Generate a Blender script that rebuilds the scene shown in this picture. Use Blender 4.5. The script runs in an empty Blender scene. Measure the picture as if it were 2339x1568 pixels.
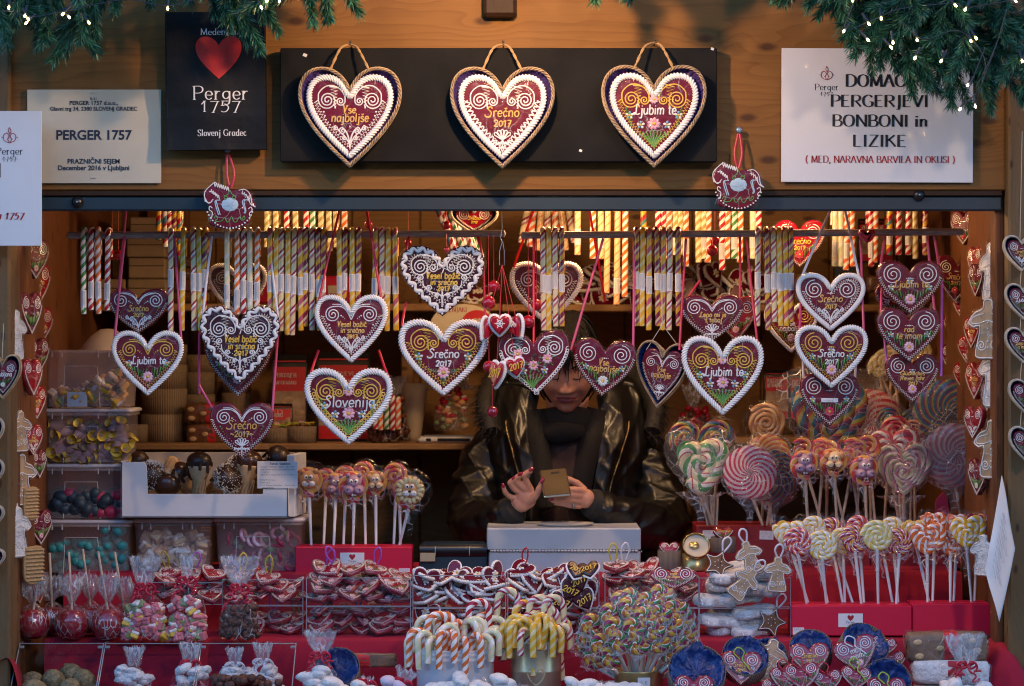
import bpy, math, random
import numpy as np
from mathutils import Vector, Matrix, Euler
R=math.radians; PI=math.pi
sc=bpy.context.scene; C=sc.collection
# ---------------- camera, world, light, exposure ----------------
cd=bpy.data.cameras.new('camera'); cam=bpy.data.objects.new('camera',cd); C.objects.link(cam)
cam.location=(0,-6,1.5); cam.rotation_euler=(R(90),0,0)
cd.lens=90.0; cd.sensor_width=36; cd.clip_end=500; cd.clip_start=.05
cd.dof.use_dof=True; cd.dof.focus_distance=6.15; cd.dof.aperture_fstop=4.5
sc.camera=cam
w=bpy.data.worlds.new('World'); sc.world=w; w.use_nodes=True
nt=w.node_tree; nt.nodes.clear()
sky=nt.nodes.new('ShaderNodeTexSky'); sky.sky_type='NISHITA'; sky.sun_disc=False
SUN_EL,SUN_ROT=9.0,20.0
sky.sun_elevation=R(SUN_EL); sky.sun_rotation=R(SUN_ROT); sky.air_density=1.0; sky.dust_density=.1; sky.ozone_density=4.5
bg=nt.nodes.new('ShaderNodeBackground'); bg.inputs[1].default_value=.15
ow=nt.nodes.new('ShaderNodeOutputWorld'); nt.links.new(sky.outputs[0],bg.inputs[0]); nt.links.new(bg.outputs[0],ow.inputs[0])
sd=bpy.data.lights.new('dusk_sun','SUN'); sd.energy=.1; sd.angle=R(25); sd.color=(1,.86,.72)
so=bpy.data.objects.new('dusk_sun',sd); C.objects.link(so); so.rotation_euler=(R(90-SUN_EL),0,R(180-SUN_ROT))
vs=sc.view_settings; vs.view_transform='Standard'; vs.look='None'; vs.exposure=2.2; vs.gamma=1
sc.render.engine='CYCLES'; cy=sc.cycles
cy.use_denoising=True; cy.filter_width=1.05; cy.max_bounces=10; cy.diffuse_bounces=3; cy.glossy_bounces=3; cy.transmission_bounces=6; cy.transparent_max_bounces=40
cy.caustics_reflective=False; cy.caustics_refractive=False; cy.sample_clamp_indirect=4; cy.sample_clamp_direct=20
# ---------------- helpers ----------------
F=5848.0; CX,CY=1169.5,784.0; ZC=1.5
def at(px,py,Y): d=6+Y; return Vector(((px-CX)*d/F,Y,ZC-(py-CY)*d/F))
def pm(n,Y=0): return n*(6+Y)/F
rng=random.Random(7); nr=np.random.RandomState(5)
A=lambda *x: np.array(x,float)
class MB:
    def __init__(s): s.V=[];s.L=[];s.S=[];s.M=[];s.U=[];s.SM=[];s.n=0;s.slots=[]
    def slot(s,m):
        if m not in s.slots: s.slots.append(m)
        return s.slots.index(m)
    def add(s,V,Fs,m,uv=None,smooth=True):
        V=np.asarray(V,float).reshape(-1,3); k=s.slot(m)
        if isinstance(Fs,np.ndarray):
            s.L.append((Fs+s.n).ravel()); s.S.append(np.full(len(Fs),Fs.shape[1])); nf=len(Fs)
        else:
            for f in Fs: s.L.append(np.asarray(f)+s.n); s.S.append(np.array([len(f)]))
            nf=len(Fs)
        s.M.append(np.full(nf,k)); s.SM.append(np.full(nf,smooth)); s.V.append(V)
        s.U.append(np.zeros((len(V),2)) if uv is None else np.asarray(uv,float).reshape(-1,2)); s.n+=len(V)
        return s
    def grid(s,V,m,uv=None,wrap=False,smooth=True):
        V=np.asarray(V,float); r,c=V.shape[:2]; i=np.arange(r-1)[:,None]; j=np.arange(c if wrap else c-1)[None,:]; j2=(j+1)%c
        q=np.stack(np.broadcast_arrays(i*c+j,i*c+j2,(i+1)*c+j2,(i+1)*c+j),-1).reshape(-1,4)
        return s.add(V,q,m,uv,smooth)
    def mesh(s,name):
        me=bpy.data.meshes.new(name)
        if not s.V: return me
        V=np.concatenate(s.V); L=np.concatenate(s.L).astype(np.int32); S=np.concatenate(s.S).astype(np.int32); U=np.concatenate(s.U)
        me.vertices.add(len(V)); me.vertices.foreach_set('co',V.ravel())
        me.loops.add(len(L)); me.loops.foreach_set('vertex_index',L)
        me.polygons.add(len(S)); st=np.concatenate([[0],np.cumsum(S)[:-1]]).astype(np.int32)
        me.polygons.foreach_set('loop_start',st); me.polygons.foreach_set('loop_total',S)
        me.polygons.foreach_set('material_index',np.concatenate(s.M).astype(np.int32))
        me.polygons.foreach_set('use_smooth',np.concatenate(s.SM))
        ul=me.uv_layers.new(name='UVMap'); ul.data.foreach_set('uv',U[L].ravel())
        for m in s.slots: me.materials.append(mat(m))
        me.update(); me.validate(); return me
    def xf(s,M):
        M=np.array(M); s.V=[v@M[:3,:3].T+M[:3,3] for v in s.V]; return s
    def build(s,name,parent=None,**kw): return ob(name,s.mesh(name),parent,**kw)
MW={}
def ob(name,me,parent=None,loc=(0,0,0),rot=(0,0,0),label=None):
    o=bpy.data.objects.new(name,me); C.objects.link(o); o.location=loc; o.rotation_euler=rot
    if parent is not None: o.parent=parent
    if label: o['label']=label
    MW[o.name]=Matrix.Translation(Vector(loc))@Euler(rot).to_matrix().to_4x4()
    return o
def tag(o,label,cat,group=None):
    o['label']=label; o['category']=cat
    if group: o['group']=group
    return o
def thing(name,label,cat,loc=(0,0,0),rot=(0,0,0),group=None): return tag(ob(name,None,None,loc,rot),label,cat,group)
def kind(o,k): o['kind']=k; return o
def wpart(mb,name,root,**kw):   # part whose vertices are in world space
    return mb.xf(MW[root.name].inverted()).build(name,root,**kw)
def nrm(a): return a/np.maximum(np.linalg.norm(a,axis=-1,keepdims=True),1e-9)
def smooth(P,n=4):
    P=np.asarray(P,float)
    if len(P)<3: return P
    Q=np.vstack([2*P[0]-P[1],P,2*P[-1]-P[-2]]); out=[]
    t=np.linspace(0,1,n,endpoint=False)[:,None]
    for i in range(1,len(Q)-2):
        a,b,c,d=Q[i-1],Q[i],Q[i+1],Q[i+2]
        out.append(.5*(2*b+(c-a)*t+(2*a-5*b+4*c-d)*t*t+(3*b-a-3*c+d)*t**3))
    return np.vstack(out+[P[-1:]])
def tube(mb,P,r,m,k=5,ref=(0,1,0),closed=False,cap=True,flat=1.0,uo=0,vs=1.0):
    P=np.asarray(P,float)
    if closed:
        P=np.vstack([P,P[:1]])
        if np.ndim(r): r=np.append(r,r[0])
    n=len(P); T=np.gradient(P,axis=0)
    if closed: T[0]=T[-1]=P[1]-P[-2]
    T=nrm(T); ref=np.asarray(ref,float)
    S=nrm(np.cross(T,ref)); N=np.cross(S,T)
    r=np.broadcast_to(np.asarray(r,float),(n,))
    a=np.linspace(0,2*PI,k+1)
    V=P[:,None,:]+r[:,None,None]*(np.cos(a)[None,:,None]*S[:,None,:]+flat*np.sin(a)[None,:,None]*N[:,None,:])
    l=np.concatenate([[0],np.cumsum(np.linalg.norm(np.diff(P,axis=0),axis=1))])
    uv=np.stack(np.broadcast_arrays(a[None,:]/(2*PI)+uo,l[:,None]*vs),-1)
    mb.grid(V,m,uv)
    if cap and not closed:
        for i in (0,n-1):
            c=np.vstack([V[i,:k],P[i]+(T[i]*(-1 if i==0 else 1))*r[i]*.5])
            mb.add(c,np.array([[j,(j+1)%k,k] for j in range(k)]),m,np.vstack([uv[i,:k],uv[i,:1]]))
    return mb
def box(mb,c,s,m,b=.002,rz=0,rx=0,ry=0):
    x,y,z=[v/2 for v in s]; b=min(b,x*.9,y*.9,z*.9); vs=[]; key={}
    for sx in (-1,1):
        for sy in (-1,1):
            for sz in (-1,1):
                for ax in range(3):
                    p=[sx*(x-b),sy*(y-b),sz*(z-b)]; p[ax]=(sx*x,sy*y,sz*z)[ax]
                    key[(sx,sy,sz,ax)]=len(vs); vs.append(p)
    f=[]; K=lambda a,b_,c_,d: key[(a,b_,c_,d)]
    for s_ in (-1,1):
        f.append([K(s_,-1,-1,0),K(s_,1,-1,0),K(s_,1,1,0),K(s_,-1,1,0)][::s_])
        f.append([K(-1,s_,-1,1),K(1,s_,-1,1),K(1,s_,1,1),K(-1,s_,1,1)][::-s_])
        f.append([K(-1,-1,s_,2),K(1,-1,s_,2),K(1,1,s_,2),K(-1,1,s_,2)][::s_])
    for a in (-1,1):
        for b_ in (-1,1):
            f.append([K(a,b_,-1,0),K(a,b_,1,0),K(a,b_,1,1),K(a,b_,-1,1)][::-1 if a*b_>0 else 1])
            f.append([K(a,-1,b_,0),K(a,1,b_,0),K(a,1,b_,2),K(a,-1,b_,2)][::1 if a*b_>0 else -1])
            f.append([K(-1,a,b_,1),K(1,a,b_,1),K(1,a,b_,2),K(-1,a,b_,2)][::-1 if a*b_>0 else 1])
            for c_ in (-1,1): f.append([K(a,b_,c_,0),K(a,b_,c_,1),K(a,b_,c_,2)][::1 if a*b_*c_>0 else -1])
    V=np.array(vs)
    if rx or ry or rz: V=V@np.array(Euler((rx,ry,rz)).to_matrix()).T
    mb.add(V+np.array(c),f,m,smooth=False); return mb
def lathe(mb,prof,m,n=24,c=(0,0,0),sq=None,tilt=None,sm=True):
    p=np.asarray(prof,float); a=np.linspace(0,2*PI,n+1)
    V=np.stack([p[:,0,None]*np.cos(a),p[:,0,None]*np.sin(a),np.broadcast_to(p[:,1,None],(len(p),n+1))],-1)
    uv=np.stack(np.broadcast_arrays(a[None,:]/(2*PI),p[:,1,None]*1.0),-1)
    if tilt is not None: V=V@np.array(Euler(tilt).to_matrix()).T
    mb.grid(V[:,::-1],m,uv[:,::-1],smooth=sm); mb.V[-1]+=np.array(c); return mb
def ball(mb,c,r,m,n=10,k=7,jit=0,rot=None):
    r=np.broadcast_to(np.asarray(r,float),(3,)); t=np.linspace(0,PI,k); a=np.linspace(0,2*PI,n,endpoint=False)
    V=np.stack([np.sin(t)[:,None]*np.cos(a),np.sin(t)[:,None]*np.sin(a),np.broadcast_to(np.cos(t)[:,None],(k,n))],-1)
    if jit:
        j=1+jit*nr.randn(k,n,1)*np.sin(t)[:,None,None]; V=V*j
    V=V*r
    if rot is not None: V=V@np.array(Euler(rot).to_matrix()).T
    mb.grid(V[::-1]+np.array(c),m,wrap=True); return mb
def blob(mb,x,z,rx,rz,h,m,ang=0,y=0,k=8):   # icing drop on a plane facing -Y
    a=np.linspace(0,2*PI,k,endpoint=False); ca,sa=math.cos(ang),math.sin(ang); rows=[]
    for s,hh in ((1,0),(.8,.7),(.4,1)):
        X=rx*s*np.cos(a); Z=rz*s*np.sin(a); rows.append(np.stack([x+X*ca-Z*sa,np.full(k,y-h*hh),z+X*sa+Z*ca],-1))
    mb.grid(np.array(rows),m,wrap=True); mb.add(rows[-1],[list(range(k))],m); return mb
def prism(mb,O,y0,y1,m,e=.002,mf=None):   # outline O (n,2) in XZ from back y1 to front y0 (front is smaller y)
    O=np.asarray(O,float)
    if (O[:,0]*np.roll(O[:,1],-1)-O[:,1]*np.roll(O[:,0],-1)).sum()<0: O=O[::-1]
    T=nrm(np.roll(O,-1,0)-np.roll(O,1,0)); Nn=np.stack([-T[:,1],T[:,0]],-1); n=len(O); rows=[]
    for ins,y in ((e,y1),(.3*e,y1-.3*e),(0,y1-e),(0,y0+e),(.3*e,y0+.3*e),(e,y0)):
        q=O+Nn*ins; rows.append(np.stack([q[:,0],np.full(n,y),q[:,1]],-1))
    mb.grid(np.array(rows),m,wrap=True); mb.add(rows[-1],[list(range(n))],mf or m,smooth=False); mb.add(rows[0],[list(range(n))[::-1]],m,smooth=False); return mb
def strip(mb,P,wd,m,ref=(0,1,0)):
    P=np.asarray(P,float); T=nrm(np.gradient(P,axis=0)); S=nrm(np.cross(T,np.asarray(ref,float)))*(np.asarray(wd)/2 if np.ndim(wd)==0 else (np.asarray(wd)/2)[:,None])
    N=nrm(np.cross(S,T))*.0004
    mb.grid(np.stack([P-S-N,P+S-N,P+S+N,P-S+N],1),m,wrap=True); return mb
# ---------------- materials ----------------
MATS={}; DEF={}
def mat(n):
    if n in MATS: return MATS[n]
    m=bpy.data.materials.new(n); m.use_nodes=True; MATS[n]=m
    t=m.node_tree; b=t.nodes['Principled BSDF']; N=t.nodes; Lk=t.links
    d=DEF[n]
    if callable(d): d(m,t,b); return m
    col,rough=d[0],d[1]; o=d[2] if len(d)>2 else {}
    b.inputs['Base Color'].default_value=(*col,1); b.inputs['Roughness'].default_value=rough
    if 'coat' in o: b.inputs['Coat Weight'].default_value=o['coat']; b.inputs['Coat Roughness'].default_value=.08
    if 'spec' in o: b.inputs['Specular IOR Level'].default_value=o['spec']
    if 'metal' in o: b.inputs['Metallic'].default_value=o['metal']
    if 'sss' in o: b.inputs['Subsurface Weight'].default_value=o['sss']; b.inputs['Subsurface Radius'].default_value=(.01,.004,.002); b.inputs['Subsurface Scale'].default_value=1
    if 'em' in o: b.inputs['Emission Color'].default_value=(*o.get('emc',col),1); b.inputs['Emission Strength'].default_value=o['em']
    tc=N.new('ShaderNodeTexCoord')
    if 'var' in o or 'bump' in o:
        nz=N.new('ShaderNodeTexNoise'); nz.inputs['Scale'].default_value=o.get('sc',60); nz.inputs['Detail'].default_value=5
        mp=N.new('ShaderNodeMapping'); mp.inputs['Scale'].default_value=o.get('st',(1,1,1)); Lk.new(tc.outputs['Object'],mp.inputs[0]); Lk.new(mp.outputs[0],nz.inputs['Vector'])
        if 'bump' in o:
            bp=N.new('ShaderNodeBump'); bp.inputs['Strength'].default_value=o['bump']; bp.inputs['Distance'].default_value=o.get('bd',.003); Lk.new(nz.outputs[0],bp.inputs['Height']); Lk.new(bp.outputs[0],b.inputs['Normal'])
        if 'var' in o:
            mx=N.new('ShaderNodeMix'); mx.data_type='RGBA'; v=o['var']; c2=o.get('c2',[c*(1-v) for c in col])
            rp=N.new('ShaderNodeValToRGB'); rp.color_ramp.elements[0].position=.38; rp.color_ramp.elements[1].position=.62; Lk.new(nz.outputs[0],rp.inputs[0])
            mx.inputs['A'].default_value=(*col,1); mx.inputs['B'].default_value=(*c2,1); Lk.new(rp.outputs[0],mx.inputs['Factor']); Lk.new(mx.outputs['Result'],b.inputs['Base Color'])
    return m
def mth(t,op,a,b=None,c=None):
    n=t.nodes.new('ShaderNodeMath'); n.operation=op
    for i,v in enumerate((a,b,c)):
        if v is None: continue
        if isinstance(v,(int,float)): n.inputs[i].default_value=v
        else: t.links.new(v,n.inputs[i])
    return n.outputs[0]
def stripes(cols,p=2,f=45,rough=.22,coat=.4):
    def go(m,t,b):
        uv=t.nodes.new('ShaderNodeUVMap'); sp=t.nodes.new('ShaderNodeSeparateXYZ'); t.links.new(uv.outputs[0],sp.inputs[0])
        v=mth(t,'FRACT',mth(t,'ADD',mth(t,'MULTIPLY',sp.outputs[0],p),mth(t,'MULTIPLY',sp.outputs[1],f)))
        rp=t.nodes.new('ShaderNodeValToRGB'); cr=rp.color_ramp; cr.interpolation='LINEAR'
        tot=sum(c[3] for c in cols); x=0; E=[]
        for c in cols:
            E.append((x/tot+.0,c)); E.append(((x+c[3])/tot-.035,c)); x+=c[3]
        while len(cr.elements)<len(E): cr.elements.new(.5)
        for e,(pos,c) in zip(cr.elements,E): e.position=pos; e.color=(*c[:3],1)
        t.links.new(v,rp.inputs[0]); t.links.new(rp.outputs[0],b.inputs['Base Color'])
        b.inputs['Roughness'].default_value=rough; b.inputs['Coat Weight'].default_value=coat
        b.inputs['Subsurface Weight'].default_value=.12; b.inputs['Subsurface Radius'].default_value=(.008,.005,.004)
    return go
def clear(fac=.12,bump=.5,sc=45,tint=(1,1,1),rough=.07,gl=(1,1,1),dif=0,cr=0,cs=40,st=(1,1,1),cw=.035):
    def go(m,t,b):
        N=t.nodes; L=t.links; N.remove(b); out=[n for n in N if n.type=='OUTPUT_MATERIAL'][0]
        tr=N.new('ShaderNodeBsdfTransparent'); tr.inputs[0].default_value=(*tint,1)
        g=N.new('ShaderNodeBsdfGlossy'); g.inputs['Roughness'].default_value=rough; g.inputs[0].default_value=(*gl,1)
        tc=N.new('ShaderNodeTexCoord'); nz=N.new('ShaderNodeTexNoise'); nz.inputs['Scale'].default_value=sc; nz.inputs['Detail'].default_value=3; nz.inputs['Distortion'].default_value=1.2
        L.new(tc.outputs['Object'],nz.inputs['Vector'])
        bp=N.new('ShaderNodeBump'); bp.inputs['Strength'].default_value=bump; bp.inputs['Distance'].default_value=.02; L.new(nz.outputs[0],bp.inputs['Height']); L.new(bp.outputs[0],g.inputs['Normal'])
        lw=N.new('ShaderNodeLayerWeight'); lw.inputs[0].default_value=.28; L.new(bp.outputs[0],lw.inputs['Normal'])
        f=mth(t,'MINIMUM',mth(t,'ADD',mth(t,'MULTIPLY',mth(t,'POWER',lw.outputs['Facing'],2.2),.5),fac),.8)
        mx=N.new('ShaderNodeMixShader'); L.new(f,mx.inputs[0]); L.new(tr.outputs[0],mx.inputs[1]); L.new(g.outputs[0],mx.inputs[2])
        src=mx.outputs[0]
        if dif:
            df=N.new('ShaderNodeBsdfDiffuse'); df.inputs[0].default_value=(*gl,1); m2=N.new('ShaderNodeMixShader'); m2.inputs[0].default_value=dif
            L.new(src,m2.inputs[1]); L.new(df.outputs[0],m2.inputs[2]); src=m2.outputs[0]
        if cr:   # creases in the film scatter light
            mp=N.new('ShaderNodeMapping'); mp.inputs['Scale'].default_value=st; L.new(tc.outputs['Object'],mp.inputs[0]); n2=N.new('ShaderNodeTexNoise'); n2.inputs['Scale'].default_value=cs*.4; L.new(mp.outputs[0],n2.inputs['Vector'])
            va=N.new('ShaderNodeVectorMath'); va.operation='SCALE'; va.inputs['Scale'].default_value=1.6/cs; L.new(n2.outputs['Color'],va.inputs[0]); vb=N.new('ShaderNodeVectorMath'); L.new(mp.outputs[0],vb.inputs[0]); L.new(va.outputs[0],vb.inputs[1])
            vo=N.new('ShaderNodeTexVoronoi'); vo.feature='DISTANCE_TO_EDGE'; vo.inputs['Scale'].default_value=cs; L.new(vb.outputs[0],vo.inputs['Vector'])
            e=mth(t,'MAXIMUM',mth(t,'SUBTRACT',1,mth(t,'DIVIDE',vo.outputs['Distance'],cw)),0); n3=N.new('ShaderNodeTexNoise'); n3.inputs['Scale'].default_value=cs*.35; L.new(tc.outputs['Object'],n3.inputs['Vector'])
            k=mth(t,'MULTIPLY',mth(t,'MULTIPLY',e,mth(t,'MINIMUM',mth(t,'MAXIMUM',mth(t,'MULTIPLY',mth(t,'SUBTRACT',n3.outputs[0],.42),6),0),1)),cr)
            d1=N.new('ShaderNodeBsdfDiffuse'); d1.inputs[0].default_value=(.85,.87,.9,1); g2=N.new('ShaderNodeBsdfGlossy'); g2.inputs['Roughness'].default_value=.35; m4=N.new('ShaderNodeMixShader'); m4.inputs[0].default_value=.4; L.new(d1.outputs[0],m4.inputs[1]); L.new(g2.outputs[0],m4.inputs[2])
            m3=N.new('ShaderNodeMixShader'); L.new(k,m3.inputs[0]); L.new(src,m3.inputs[1]); L.new(m4.outputs[0],m3.inputs[2]); src=m3.outputs[0]
        L.new(src,out.inputs['Surface'])
    return go
def wood(c1,c2,ax=0,sc=1.0,knot=True,rough=.5,dark=(.045,.015,.006),off=0):
    def go(m,t,b):
        N=t.nodes; L=t.links; tc=N.new('ShaderNodeTexCoord'); mp=N.new('ShaderNodeMapping'); L.new(tc.outputs['Object'],mp.inputs[0]); mp.inputs['Location'].default_value=(off,off*.37,off*.61)
        if ax==2: mp.inputs['Rotation'].default_value=(0,R(90),0)
        if ax==1: mp.inputs['Rotation'].default_value=(0,0,R(90))
        sx=N.new('ShaderNodeSeparateXYZ'); L.new(mp.outputs[0],sx.inputs[0])
        def nz(s,scale,det=3):
            q=N.new('ShaderNodeMapping'); q.inputs['Scale'].default_value=s; L.new(mp.outputs[0],q.inputs[0]); n=N.new('ShaderNodeTexNoise'); n.inputs['Scale'].default_value=scale; n.inputs['Detail'].default_value=det; L.new(q.outputs[0],n.inputs['Vector']); return n.outputs[0]
        q=N.new('ShaderNodeCombineXYZ'); L.new(mth(t,'MULTIPLY',sx.outputs[0],3.8*sc),q.inputs[0]); L.new(mth(t,'MULTIPLY',mth(t,'ADD',sx.outputs[2],sx.outputs[1]),8.2*sc),q.inputs[1])
        vo=N.new('ShaderNodeTexVoronoi'); vo.voronoi_dimensions='2D'; vo.inputs['Scale'].default_value=1; L.new(q.outputs[0],vo.inputs['Vector'])
        d=vo.outputs['Distance']; kn=mth(t,'POWER',2.718,mth(t,'MULTIPLY',mth(t,'MULTIPLY',d,d),-26))
        warp=mth(t,'ADD',mth(t,'MULTIPLY',nz((.7*sc,4*sc,4*sc),1.5,4),.34),mth(t,'MULTIPLY',kn,.05 if knot else 0))
        z=mth(t,'ADD',mth(t,'ADD',sx.outputs[2],mth(t,'MULTIPLY',sx.outputs[1],.7)),warp)
        ring=mth(t,'POWER',mth(t,'FRACT',mth(t,'MULTIPLY',z,48*sc)),2.5)
        fine=nz((3*sc,160*sc,160*sc),2,4); big=nz((1*sc,7*sc,7*sc),1.3,2)
        f=mth(t,'MINIMUM',mth(t,'ADD',mth(t,'ADD',mth(t,'MULTIPLY',ring,.34),mth(t,'MULTIPLY',fine,.42)),mth(t,'MULTIPLY',big,.42)),1)
        mx=N.new('ShaderNodeMix'); mx.data_type='RGBA'; L.new(f,mx.inputs['Factor']); mx.inputs['A'].default_value=(*c1,1); mx.inputs['B'].default_value=(*c2,1); o=mx.outputs['Result']
        if knot:
            m2=N.new('ShaderNodeMix'); m2.data_type='RGBA'; rp=N.new('ShaderNodeValToRGB'); rp.color_ramp.elements[0].position=.035; rp.color_ramp.elements[0].color=(.8,.8,.8,1); rp.color_ramp.elements[1].position=.085; rp.color_ramp.elements[1].color=(0,0,0,1); L.new(d,rp.inputs[0])
            L.new(rp.outputs[0],m2.inputs['Factor']); L.new(o,m2.inputs['A']); m2.inputs['B'].default_value=(*dark,1); o=m2.outputs['Result']
        L.new(o,b.inputs['Base Color']); b.inputs['Roughness'].default_value=max(rough,.6); b.inputs['Specular IOR Level'].default_value=.25
        bp=N.new('ShaderNodeBump'); bp.inputs['Strength'].default_value=.25; bp.inputs['Distance'].default_value=.002; L.new(f,bp.inputs['Height']); L.new(bp.outputs[0],b.inputs['Normal'])
    return go
def corrug(c1,c2,f):
    def go(m,t,b):
        uv=t.nodes.new('ShaderNodeUVMap'); sp=t.nodes.new('ShaderNodeSeparateXYZ'); t.links.new(uv.outputs[0],sp.inputs[0])
        s=mth(t,'SINE',mth(t,'MULTIPLY',sp.outputs[0],f*2*PI)); mx=t.nodes.new('ShaderNodeMix'); mx.data_type='RGBA'
        t.links.new(mth(t,'ADD',mth(t,'MULTIPLY',s,.5),.5),mx.inputs['Factor']); mx.inputs['A'].default_value=(*c2,1); mx.inputs['B'].default_value=(*c1,1)
        t.links.new(mx.outputs['Result'],b.inputs['Base Color']); b.inputs['Roughness'].default_value=.85
        bp=t.nodes.new('ShaderNodeBump'); bp.inputs['Strength'].default_value=.5; bp.inputs['Distance'].default_value=.002; t.links.new(s,bp.inputs['Height']); t.links.new(bp.outputs[0],b.inputs['Normal'])
    return go
W_=(.8,.77,.72); CR=(.76,.7,.46); YE=(.74,.42,.03); OR=(.72,.15,.025); PK=(.62,.13,.19); MG=(.33,.01,.06); RD=(.42,.008,.025); GR=(.05,.22,.05); LG=(.62,.66,.42)
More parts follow.
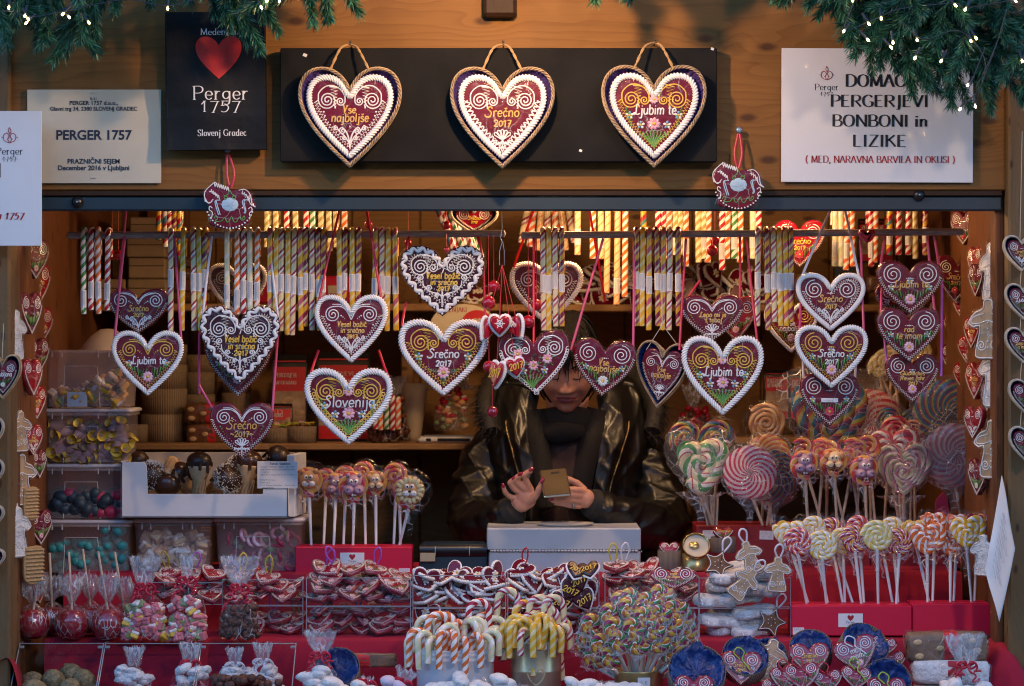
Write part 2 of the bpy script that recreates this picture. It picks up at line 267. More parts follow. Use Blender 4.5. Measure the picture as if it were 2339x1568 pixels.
DEF.update({
 'wood_fascia':wood((.26,.122,.028),(.15,.06,.012),0,.8,off=3.1),
 'wood_post':wood((.19,.115,.05),(.11,.062,.026),2,1.6,off=1.7),
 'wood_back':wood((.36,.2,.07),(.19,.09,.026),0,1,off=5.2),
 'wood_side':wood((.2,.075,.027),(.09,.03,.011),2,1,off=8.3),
 'wood_shelf':wood((.42,.25,.11),(.26,.13,.05),0,1.3,off=2.2),
 'wood_rail':((.42,.36,.33),.6,{'var':.4,'sc':30,'st':(1,8,8)}),
 'wood_stick':((.62,.46,.32),.6,{'var':.2,'sc':80}),
 'wood_dark':wood((.045,.02,.008),(.02,.009,.004),2,1,knot=False,off=4),
 'blackboard':((.006,.006,.0063),.8,{'spec':.2,'var':.45,'sc':9,'c2':(.011,.0108,.0104)}),
 'paperbag':((.008,.008,.0085),.6,{'spec':.25,'bump':.6,'sc':7,'bd':.02}),
 'red_print':((.62,.02,.012),.5,{'bump':.6,'sc':7,'bd':.02}),
 'paper_white':((.78,.77,.76),.5,{'var':.07,'sc':4}), 'paper_cream':((.66,.58,.42),.4,{'var':.15,'sc':5}),
 'laminate':clear(.012,.03,6), 'ink':((.012,.012,.016),.6), 'ink_blue':((.012,.018,.045),.6), 'ink_red':((.38,.012,.02),.6), 'ink_grey':((.2,.2,.22),.7), 'faint_ink':((.52,.5,.52),.7), 'print_white':((.75,.73,.7),.6),
 'steel_blue':((.01,.03,.045),.5,{'metal':.0,'var':.3,'sc':4}), 'black_plastic':((.01,.01,.012),.3), 'steel':((.5,.51,.53),.4,{'metal':.9,'bump':.04,'sc':300}), 'nail':((.1,.1,.1),.4,{'metal':.8}),'grey_paint':((.5,.5,.5),.45,{'var':.1,'sc':12,'bump':.05}),
 'pin_blue':((.22,.32,.4),.4,{'metal':.4}), 'cloth_red':((.34,.003,.026),.9,{'bump':.2,'sc':900,'bd':.001,'var':.15}),
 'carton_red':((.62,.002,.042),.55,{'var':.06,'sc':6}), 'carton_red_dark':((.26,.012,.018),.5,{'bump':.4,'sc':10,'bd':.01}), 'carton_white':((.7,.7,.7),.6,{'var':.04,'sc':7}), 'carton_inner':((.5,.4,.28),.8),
 'glaze':((.15,.004,.02),.24,{'coat':.3,'bump':.12,'sc':18,'bd':.006,'var':.25}), 'glaze_dark':((.05,.006,.018),.24,{'coat':.3,'bump':.12,'sc':18,'bd':.006,'var':.25}), 'glaze_red':((.28,.004,.016),.18,{'coat':.6,'bump':.1,'sc':18,'bd':.006}),
 'ginger':((.2,.085,.03),.6,{'var':.35,'sc':40,'bump':.3}), 'ginger_pale':((.5,.32,.17),.55,{'var':.3,'sc':40,'bump':.2}),
 'ic_white':((.8,.78,.75),.45,{'sss':.1}), 'ic_yellow':((.72,.47,.06),.45), 'ic_gold':((.72,.43,.1),.45), 'ic_green':((.11,.3,.05),.5), 'ic_pink':((.82,.27,.4),.5,{'var':.5,'sc':90,'c2':(.88,.66,.7)}), 'ic_blue':((.16,.38,.55),.5), 'ic_red':((.6,.02,.07),.45),'ic_ltblue':((.4,.56,.66),.5),
 'wicker':((.52,.36,.2),.6,{'var':.4,'sc':60}), 'wicker_pale':((.62,.52,.4),.6,{'var':.3,'sc':60}), 'rope':((.42,.26,.11),.85,{'bump':.6,'sc':300}), 'foil_purple':((.05,.03,.16),.4,{'bump':.8,'sc':30,'bd':.01}), 'paper_blue':((.006,.032,.17),.38,{'bump':.9,'sc':28,'bd':.012}),
 'rib_red':((.5,.008,.035),.35,{'sss':.1}), 'rib_pink':((.55,.06,.15),.35,{'sss':.1}), 'rib_white':((.7,.66,.68),.35), 'rib_purple':((.42,.1,.48),.35), 'rib_green':((.3,.42,.03),.4), 'rib_yellow':((.6,.42,.05),.4),'rib_blue':((.03,.3,.5),.4), 'thread_red':((.42,.006,.02),.6), 'thread':((.5,.42,.3),.8),
 'bead':((.38,.002,.015),.1,{'coat':.8}), 'cello_apple':clear(.03,1,70,cr=.6,cs=75,st=(1,1,.3),cw=.07), 'cello':clear(.012,.4,38,cr=.35,cs=24,cw=.02), 'cello_bag':clear(.02,.7,45,cr=.6,cs=42,st=(1,1,.6),cw=.05), 'cello_soft':clear(.012,.35,26,cr=.4,cs=22,cw=.03), 'cello_busy':clear(.03,.9,60,dif=.02,cr=.6,cs=38,cw=.05), 'cello_gather':clear(.1,1,55,dif=.07,cr=.75,cs=70,st=(1,1,.35),cw=.12,gl=(.85,.88,.92)), 'acrylic':clear(.03,.02,4,(.93,.95,.97)), 'acrylic_edge':((.28,.31,.35),.15,{'coat':.6}),
 'pp':clear(.04,.1,8,(.95,.88,.84),.25,(.8,.7,.68),.2), 'pp_rim':clear(.1,.1,8,(.85,.8,.78),.3,(.82,.78,.8),.6),
 'choc':((.03,.011,.006),.42,{'coat':.1,'bump':.3,'sc':30}), 'choc_milk':((.06,.02,.01),.32,{'coat':.25}), 'coconut':((.62,.58,.52),.8), 'wafer':((.7,.47,.25),.7,{'var':.25,'sc':40}), 'nut':((.12,.042,.025),.55,{'bump':1,'sc':160,'bd':.004,'var':.5}), 'nut_gloss':((.13,.035,.018),.3,{'bump':.6,'sc':100,'bd':.003,'var':.4}), 'nutball':((.3,.23,.11),.75,{'bump':1,'sc':110,'bd':.006,'var':.5}),
 'jelly_pink':((.6,.17,.2),.5,{'sss':.2,'bump':.5,'sc':600,'bd':.001}), 'jelly_green':((.22,.27,.12),.5,{'sss':.2}), 'jelly_yellow':((.65,.42,.05),.5,{'sss':.2}), 'jelly_teal':((.03,.27,.26),.55), 'jelly_dark':((.02,.04,.055),.5), 'jelly_red':((.4,.03,.08),.5), 'sugar':((.72,.68,.64),.7), 'fudge':((.5,.36,.24),.7), 'meringue':((.76,.74,.72),.85,{'bump':.9,'sc':75,'bd':.008,'var':.12}), 'powder_green':((.55,.62,.5),.8), 'powder_pink':((.62,.52,.62),.8), 'wrap_mauve':((.3,.2,.22),.5),
 'apple':((.26,.002,.01),.08,{'coat':1}), 'gold_tin':((.55,.47,.32),.3,{'metal':.75,'bump':.05,'sc':12}), 'gold_tin2':((.5,.38,.16),.3,{'metal':.75}), 'gold_print':((.62,.5,.3),.35,{'metal':.5}), 'bucket':((.7,.72,.76),.35), 'corr':corrug((.36,.26,.16),(.2,.14,.085),60), 'corr_grey':corrug((.2,.16,.13),(.1,.08,.065),60), 'kraft':((.33,.235,.14),.8,{'var':.1,'sc':20}),
 'bread':((.2,.075,.028),.35,{'var':.5,'sc':25,'bump':.5,'bd':.006,'coat':.3}), 'bread_grey':((.22,.13,.08),.6,{'var':.35,'sc':40,'bump':.3}), 'almond':((.55,.36,.18),.5), 'band_red':((.55,.014,.022),.5), 'pic_brown':((.28,.16,.09),.6,{'var':.5,'sc':30,'c2':(.45,.33,.22)}), 'pack_black':((.012,.012,.014),.3),
 'vase':((.6,.49,.34),.35), 'scale_white':((.68,.66,.62),.35), 'plate':((.55,.5,.43),.4), 'lamp_shade':((.75,.62,.5),.35),
 'an_hippo':((.36,.24,.36),.5), 'an_cat':((.6,.3,.12),.5), 'an_cream':((.7,.55,.35),.5), 'an_lion':((.75,.62,.33),.6), 'an_white':((.8,.78,.76),.4), 'an_black':((.01,.01,.01),.3), 'an_nose':((.5,.14,.16),.4),
 'needle':((.018,.1,.05),.45,{'var':.6,'sc':25,'c2':(.007,.042,.024)}), 'needle_b':((.05,.2,.12),.4,{'var':.5,'sc':25,'c2':(.02,.1,.055)}), 'twig':((.03,.035,.015),.8), 'wire':((.01,.02,.03),.5), 'bulb':((1,.8,.45),.3,{'em':9,'emc':(1,.62,.24)}), 'lamp_glass':((1,.8,.5),.3,{'em':30,'emc':(1,.62,.3)}), 'lamp_metal':((.05,.05,.05),.4,{'metal':.7}),
 'plaster':((.16,.14,.12),.9,{'var':.3,'sc':1}), 'window_dark':((.02,.022,.025),.15), 'paving':((.16,.155,.15),.85,{'var':.35,'sc':6}), 'roof':((.05,.04,.035),.9),
 'skin':((.55,.27,.18),.48,{'sss':.15,'var':.18,'sc':30}), 'lips':((.26,.05,.06),.4), 'nails':((.28,.003,.02),.1,{'coat':1}), 'hair':((.005,.004,.004),.5,{'spec':.25,'bump':1,'sc':40,'st':(14,14,1),'bd':.004}), 'leather':((.0065,.006,.0055),.37,{'bump':.25,'sc':60,'bd':.003}), 'knit':((.011,.009,.008),.9,{'bump':.8,'sc':260,'st':(1,1,.15),'bd':.003}), 'knit_brown':((.062,.034,.028),.9,{'bump':.4,'sc':400}), 'scarf':((.007,.007,.008),.9), 'fur':((.014,.011,.009),.7), 'zip':((.16,.12,.06),.35,{'metal':.8}), 'cuff':((.01,.01,.01),.8), 'phone_gold':((.075,.052,.03),.4,{'metal':.5}), 'phone_rim':((.62,.55,.45),.2,{'metal':.9}), 'dot_hole':((.02,.012,.006),.6), 'eye_dark':((.015,.008,.006),.4),
})
for n,cols in {
 's_green':[(*GR,1),(*W_,1)],'s_red':[(*RD,1.2),(*W_,1)],'s_orange':[(*OR,1.1),(*W_,1)],'s_cream':[(*CR,1.2),(*LG,.8),(*W_,.6)],
 's_yellow':[(*YE,1.3),(.72,.6,.28,.9)],'s_pinky':[(.5,.1,.16,.8),(*YE,1.1),(.72,.6,.3,.4)],'s_pinkw':[(*MG,.4),(.72,.62,.36,1.2),(.5,.16,.2,.4),(*W_,.3)],'s_mag':[(.2,.008,.05,.8),(.62,.36,.03,.8),(.36,.06,.13,.4),(.6,.5,.3,.4)],
 's_gold':[(*CR,1),(.45,.33,.1,.8)],'s_blue':[(.04,.16,.3,1),(*W_,.9),(*RD,.4)],'s_multi':[(*YE,1),(.05,.2,.2,.6),(*RD,.7)],'s_peach':[(.75,.3,.1,.5),(.78,.55,.3,1.6)],
 'l_yel':[(*YE,.8),(*CR,1.2),(*W_,.6)],'l_yel2':[(.62,.55,.2,1),(*CR,1),(*YE,.4)],'l_mag':[(*MG,.9),(*YE,.5),(*PK,.5),(*W_,.3)],'l_mago':[(*MG,.6),(*OR,.7),(*W_,.4),(*PK,.5)],'l_orange':[(*OR,1.2),(*W_,.7)],'l_goldw':[(*YE,1.2),(*W_,.7)],
 'l_tri':[(.6,.36,.03,1),(.26,.012,.06,.9),(.04,.2,.04,.6),(*W_,.2),(.5,.13,.03,.6)],'l_pink_w':[(.5,.02,.08,1),(.7,.55,.55,1)],'l_dark_w':[(.015,.1,.16,1),(.2,.22,.06,.8),(.3,.05,.04,.5),(.1,.03,.12,.7)],'l_sun_w':[(.65,.25,.05,1),(.68,.45,.12,1),(.6,.08,.05,.6)],'l_red_w':[(.5,.02,.03,1),(.7,.4,.28,.9)],'l_pastd_w':[(.36,.1,.16,1),(.46,.32,.32,1),(.2,.24,.22,.4)],'l_pink':[(.55,.03,.08,1),(*W_,.7),(*PK,.5)],'l_green':[(.1,.36,.13,1),(*CR,1.1),(.5,.03,.05,.25),(*W_,.7)],'l_dark':[(.02,.12,.2,.8),(.35,.33,.06,.7),(.4,.09,.03,.5),(.12,.03,.1,.8)],'l_brown':[(.42,.2,.08,1),(.6,.38,.18,1)],'l_red':[(*RD,1.1),(.75,.4,.25,.8)],'l_past':[(.45,.2,.27,.8),(.3,.4,.25,.6),(.6,.52,.45,.8),(.1,.08,.18,.35)],'l_pastd':[(.42,.13,.18,1),(.5,.35,.33,.8),(.25,.3,.25,.4)],'l_ory':[(.66,.34,.07,1),(.55,.06,.03,.8),(.4,.03,.1,.5),(.7,.4,.3,.2)],'l_sun':[(.72,.3,.05,1),(.7,.5,.12,1),(.6,.06,.05,.5)],
}.items(): DEF[n]=stripes(cols,*((2,45) if n[0]=='s' and len(cols)<3 else (1,24) if n[0]=='s' else (1,26) if n=='l_tri' else (2,50) if n in('l_yel','l_yel2','l_mag','l_mago','l_orange','l_goldw') else (14,5) if n[-2:]=='_w' else (2,24)))
# ---------------- stroke lettering ----------------
CAR='!{a},9.6 {b},8.7 {c},9.6'
GL={'A':(6.6,'!0,0 3,8/!3,8 3.3,8 6.3,0/!1.2,3 5.1,3'),'B':(6,'!.7,0 .7,8/.7,8 3.5,8 5,6.8 4.8,5 3.2,4.2 .7,4.2/.7,4.2 3.6,4.2 5.6,3 5.4,1 3.8,0 .7,0'),'C':(6.6,'6,6.4 4.8,7.9 3,8 1,6.5 .5,4 1.2,1.4 3.2,0 5.2,.4 6.2,1.6'),
'D':(7,'!.7,0 .7,8/.7,8 3.5,8 6,6.3 6.4,4 6,1.7 3.5,0 .7,0'),'E':(5.6,'!.7,0 .7,8/!.7,8 4.8,8/!.7,4.2 4,4.2/!.7,0 5,0'),'G':(7,'6,6.6 4.8,7.9 3,8 1,6.5 .5,4 1.2,1.4 3.2,0 5.2,.3 6.2,1.2 6.2,3.4/!4.4,3.4 6.6,3.4'),'I':(2.6,'!1.2,0 1.2,8'),
'J':(3.6,'!2.2,8 2.2,.5/2.2,.5 1.6,-1.6 .2,-1.8'),'K':(6.4,'!.7,0 .7,8/!5.4,8 .9,3.8/!2.2,5 6,0'),'L':(5.2,'!.7,8 .7,0/!.7,0 4.8,0'),'M':(8.6,'!.8,0 1.2,8/!1.2,8 4.2,.6/!4.2,.6 7.2,8/!7.2,8 7.7,0'),'N':(7.2,'!.8,0 .8,8/!.8,8 6.3,0/!6.3,0 6.3,8'),
'O':(7.4,'3.6,8 1.4,7 .5,4 1.4,1 3.6,0 5.8,1 6.7,4 5.8,7 3.6,8'),'P':(5.8,'!.7,0 .7,8/.7,8 3.6,8 5.3,6.9 5.2,4.9 3.5,3.9 .7,3.9'),'R':(6.4,'!.7,0 .7,8/.7,8 3.6,8 5.3,6.9 5.2,4.9 3.5,4 .7,4/!2.8,4 6,0'),'S':(5.2,'4.6,6.6 3.6,7.9 1.9,7.9 .7,6.6 1.2,5 3.6,3.6 4.8,2.2 4.2,.6 2.6,0 1,.4 .4,1.7'),
'U':(6.8,'!.8,8 .8,2.5/.8,2.5 1.4,.6 3.4,0 5.4,.6 6,2.5/!6,2.5 6,8'),'V':(6.6,'!.2,8 3.2,0/!3.2,0 6.3,8'),'Z':(6,'!.6,8 5.3,8/!5.3,8 .5,0/!.5,0 5.6,0'),
'a':(5,'4,4.2 2.6,5 1,4.2 .5,2.4 1.2,.4 2.6,0 4,1.4/4.2,5 4,1 4.7,0'),'b':(5,'!.8,8 .8,0/.8,3.4 2,5 3.6,4.8 4.4,2.6 3.6,.4 2,0 .8,1'),'c':(4.2,'3.8,4.2 2.4,5 .9,4.2 .5,2.4 1.1,.5 2.6,0 3.9,.9'),'d':(5,'4,3.6 2.6,5 1,4.2 .5,2.4 1.2,.4 2.6,0 4,1.4/!4.1,8 4.1,0'),
'e':(4.5,'.6,2.6 4,2.7 3.6,4.4 2.3,5 .9,4.2 .5,2.3 1.2,.5 2.6,0 4,.9'),'g':(5,'4,4.2 2.6,5 1,4.2 .5,2.6 1.2,.8 2.6,.5 4,1.8/4.1,5 4.1,-1.4 3,-3 1.2,-2.8'),'h':(5,'!.8,8 .8,0/.8,3.2 2.2,5 3.8,4.4 4,2.5 4,0'),'i':(2.2,'!1,5 1,0/!1,6.6 1.1,7.1'),'j':(2.4,'1.4,5 1.4,-1.4 .9,-2.8 -.4,-2.7/!1.4,6.6 1.5,7.1'),
'k':(4.8,'!.8,8 .8,0/!3.8,5 .9,2.2/!1.8,3 4.3,0'),'l':(2.2,'!1,8 1,0'),'m':(7.4,'!.8,5 .8,0/.8,3.2 2,5 3.4,4.4 3.6,2.5 3.6,0/3.6,3.2 4.9,5 6.2,4.4 6.5,2.5 6.5,0'),'n':(5,'!.8,5 .8,0/.8,3.2 2.2,5 3.8,4.4 4,2.5 4,0'),'o':(4.8,'2.4,5 .9,4.2 .5,2.5 1,.7 2.4,0 3.8,.7 4.3,2.5 3.8,4.3 2.4,5'),
'p':(5,'!.8,5 .8,-3/.8,3.4 2,5 3.6,4.8 4.4,2.6 3.6,.4 2,0 .8,1'),'r':(3.6,'!.8,5 .8,0/.8,3 2,4.8 3.3,4.8'),'s':(4,'3.4,4.2 2.2,5 .9,4.5 .9,3.3 2.2,2.6 3.4,1.8 3.3,.5 2,0 .6,.6'),'t':(3.4,'!1.5,7 1.5,1/1.5,1 2.1,0 3.2,.4/!.3,5 3,5'),'u':(5,'.7,5 .7,1.6 1.7,0 3.2,.4 4,2/!4.1,5 4.1,0'),'v':(4.6,'!.3,5 2.2,0/!2.2,0 4.2,5'),'z':(4.4,'!.6,5 3.8,5/!3.8,5 .4,0/!.4,0 4,0'),
'0':(5,'2.4,6 .9,5 .5,3 .9,1 2.4,0 3.9,1 4.3,3 3.9,5 2.4,6'),'1':(3.6,'!.4,4.6 1.9,6.6/!1.9,6.6 1.9,0'),'2':(4.8,'.5,5 1.5,6.6 3.4,6.4 3.9,4.8 2.6,2.6 .4,0/!.4,0 4.4,0'),'3':(4.6,'.6,6 2.4,6.8 3.8,5.4 2.2,3.6 4,2 2.6,0 .5,.6'),'5':(4.6,'!3.9,6.6 1.2,6.6/!1.2,6.6 .9,3.8/.9,3.8 2.8,4.1 4,2.6 3.2,.4 1.6,-.3 .4,.2'),'6':(4.8,'3.8,6.4 1.6,5.4 .6,2.6 1.2,.4 2.6,0 4,1 3.8,2.8 2.4,3.6 .8,2.4'),'7':(4.6,'!.4,6.4 4.1,6.4/!4.1,6.4 1.8,-.6'),'7c':(4.6,'!.4,6.4 4.1,6.4/!4.1,6.4 1.6,-.6/!1.4,3.2 4,3.2'),
',':(2,'!1.1,.4 .5,-1.4'),'.':(2,'!.9,0 1,.5'),'(':(3,'2.4,8.6 1,6.5 .6,3.6 1,.8 2.4,-1.4'),')':(3,'.4,8.6 1.8,6.5 2.2,3.6 1.8,.8 .4,-1.4'),'~':(5,'.4,3 1.4,4 2.6,3 3.6,2.4 4.6,3.4'),' ':(2.8,''),'-':(3,'!.4,3 2.6,3'),'€':(5.6,'5,5.8 3.4,6.8 1.6,5.6 1,3.4 1.8,1 3.4,0 5,.8/!.2,4 3.8,4/!.2,2.8 3.6,2.8'),'·':(2,'!.9,3 1,3.4')}
for c,b_,x in (('č','c',2.3),('š','s',2.1),('ž','z',2.2)): GL[c]=(GL[b_][0],GL[b_][1]+f'/!{x-1},7.4 {x},6.3/!{x},6.3 {x+1.1},7.5')
GL['Č']=(6.6,GL['C'][1]+'/!2.2,10.4 3.4,9/!3.4,9 4.7,10.4'); GL['ü']=(5,GL['u'][1]+'/!1.5,6.4 1.6,6.9/!3.2,6.4 3.3,6.9')
# flourished capitals used by the icing hand
GI={'L':(6.4,'4.6,7.4 3.8,8.4 2.8,7.6 2.6,5 2.3,1.4 1,-.2 .2,.8 1.4,1.4 3,.2 4.8,0 6,.9'),'S':(6,'5.6,7 4.2,8.4 2.4,8 1.9,6.4 3.4,5 4.8,3.4 4.4,1.2 2.6,-.2 .2,.2 -.6,1.4'),'V':(5.6,'.2,8 1,7.6 2.2,0/2.2,0 4.6,7.6 5.6,8.2'),'G':GL['G'],'N':(7.4,'-.4,0 1,.4 1.4,7.8/1.4,7.8 5,.4/5,.4 5.4,7.6 6.8,8'),'J':(4,'1,8 3.4,8/2.6,8 2.6,1 1.6,-1 .2,-.6')}
def glyphs(s,icing=False):
    x=0; out=[]
    for ch in s:
        g=(GI.get(ch) if icing else None) or (GL['7c'] if icing and ch=='7' else GL.get(ch)) or GL[' ']
        for st in g[1].split('/'):
            if not st: continue
            sharp=st[0]=='!'; P=np.array([[float(v) for v in q.split(',')] for q in st.lstrip('!').split()])
            if not sharp: P=smooth(P,4)
            P=P+A(x,0); out.append((P,sharp))
        x+=g[0]+(.35 if icing else .75)
    return out,x-(.35 if icing else .75)
def ice_text(mb,s,xc,zb,h,m,r,maxw=None,slant=.12,y=0,arc=0):
    G,wd=glyphs(s,True); k=h/8
    kx=min(k,maxw/wd) if maxw else k
    for P,_ in G:
        X=(P[:,0]-wd/2)*kx+P[:,1]*k*slant*.6; Z=P[:,1]*k+X*arc
        tube(mb,np.stack([xc+X,np.full(len(P),y-r*.6),zb+Z],-1),r,m,4)
def serif_text(mb,s,xc,zb,h,m,y,bold=1.0,serif=True,maxw=None,slant=0,align=0):
    G,wd=glyphs(s); k=h/8; kx=maxw/wd if maxw else k
    for P,sharp in G:
        Q=np.stack([(P[:,0]-(wd/2 if not align else 0))*kx+P[:,1]*k*slant,P[:,1]*k],-1)+A(xc,zb); T=nrm(np.gradient(Q,axis=0)); hw=h*(.026+.05*bold*np.abs(T[:,1])**1.5)
        N=np.stack([-T[:,1],T[:,0]],-1)*hw[:,None]; n=len(Q)
        V=np.stack([np.stack([Q[:,0]-N[:,0],np.full(n,y),Q[:,1]-N[:,1]],-1),np.stack([Q[:,0]+N[:,0],np.full(n,y),Q[:,1]+N[:,1]],-1)],1)
        mb.grid(V,m,smooth=False)
        if serif and sharp:
            for e in (0,-1):
                if abs(T[e,1])>.75:
                    q=Q[e]; a=h*.115; t=h*.022; y2=y-.0002
                    mb.add([[q[0]-a,y2,q[1]-t],[q[0]+a,y2,q[1]-t],[q[0]+a,y2,q[1]+t],[q[0]-a,y2,q[1]+t]],np.array([[0,1,2,3]]),m,smooth=False)
def sans(txt,loc,h,m,parent,bold=0,name='lettering'):
    cu=bpy.data.curves.new(name,'FONT'); cu.body=txt; cu.size=h*1.37; cu.align_x='CENTER'; cu.offset=bold*h; cu.materials.append(mat(m))
    q=bpy.data.objects.new('letters',cu); C.objects.link(q); me=bpy.data.meshes.new_from_object(q.evaluated_get(bpy.context.evaluated_depsgraph_get())); bpy.data.objects.remove(q)
    o=bpy.data.objects.new(name,me); C.objects.link(o); o.location=loc; o.rotation_euler=(R(90),0,0); o.parent=parent; return o
# ---------------- ground and stall ----------------
g=MB(); g.grid(A([[-60,-60,0],[60,-60,0]],[[-60,60,0],[60,60,0]]).reshape(2,2,3),'paving'); kind(g.build('ground'),'structure')
stall=thing('wooden_stall','wooden market stall with a pine fascia, corner posts, shelves and a stepped counter','market stall',(0,0,0))
XL,XR,YB=-1.165,1.135,1.5
def part(name,m,fn,parent=stall,**k):
    b=MB(); fn(b); return b.build(name,parent,**k)
zt=1.5+(784-435)*6/F
part('fascia',0,lambda b: box(b,(.0,.025,zt+.43),(2.42,.05,.86),'wood_fascia',.003))
part('trim_strip',0,lambda b: box(b,(0,.021,zt-.0065),(2.3,.034,.013),'wood_dark',.002))
zr=zt-.013
rl=part('shutter_rail',0,lambda b: box(b,(0,.03,zr-.0175),(2.3,.04,.033),'steel_blue',.003))
for px,py in ((176,462),(2100,446)):
    b=MB(); p=at(px,py,0); lathe(b,[(0,.014),(.006,.013),(.0135,.008),(.0135,0)],'black_plastic',14,(0,0,0)); ball(b,(.0,0,.016),.003,'steel',8,5)
    b.xf(Matrix.Translation((p.x,.01,p.z))@Matrix.Rotation(R(90),4,'X')); b.build('bolt',rl)
part('corner_post',0,lambda b: box(b,(-1.21,.03,1.2),(.075,.1,2.4),'wood_post',.006))
part('corner_post',0,lambda b: box(b,(1.215,.02,1.2),(.115,.1,2.4),'wood_post',.006))
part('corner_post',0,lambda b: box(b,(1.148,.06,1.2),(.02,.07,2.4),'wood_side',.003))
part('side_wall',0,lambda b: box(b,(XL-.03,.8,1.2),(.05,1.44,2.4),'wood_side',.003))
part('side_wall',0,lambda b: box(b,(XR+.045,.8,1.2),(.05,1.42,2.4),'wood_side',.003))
def backwall(b):
    for i in range(14): box(b,(-1.27+.2*i+.1,YB+.02+.002*(i%3),1.2),(.1985,.04,2.4),'wood_back',.004)
part('back_wall',0,backwall)
part('back_panel',0,lambda b: box(b,(0,YB+.06,1.2),(2.5,.02,2.4),'wood_back',.003))
part('wall_batten',0,lambda b: box(b,(-1.0,YB-.05,1.5),(.12,.05,1.6),'wood_side',.004))
part('roof',0,lambda b: box(b,(0,.71,2.52),(2.9,1.86,.05),'roof',.01))
part('stall_floor',0,lambda b: box(b,(0,.75,.06),(2.4,1.5,.05),'wood_dark',.004))
def shelf(x0,x1,y0,y1,Yf,m='wood_shelf',dep=.34):
    zt_=at(0,y0,Yf).z; zb=at(0,y1,Yf).z; xa=at(x0,0,Yf).x; xb=at(x1,0,Yf).x
    part('shelf',0,lambda b: box(b,((xa+xb)/2,Yf+dep/2,(zt_+zb)/2),(xb-xa,dep,zt_-zb),m,.003)); return zt_
YS=1.12
ZU=shelf(228,1143,694,711,YS); ZU2=shelf(1146,2075,696,712,YS)
ZL=shelf(228,1500,1014,1029,YS,dep=.36); ZL2=shelf(1530,2075,1000,1015,YS)
part('shelf_support',0,lambda b:box(b,(at(930,0,1.4).x,1.44,1.45),(.035,.08,.28),'wood_shelf',.003)); part('shelf_support',0,lambda b:box(b,(at(1830,0,1.4).x,1.44,1.45),(.04,.08,.5),'wood_shelf',.003))
# stepped counter
ZA=at(0,1311,.40).z; ZBB=at(0,1463,.13).z; ZCC=.615
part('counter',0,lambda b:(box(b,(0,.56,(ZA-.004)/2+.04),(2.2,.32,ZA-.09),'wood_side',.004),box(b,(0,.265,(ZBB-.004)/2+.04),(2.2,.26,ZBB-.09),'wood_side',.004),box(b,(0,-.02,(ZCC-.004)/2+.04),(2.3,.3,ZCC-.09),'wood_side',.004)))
def cloth(b):
    pts=[(.72,ZA),(.405,ZA+.001),(.398,ZA-.006),(.39,ZBB+.03),(.385,ZBB+.002),(.14,ZBB+.001),(.131,ZBB-.006),(.128,ZCC+.02),(.12,ZCC+.002),(-.17,ZCC+.001),(-.18,ZCC-.008),(-.182,.1)]
    xs=np.linspace(-1.12,1.125,90); V=[]
    for k,(y,z) in enumerate(pts):
        wv=(.004*np.sin(xs*37+k)+.003*np.sin(xs*83+2*k)) if 1<k else 0*xs
        V.append(np.stack([xs,np.full(90,y)-np.abs(wv)*(.4 if k in(2,3,6,7) else .1),np.full(90,z)+.0015],-1))
    b.grid(np.array(V),'cloth_red')
    # side drape at the right end of the counter
    q=[at(2262,1455,.1),at(2300,1475,.0),at(2345,1545,-.06),at(2380,1640,-.1)]
    P=smooth([[v.x,v.y,v.z] for v in q],6); n=len(P)
    V2=np.stack([P+A(0,0,.0),P+A(-.012,-.03,-.006),P+A(-.03,-.035,-.03),P+A(-.05,-.03,-.06),P+A(-.08,-.02,-.09),P+A(-.12,0,-.13)],1); b.grid(V2,'cloth_red')
    b.grid(np.stack([P+A(.01,.15,.0),P],1),'cloth_red')
b=MB(); cloth(b); tag(b.build('tablecloth'),'dark red cloth draped over the stepped counter of the stall','tablecloth')
b=MB(); q=[at(-40,1540,-.05),at(8,1505,-.03),at(26,1515,-.03),at(40,1568,-.05),at(45,1640,-.06)]; P=smooth([[v.x,v.y,v.z] for v in q],5)
b.grid(np.stack([P,P+A(0,.08,-.01),P+A(0,.1,-.2)],1),'cloth_red'); tag(b.build('folded_cloth'),'crimson cloth corner bulging over the counter beside the left post','cloth')
# rails
def dowel(name,x0,x1,y,Y,label,r=.0075,py1=None):
    a,b_=at(x0,y,Y),at(x1,py1 or y,Y); b=MB(); tube(b,np.linspace(a,b_,12),r,'wood_rail',10,ref=(0,1,0)); return tag(b.build(name),label,'rail')
YR=.2
dowel('hanging_rail',155,1152,538,YR,'grey wooden dowel across the left half of the opening with candy sticks hooked on it',.0088,534)
dowel('hanging_rail',1192,2200,538,YR,'grey wooden dowel across the right half of the opening with candy sticks hooked on it',.0085,530)
dowel('hanging_rail',330,2120,462,.72,'thin wooden dowel at the back carrying the second row of candy sticks',.007)
# lamps: one under the roof in front of the fascia, two inside behind it
def lamp(name,loc,label,power,size,col,tgt=None,globe=.03,cone=None):
    t=thing(name,label,'lamp',loc)
    b=MB(); lathe(b,[(.012,.1),(.014,.06),(.04,.03),(.05,-.0),(.047,0),(.035,.026),(.0,.05)],'lamp_metal',18); (tube(b,A([0,0,.09],[0,.2,.13],[0,abs(loc[1])+.02 if loc[1]<0 else .3,.12]),.008,'lamp_metal',8,ref=(1,0,0)) if loc[1]<0 else 0); b.build('lamp_shade',t)
    b=MB(); ball(b,(0,0,.016),globe*.7,'lamp_glass',12,8); b.build('bulb',t)
    d=bpy.data.lights.new(name+'_light','SPOT' if cone else 'POINT'); d.energy=power; d.shadow_soft_size=size; d.color=col
    if cone: d.spot_size=R(cone); d.spot_blend=.9
    o=bpy.data.objects.new(name+'_light',d); C.objects.link(o); o.location=(loc[0],loc[1],loc[2]-.035); 
    if tgt is not None: o.rotation_euler=(Vector(tgt)-Vector(o.location)).to_track_quat('-Z','Y').to_euler()
    return t
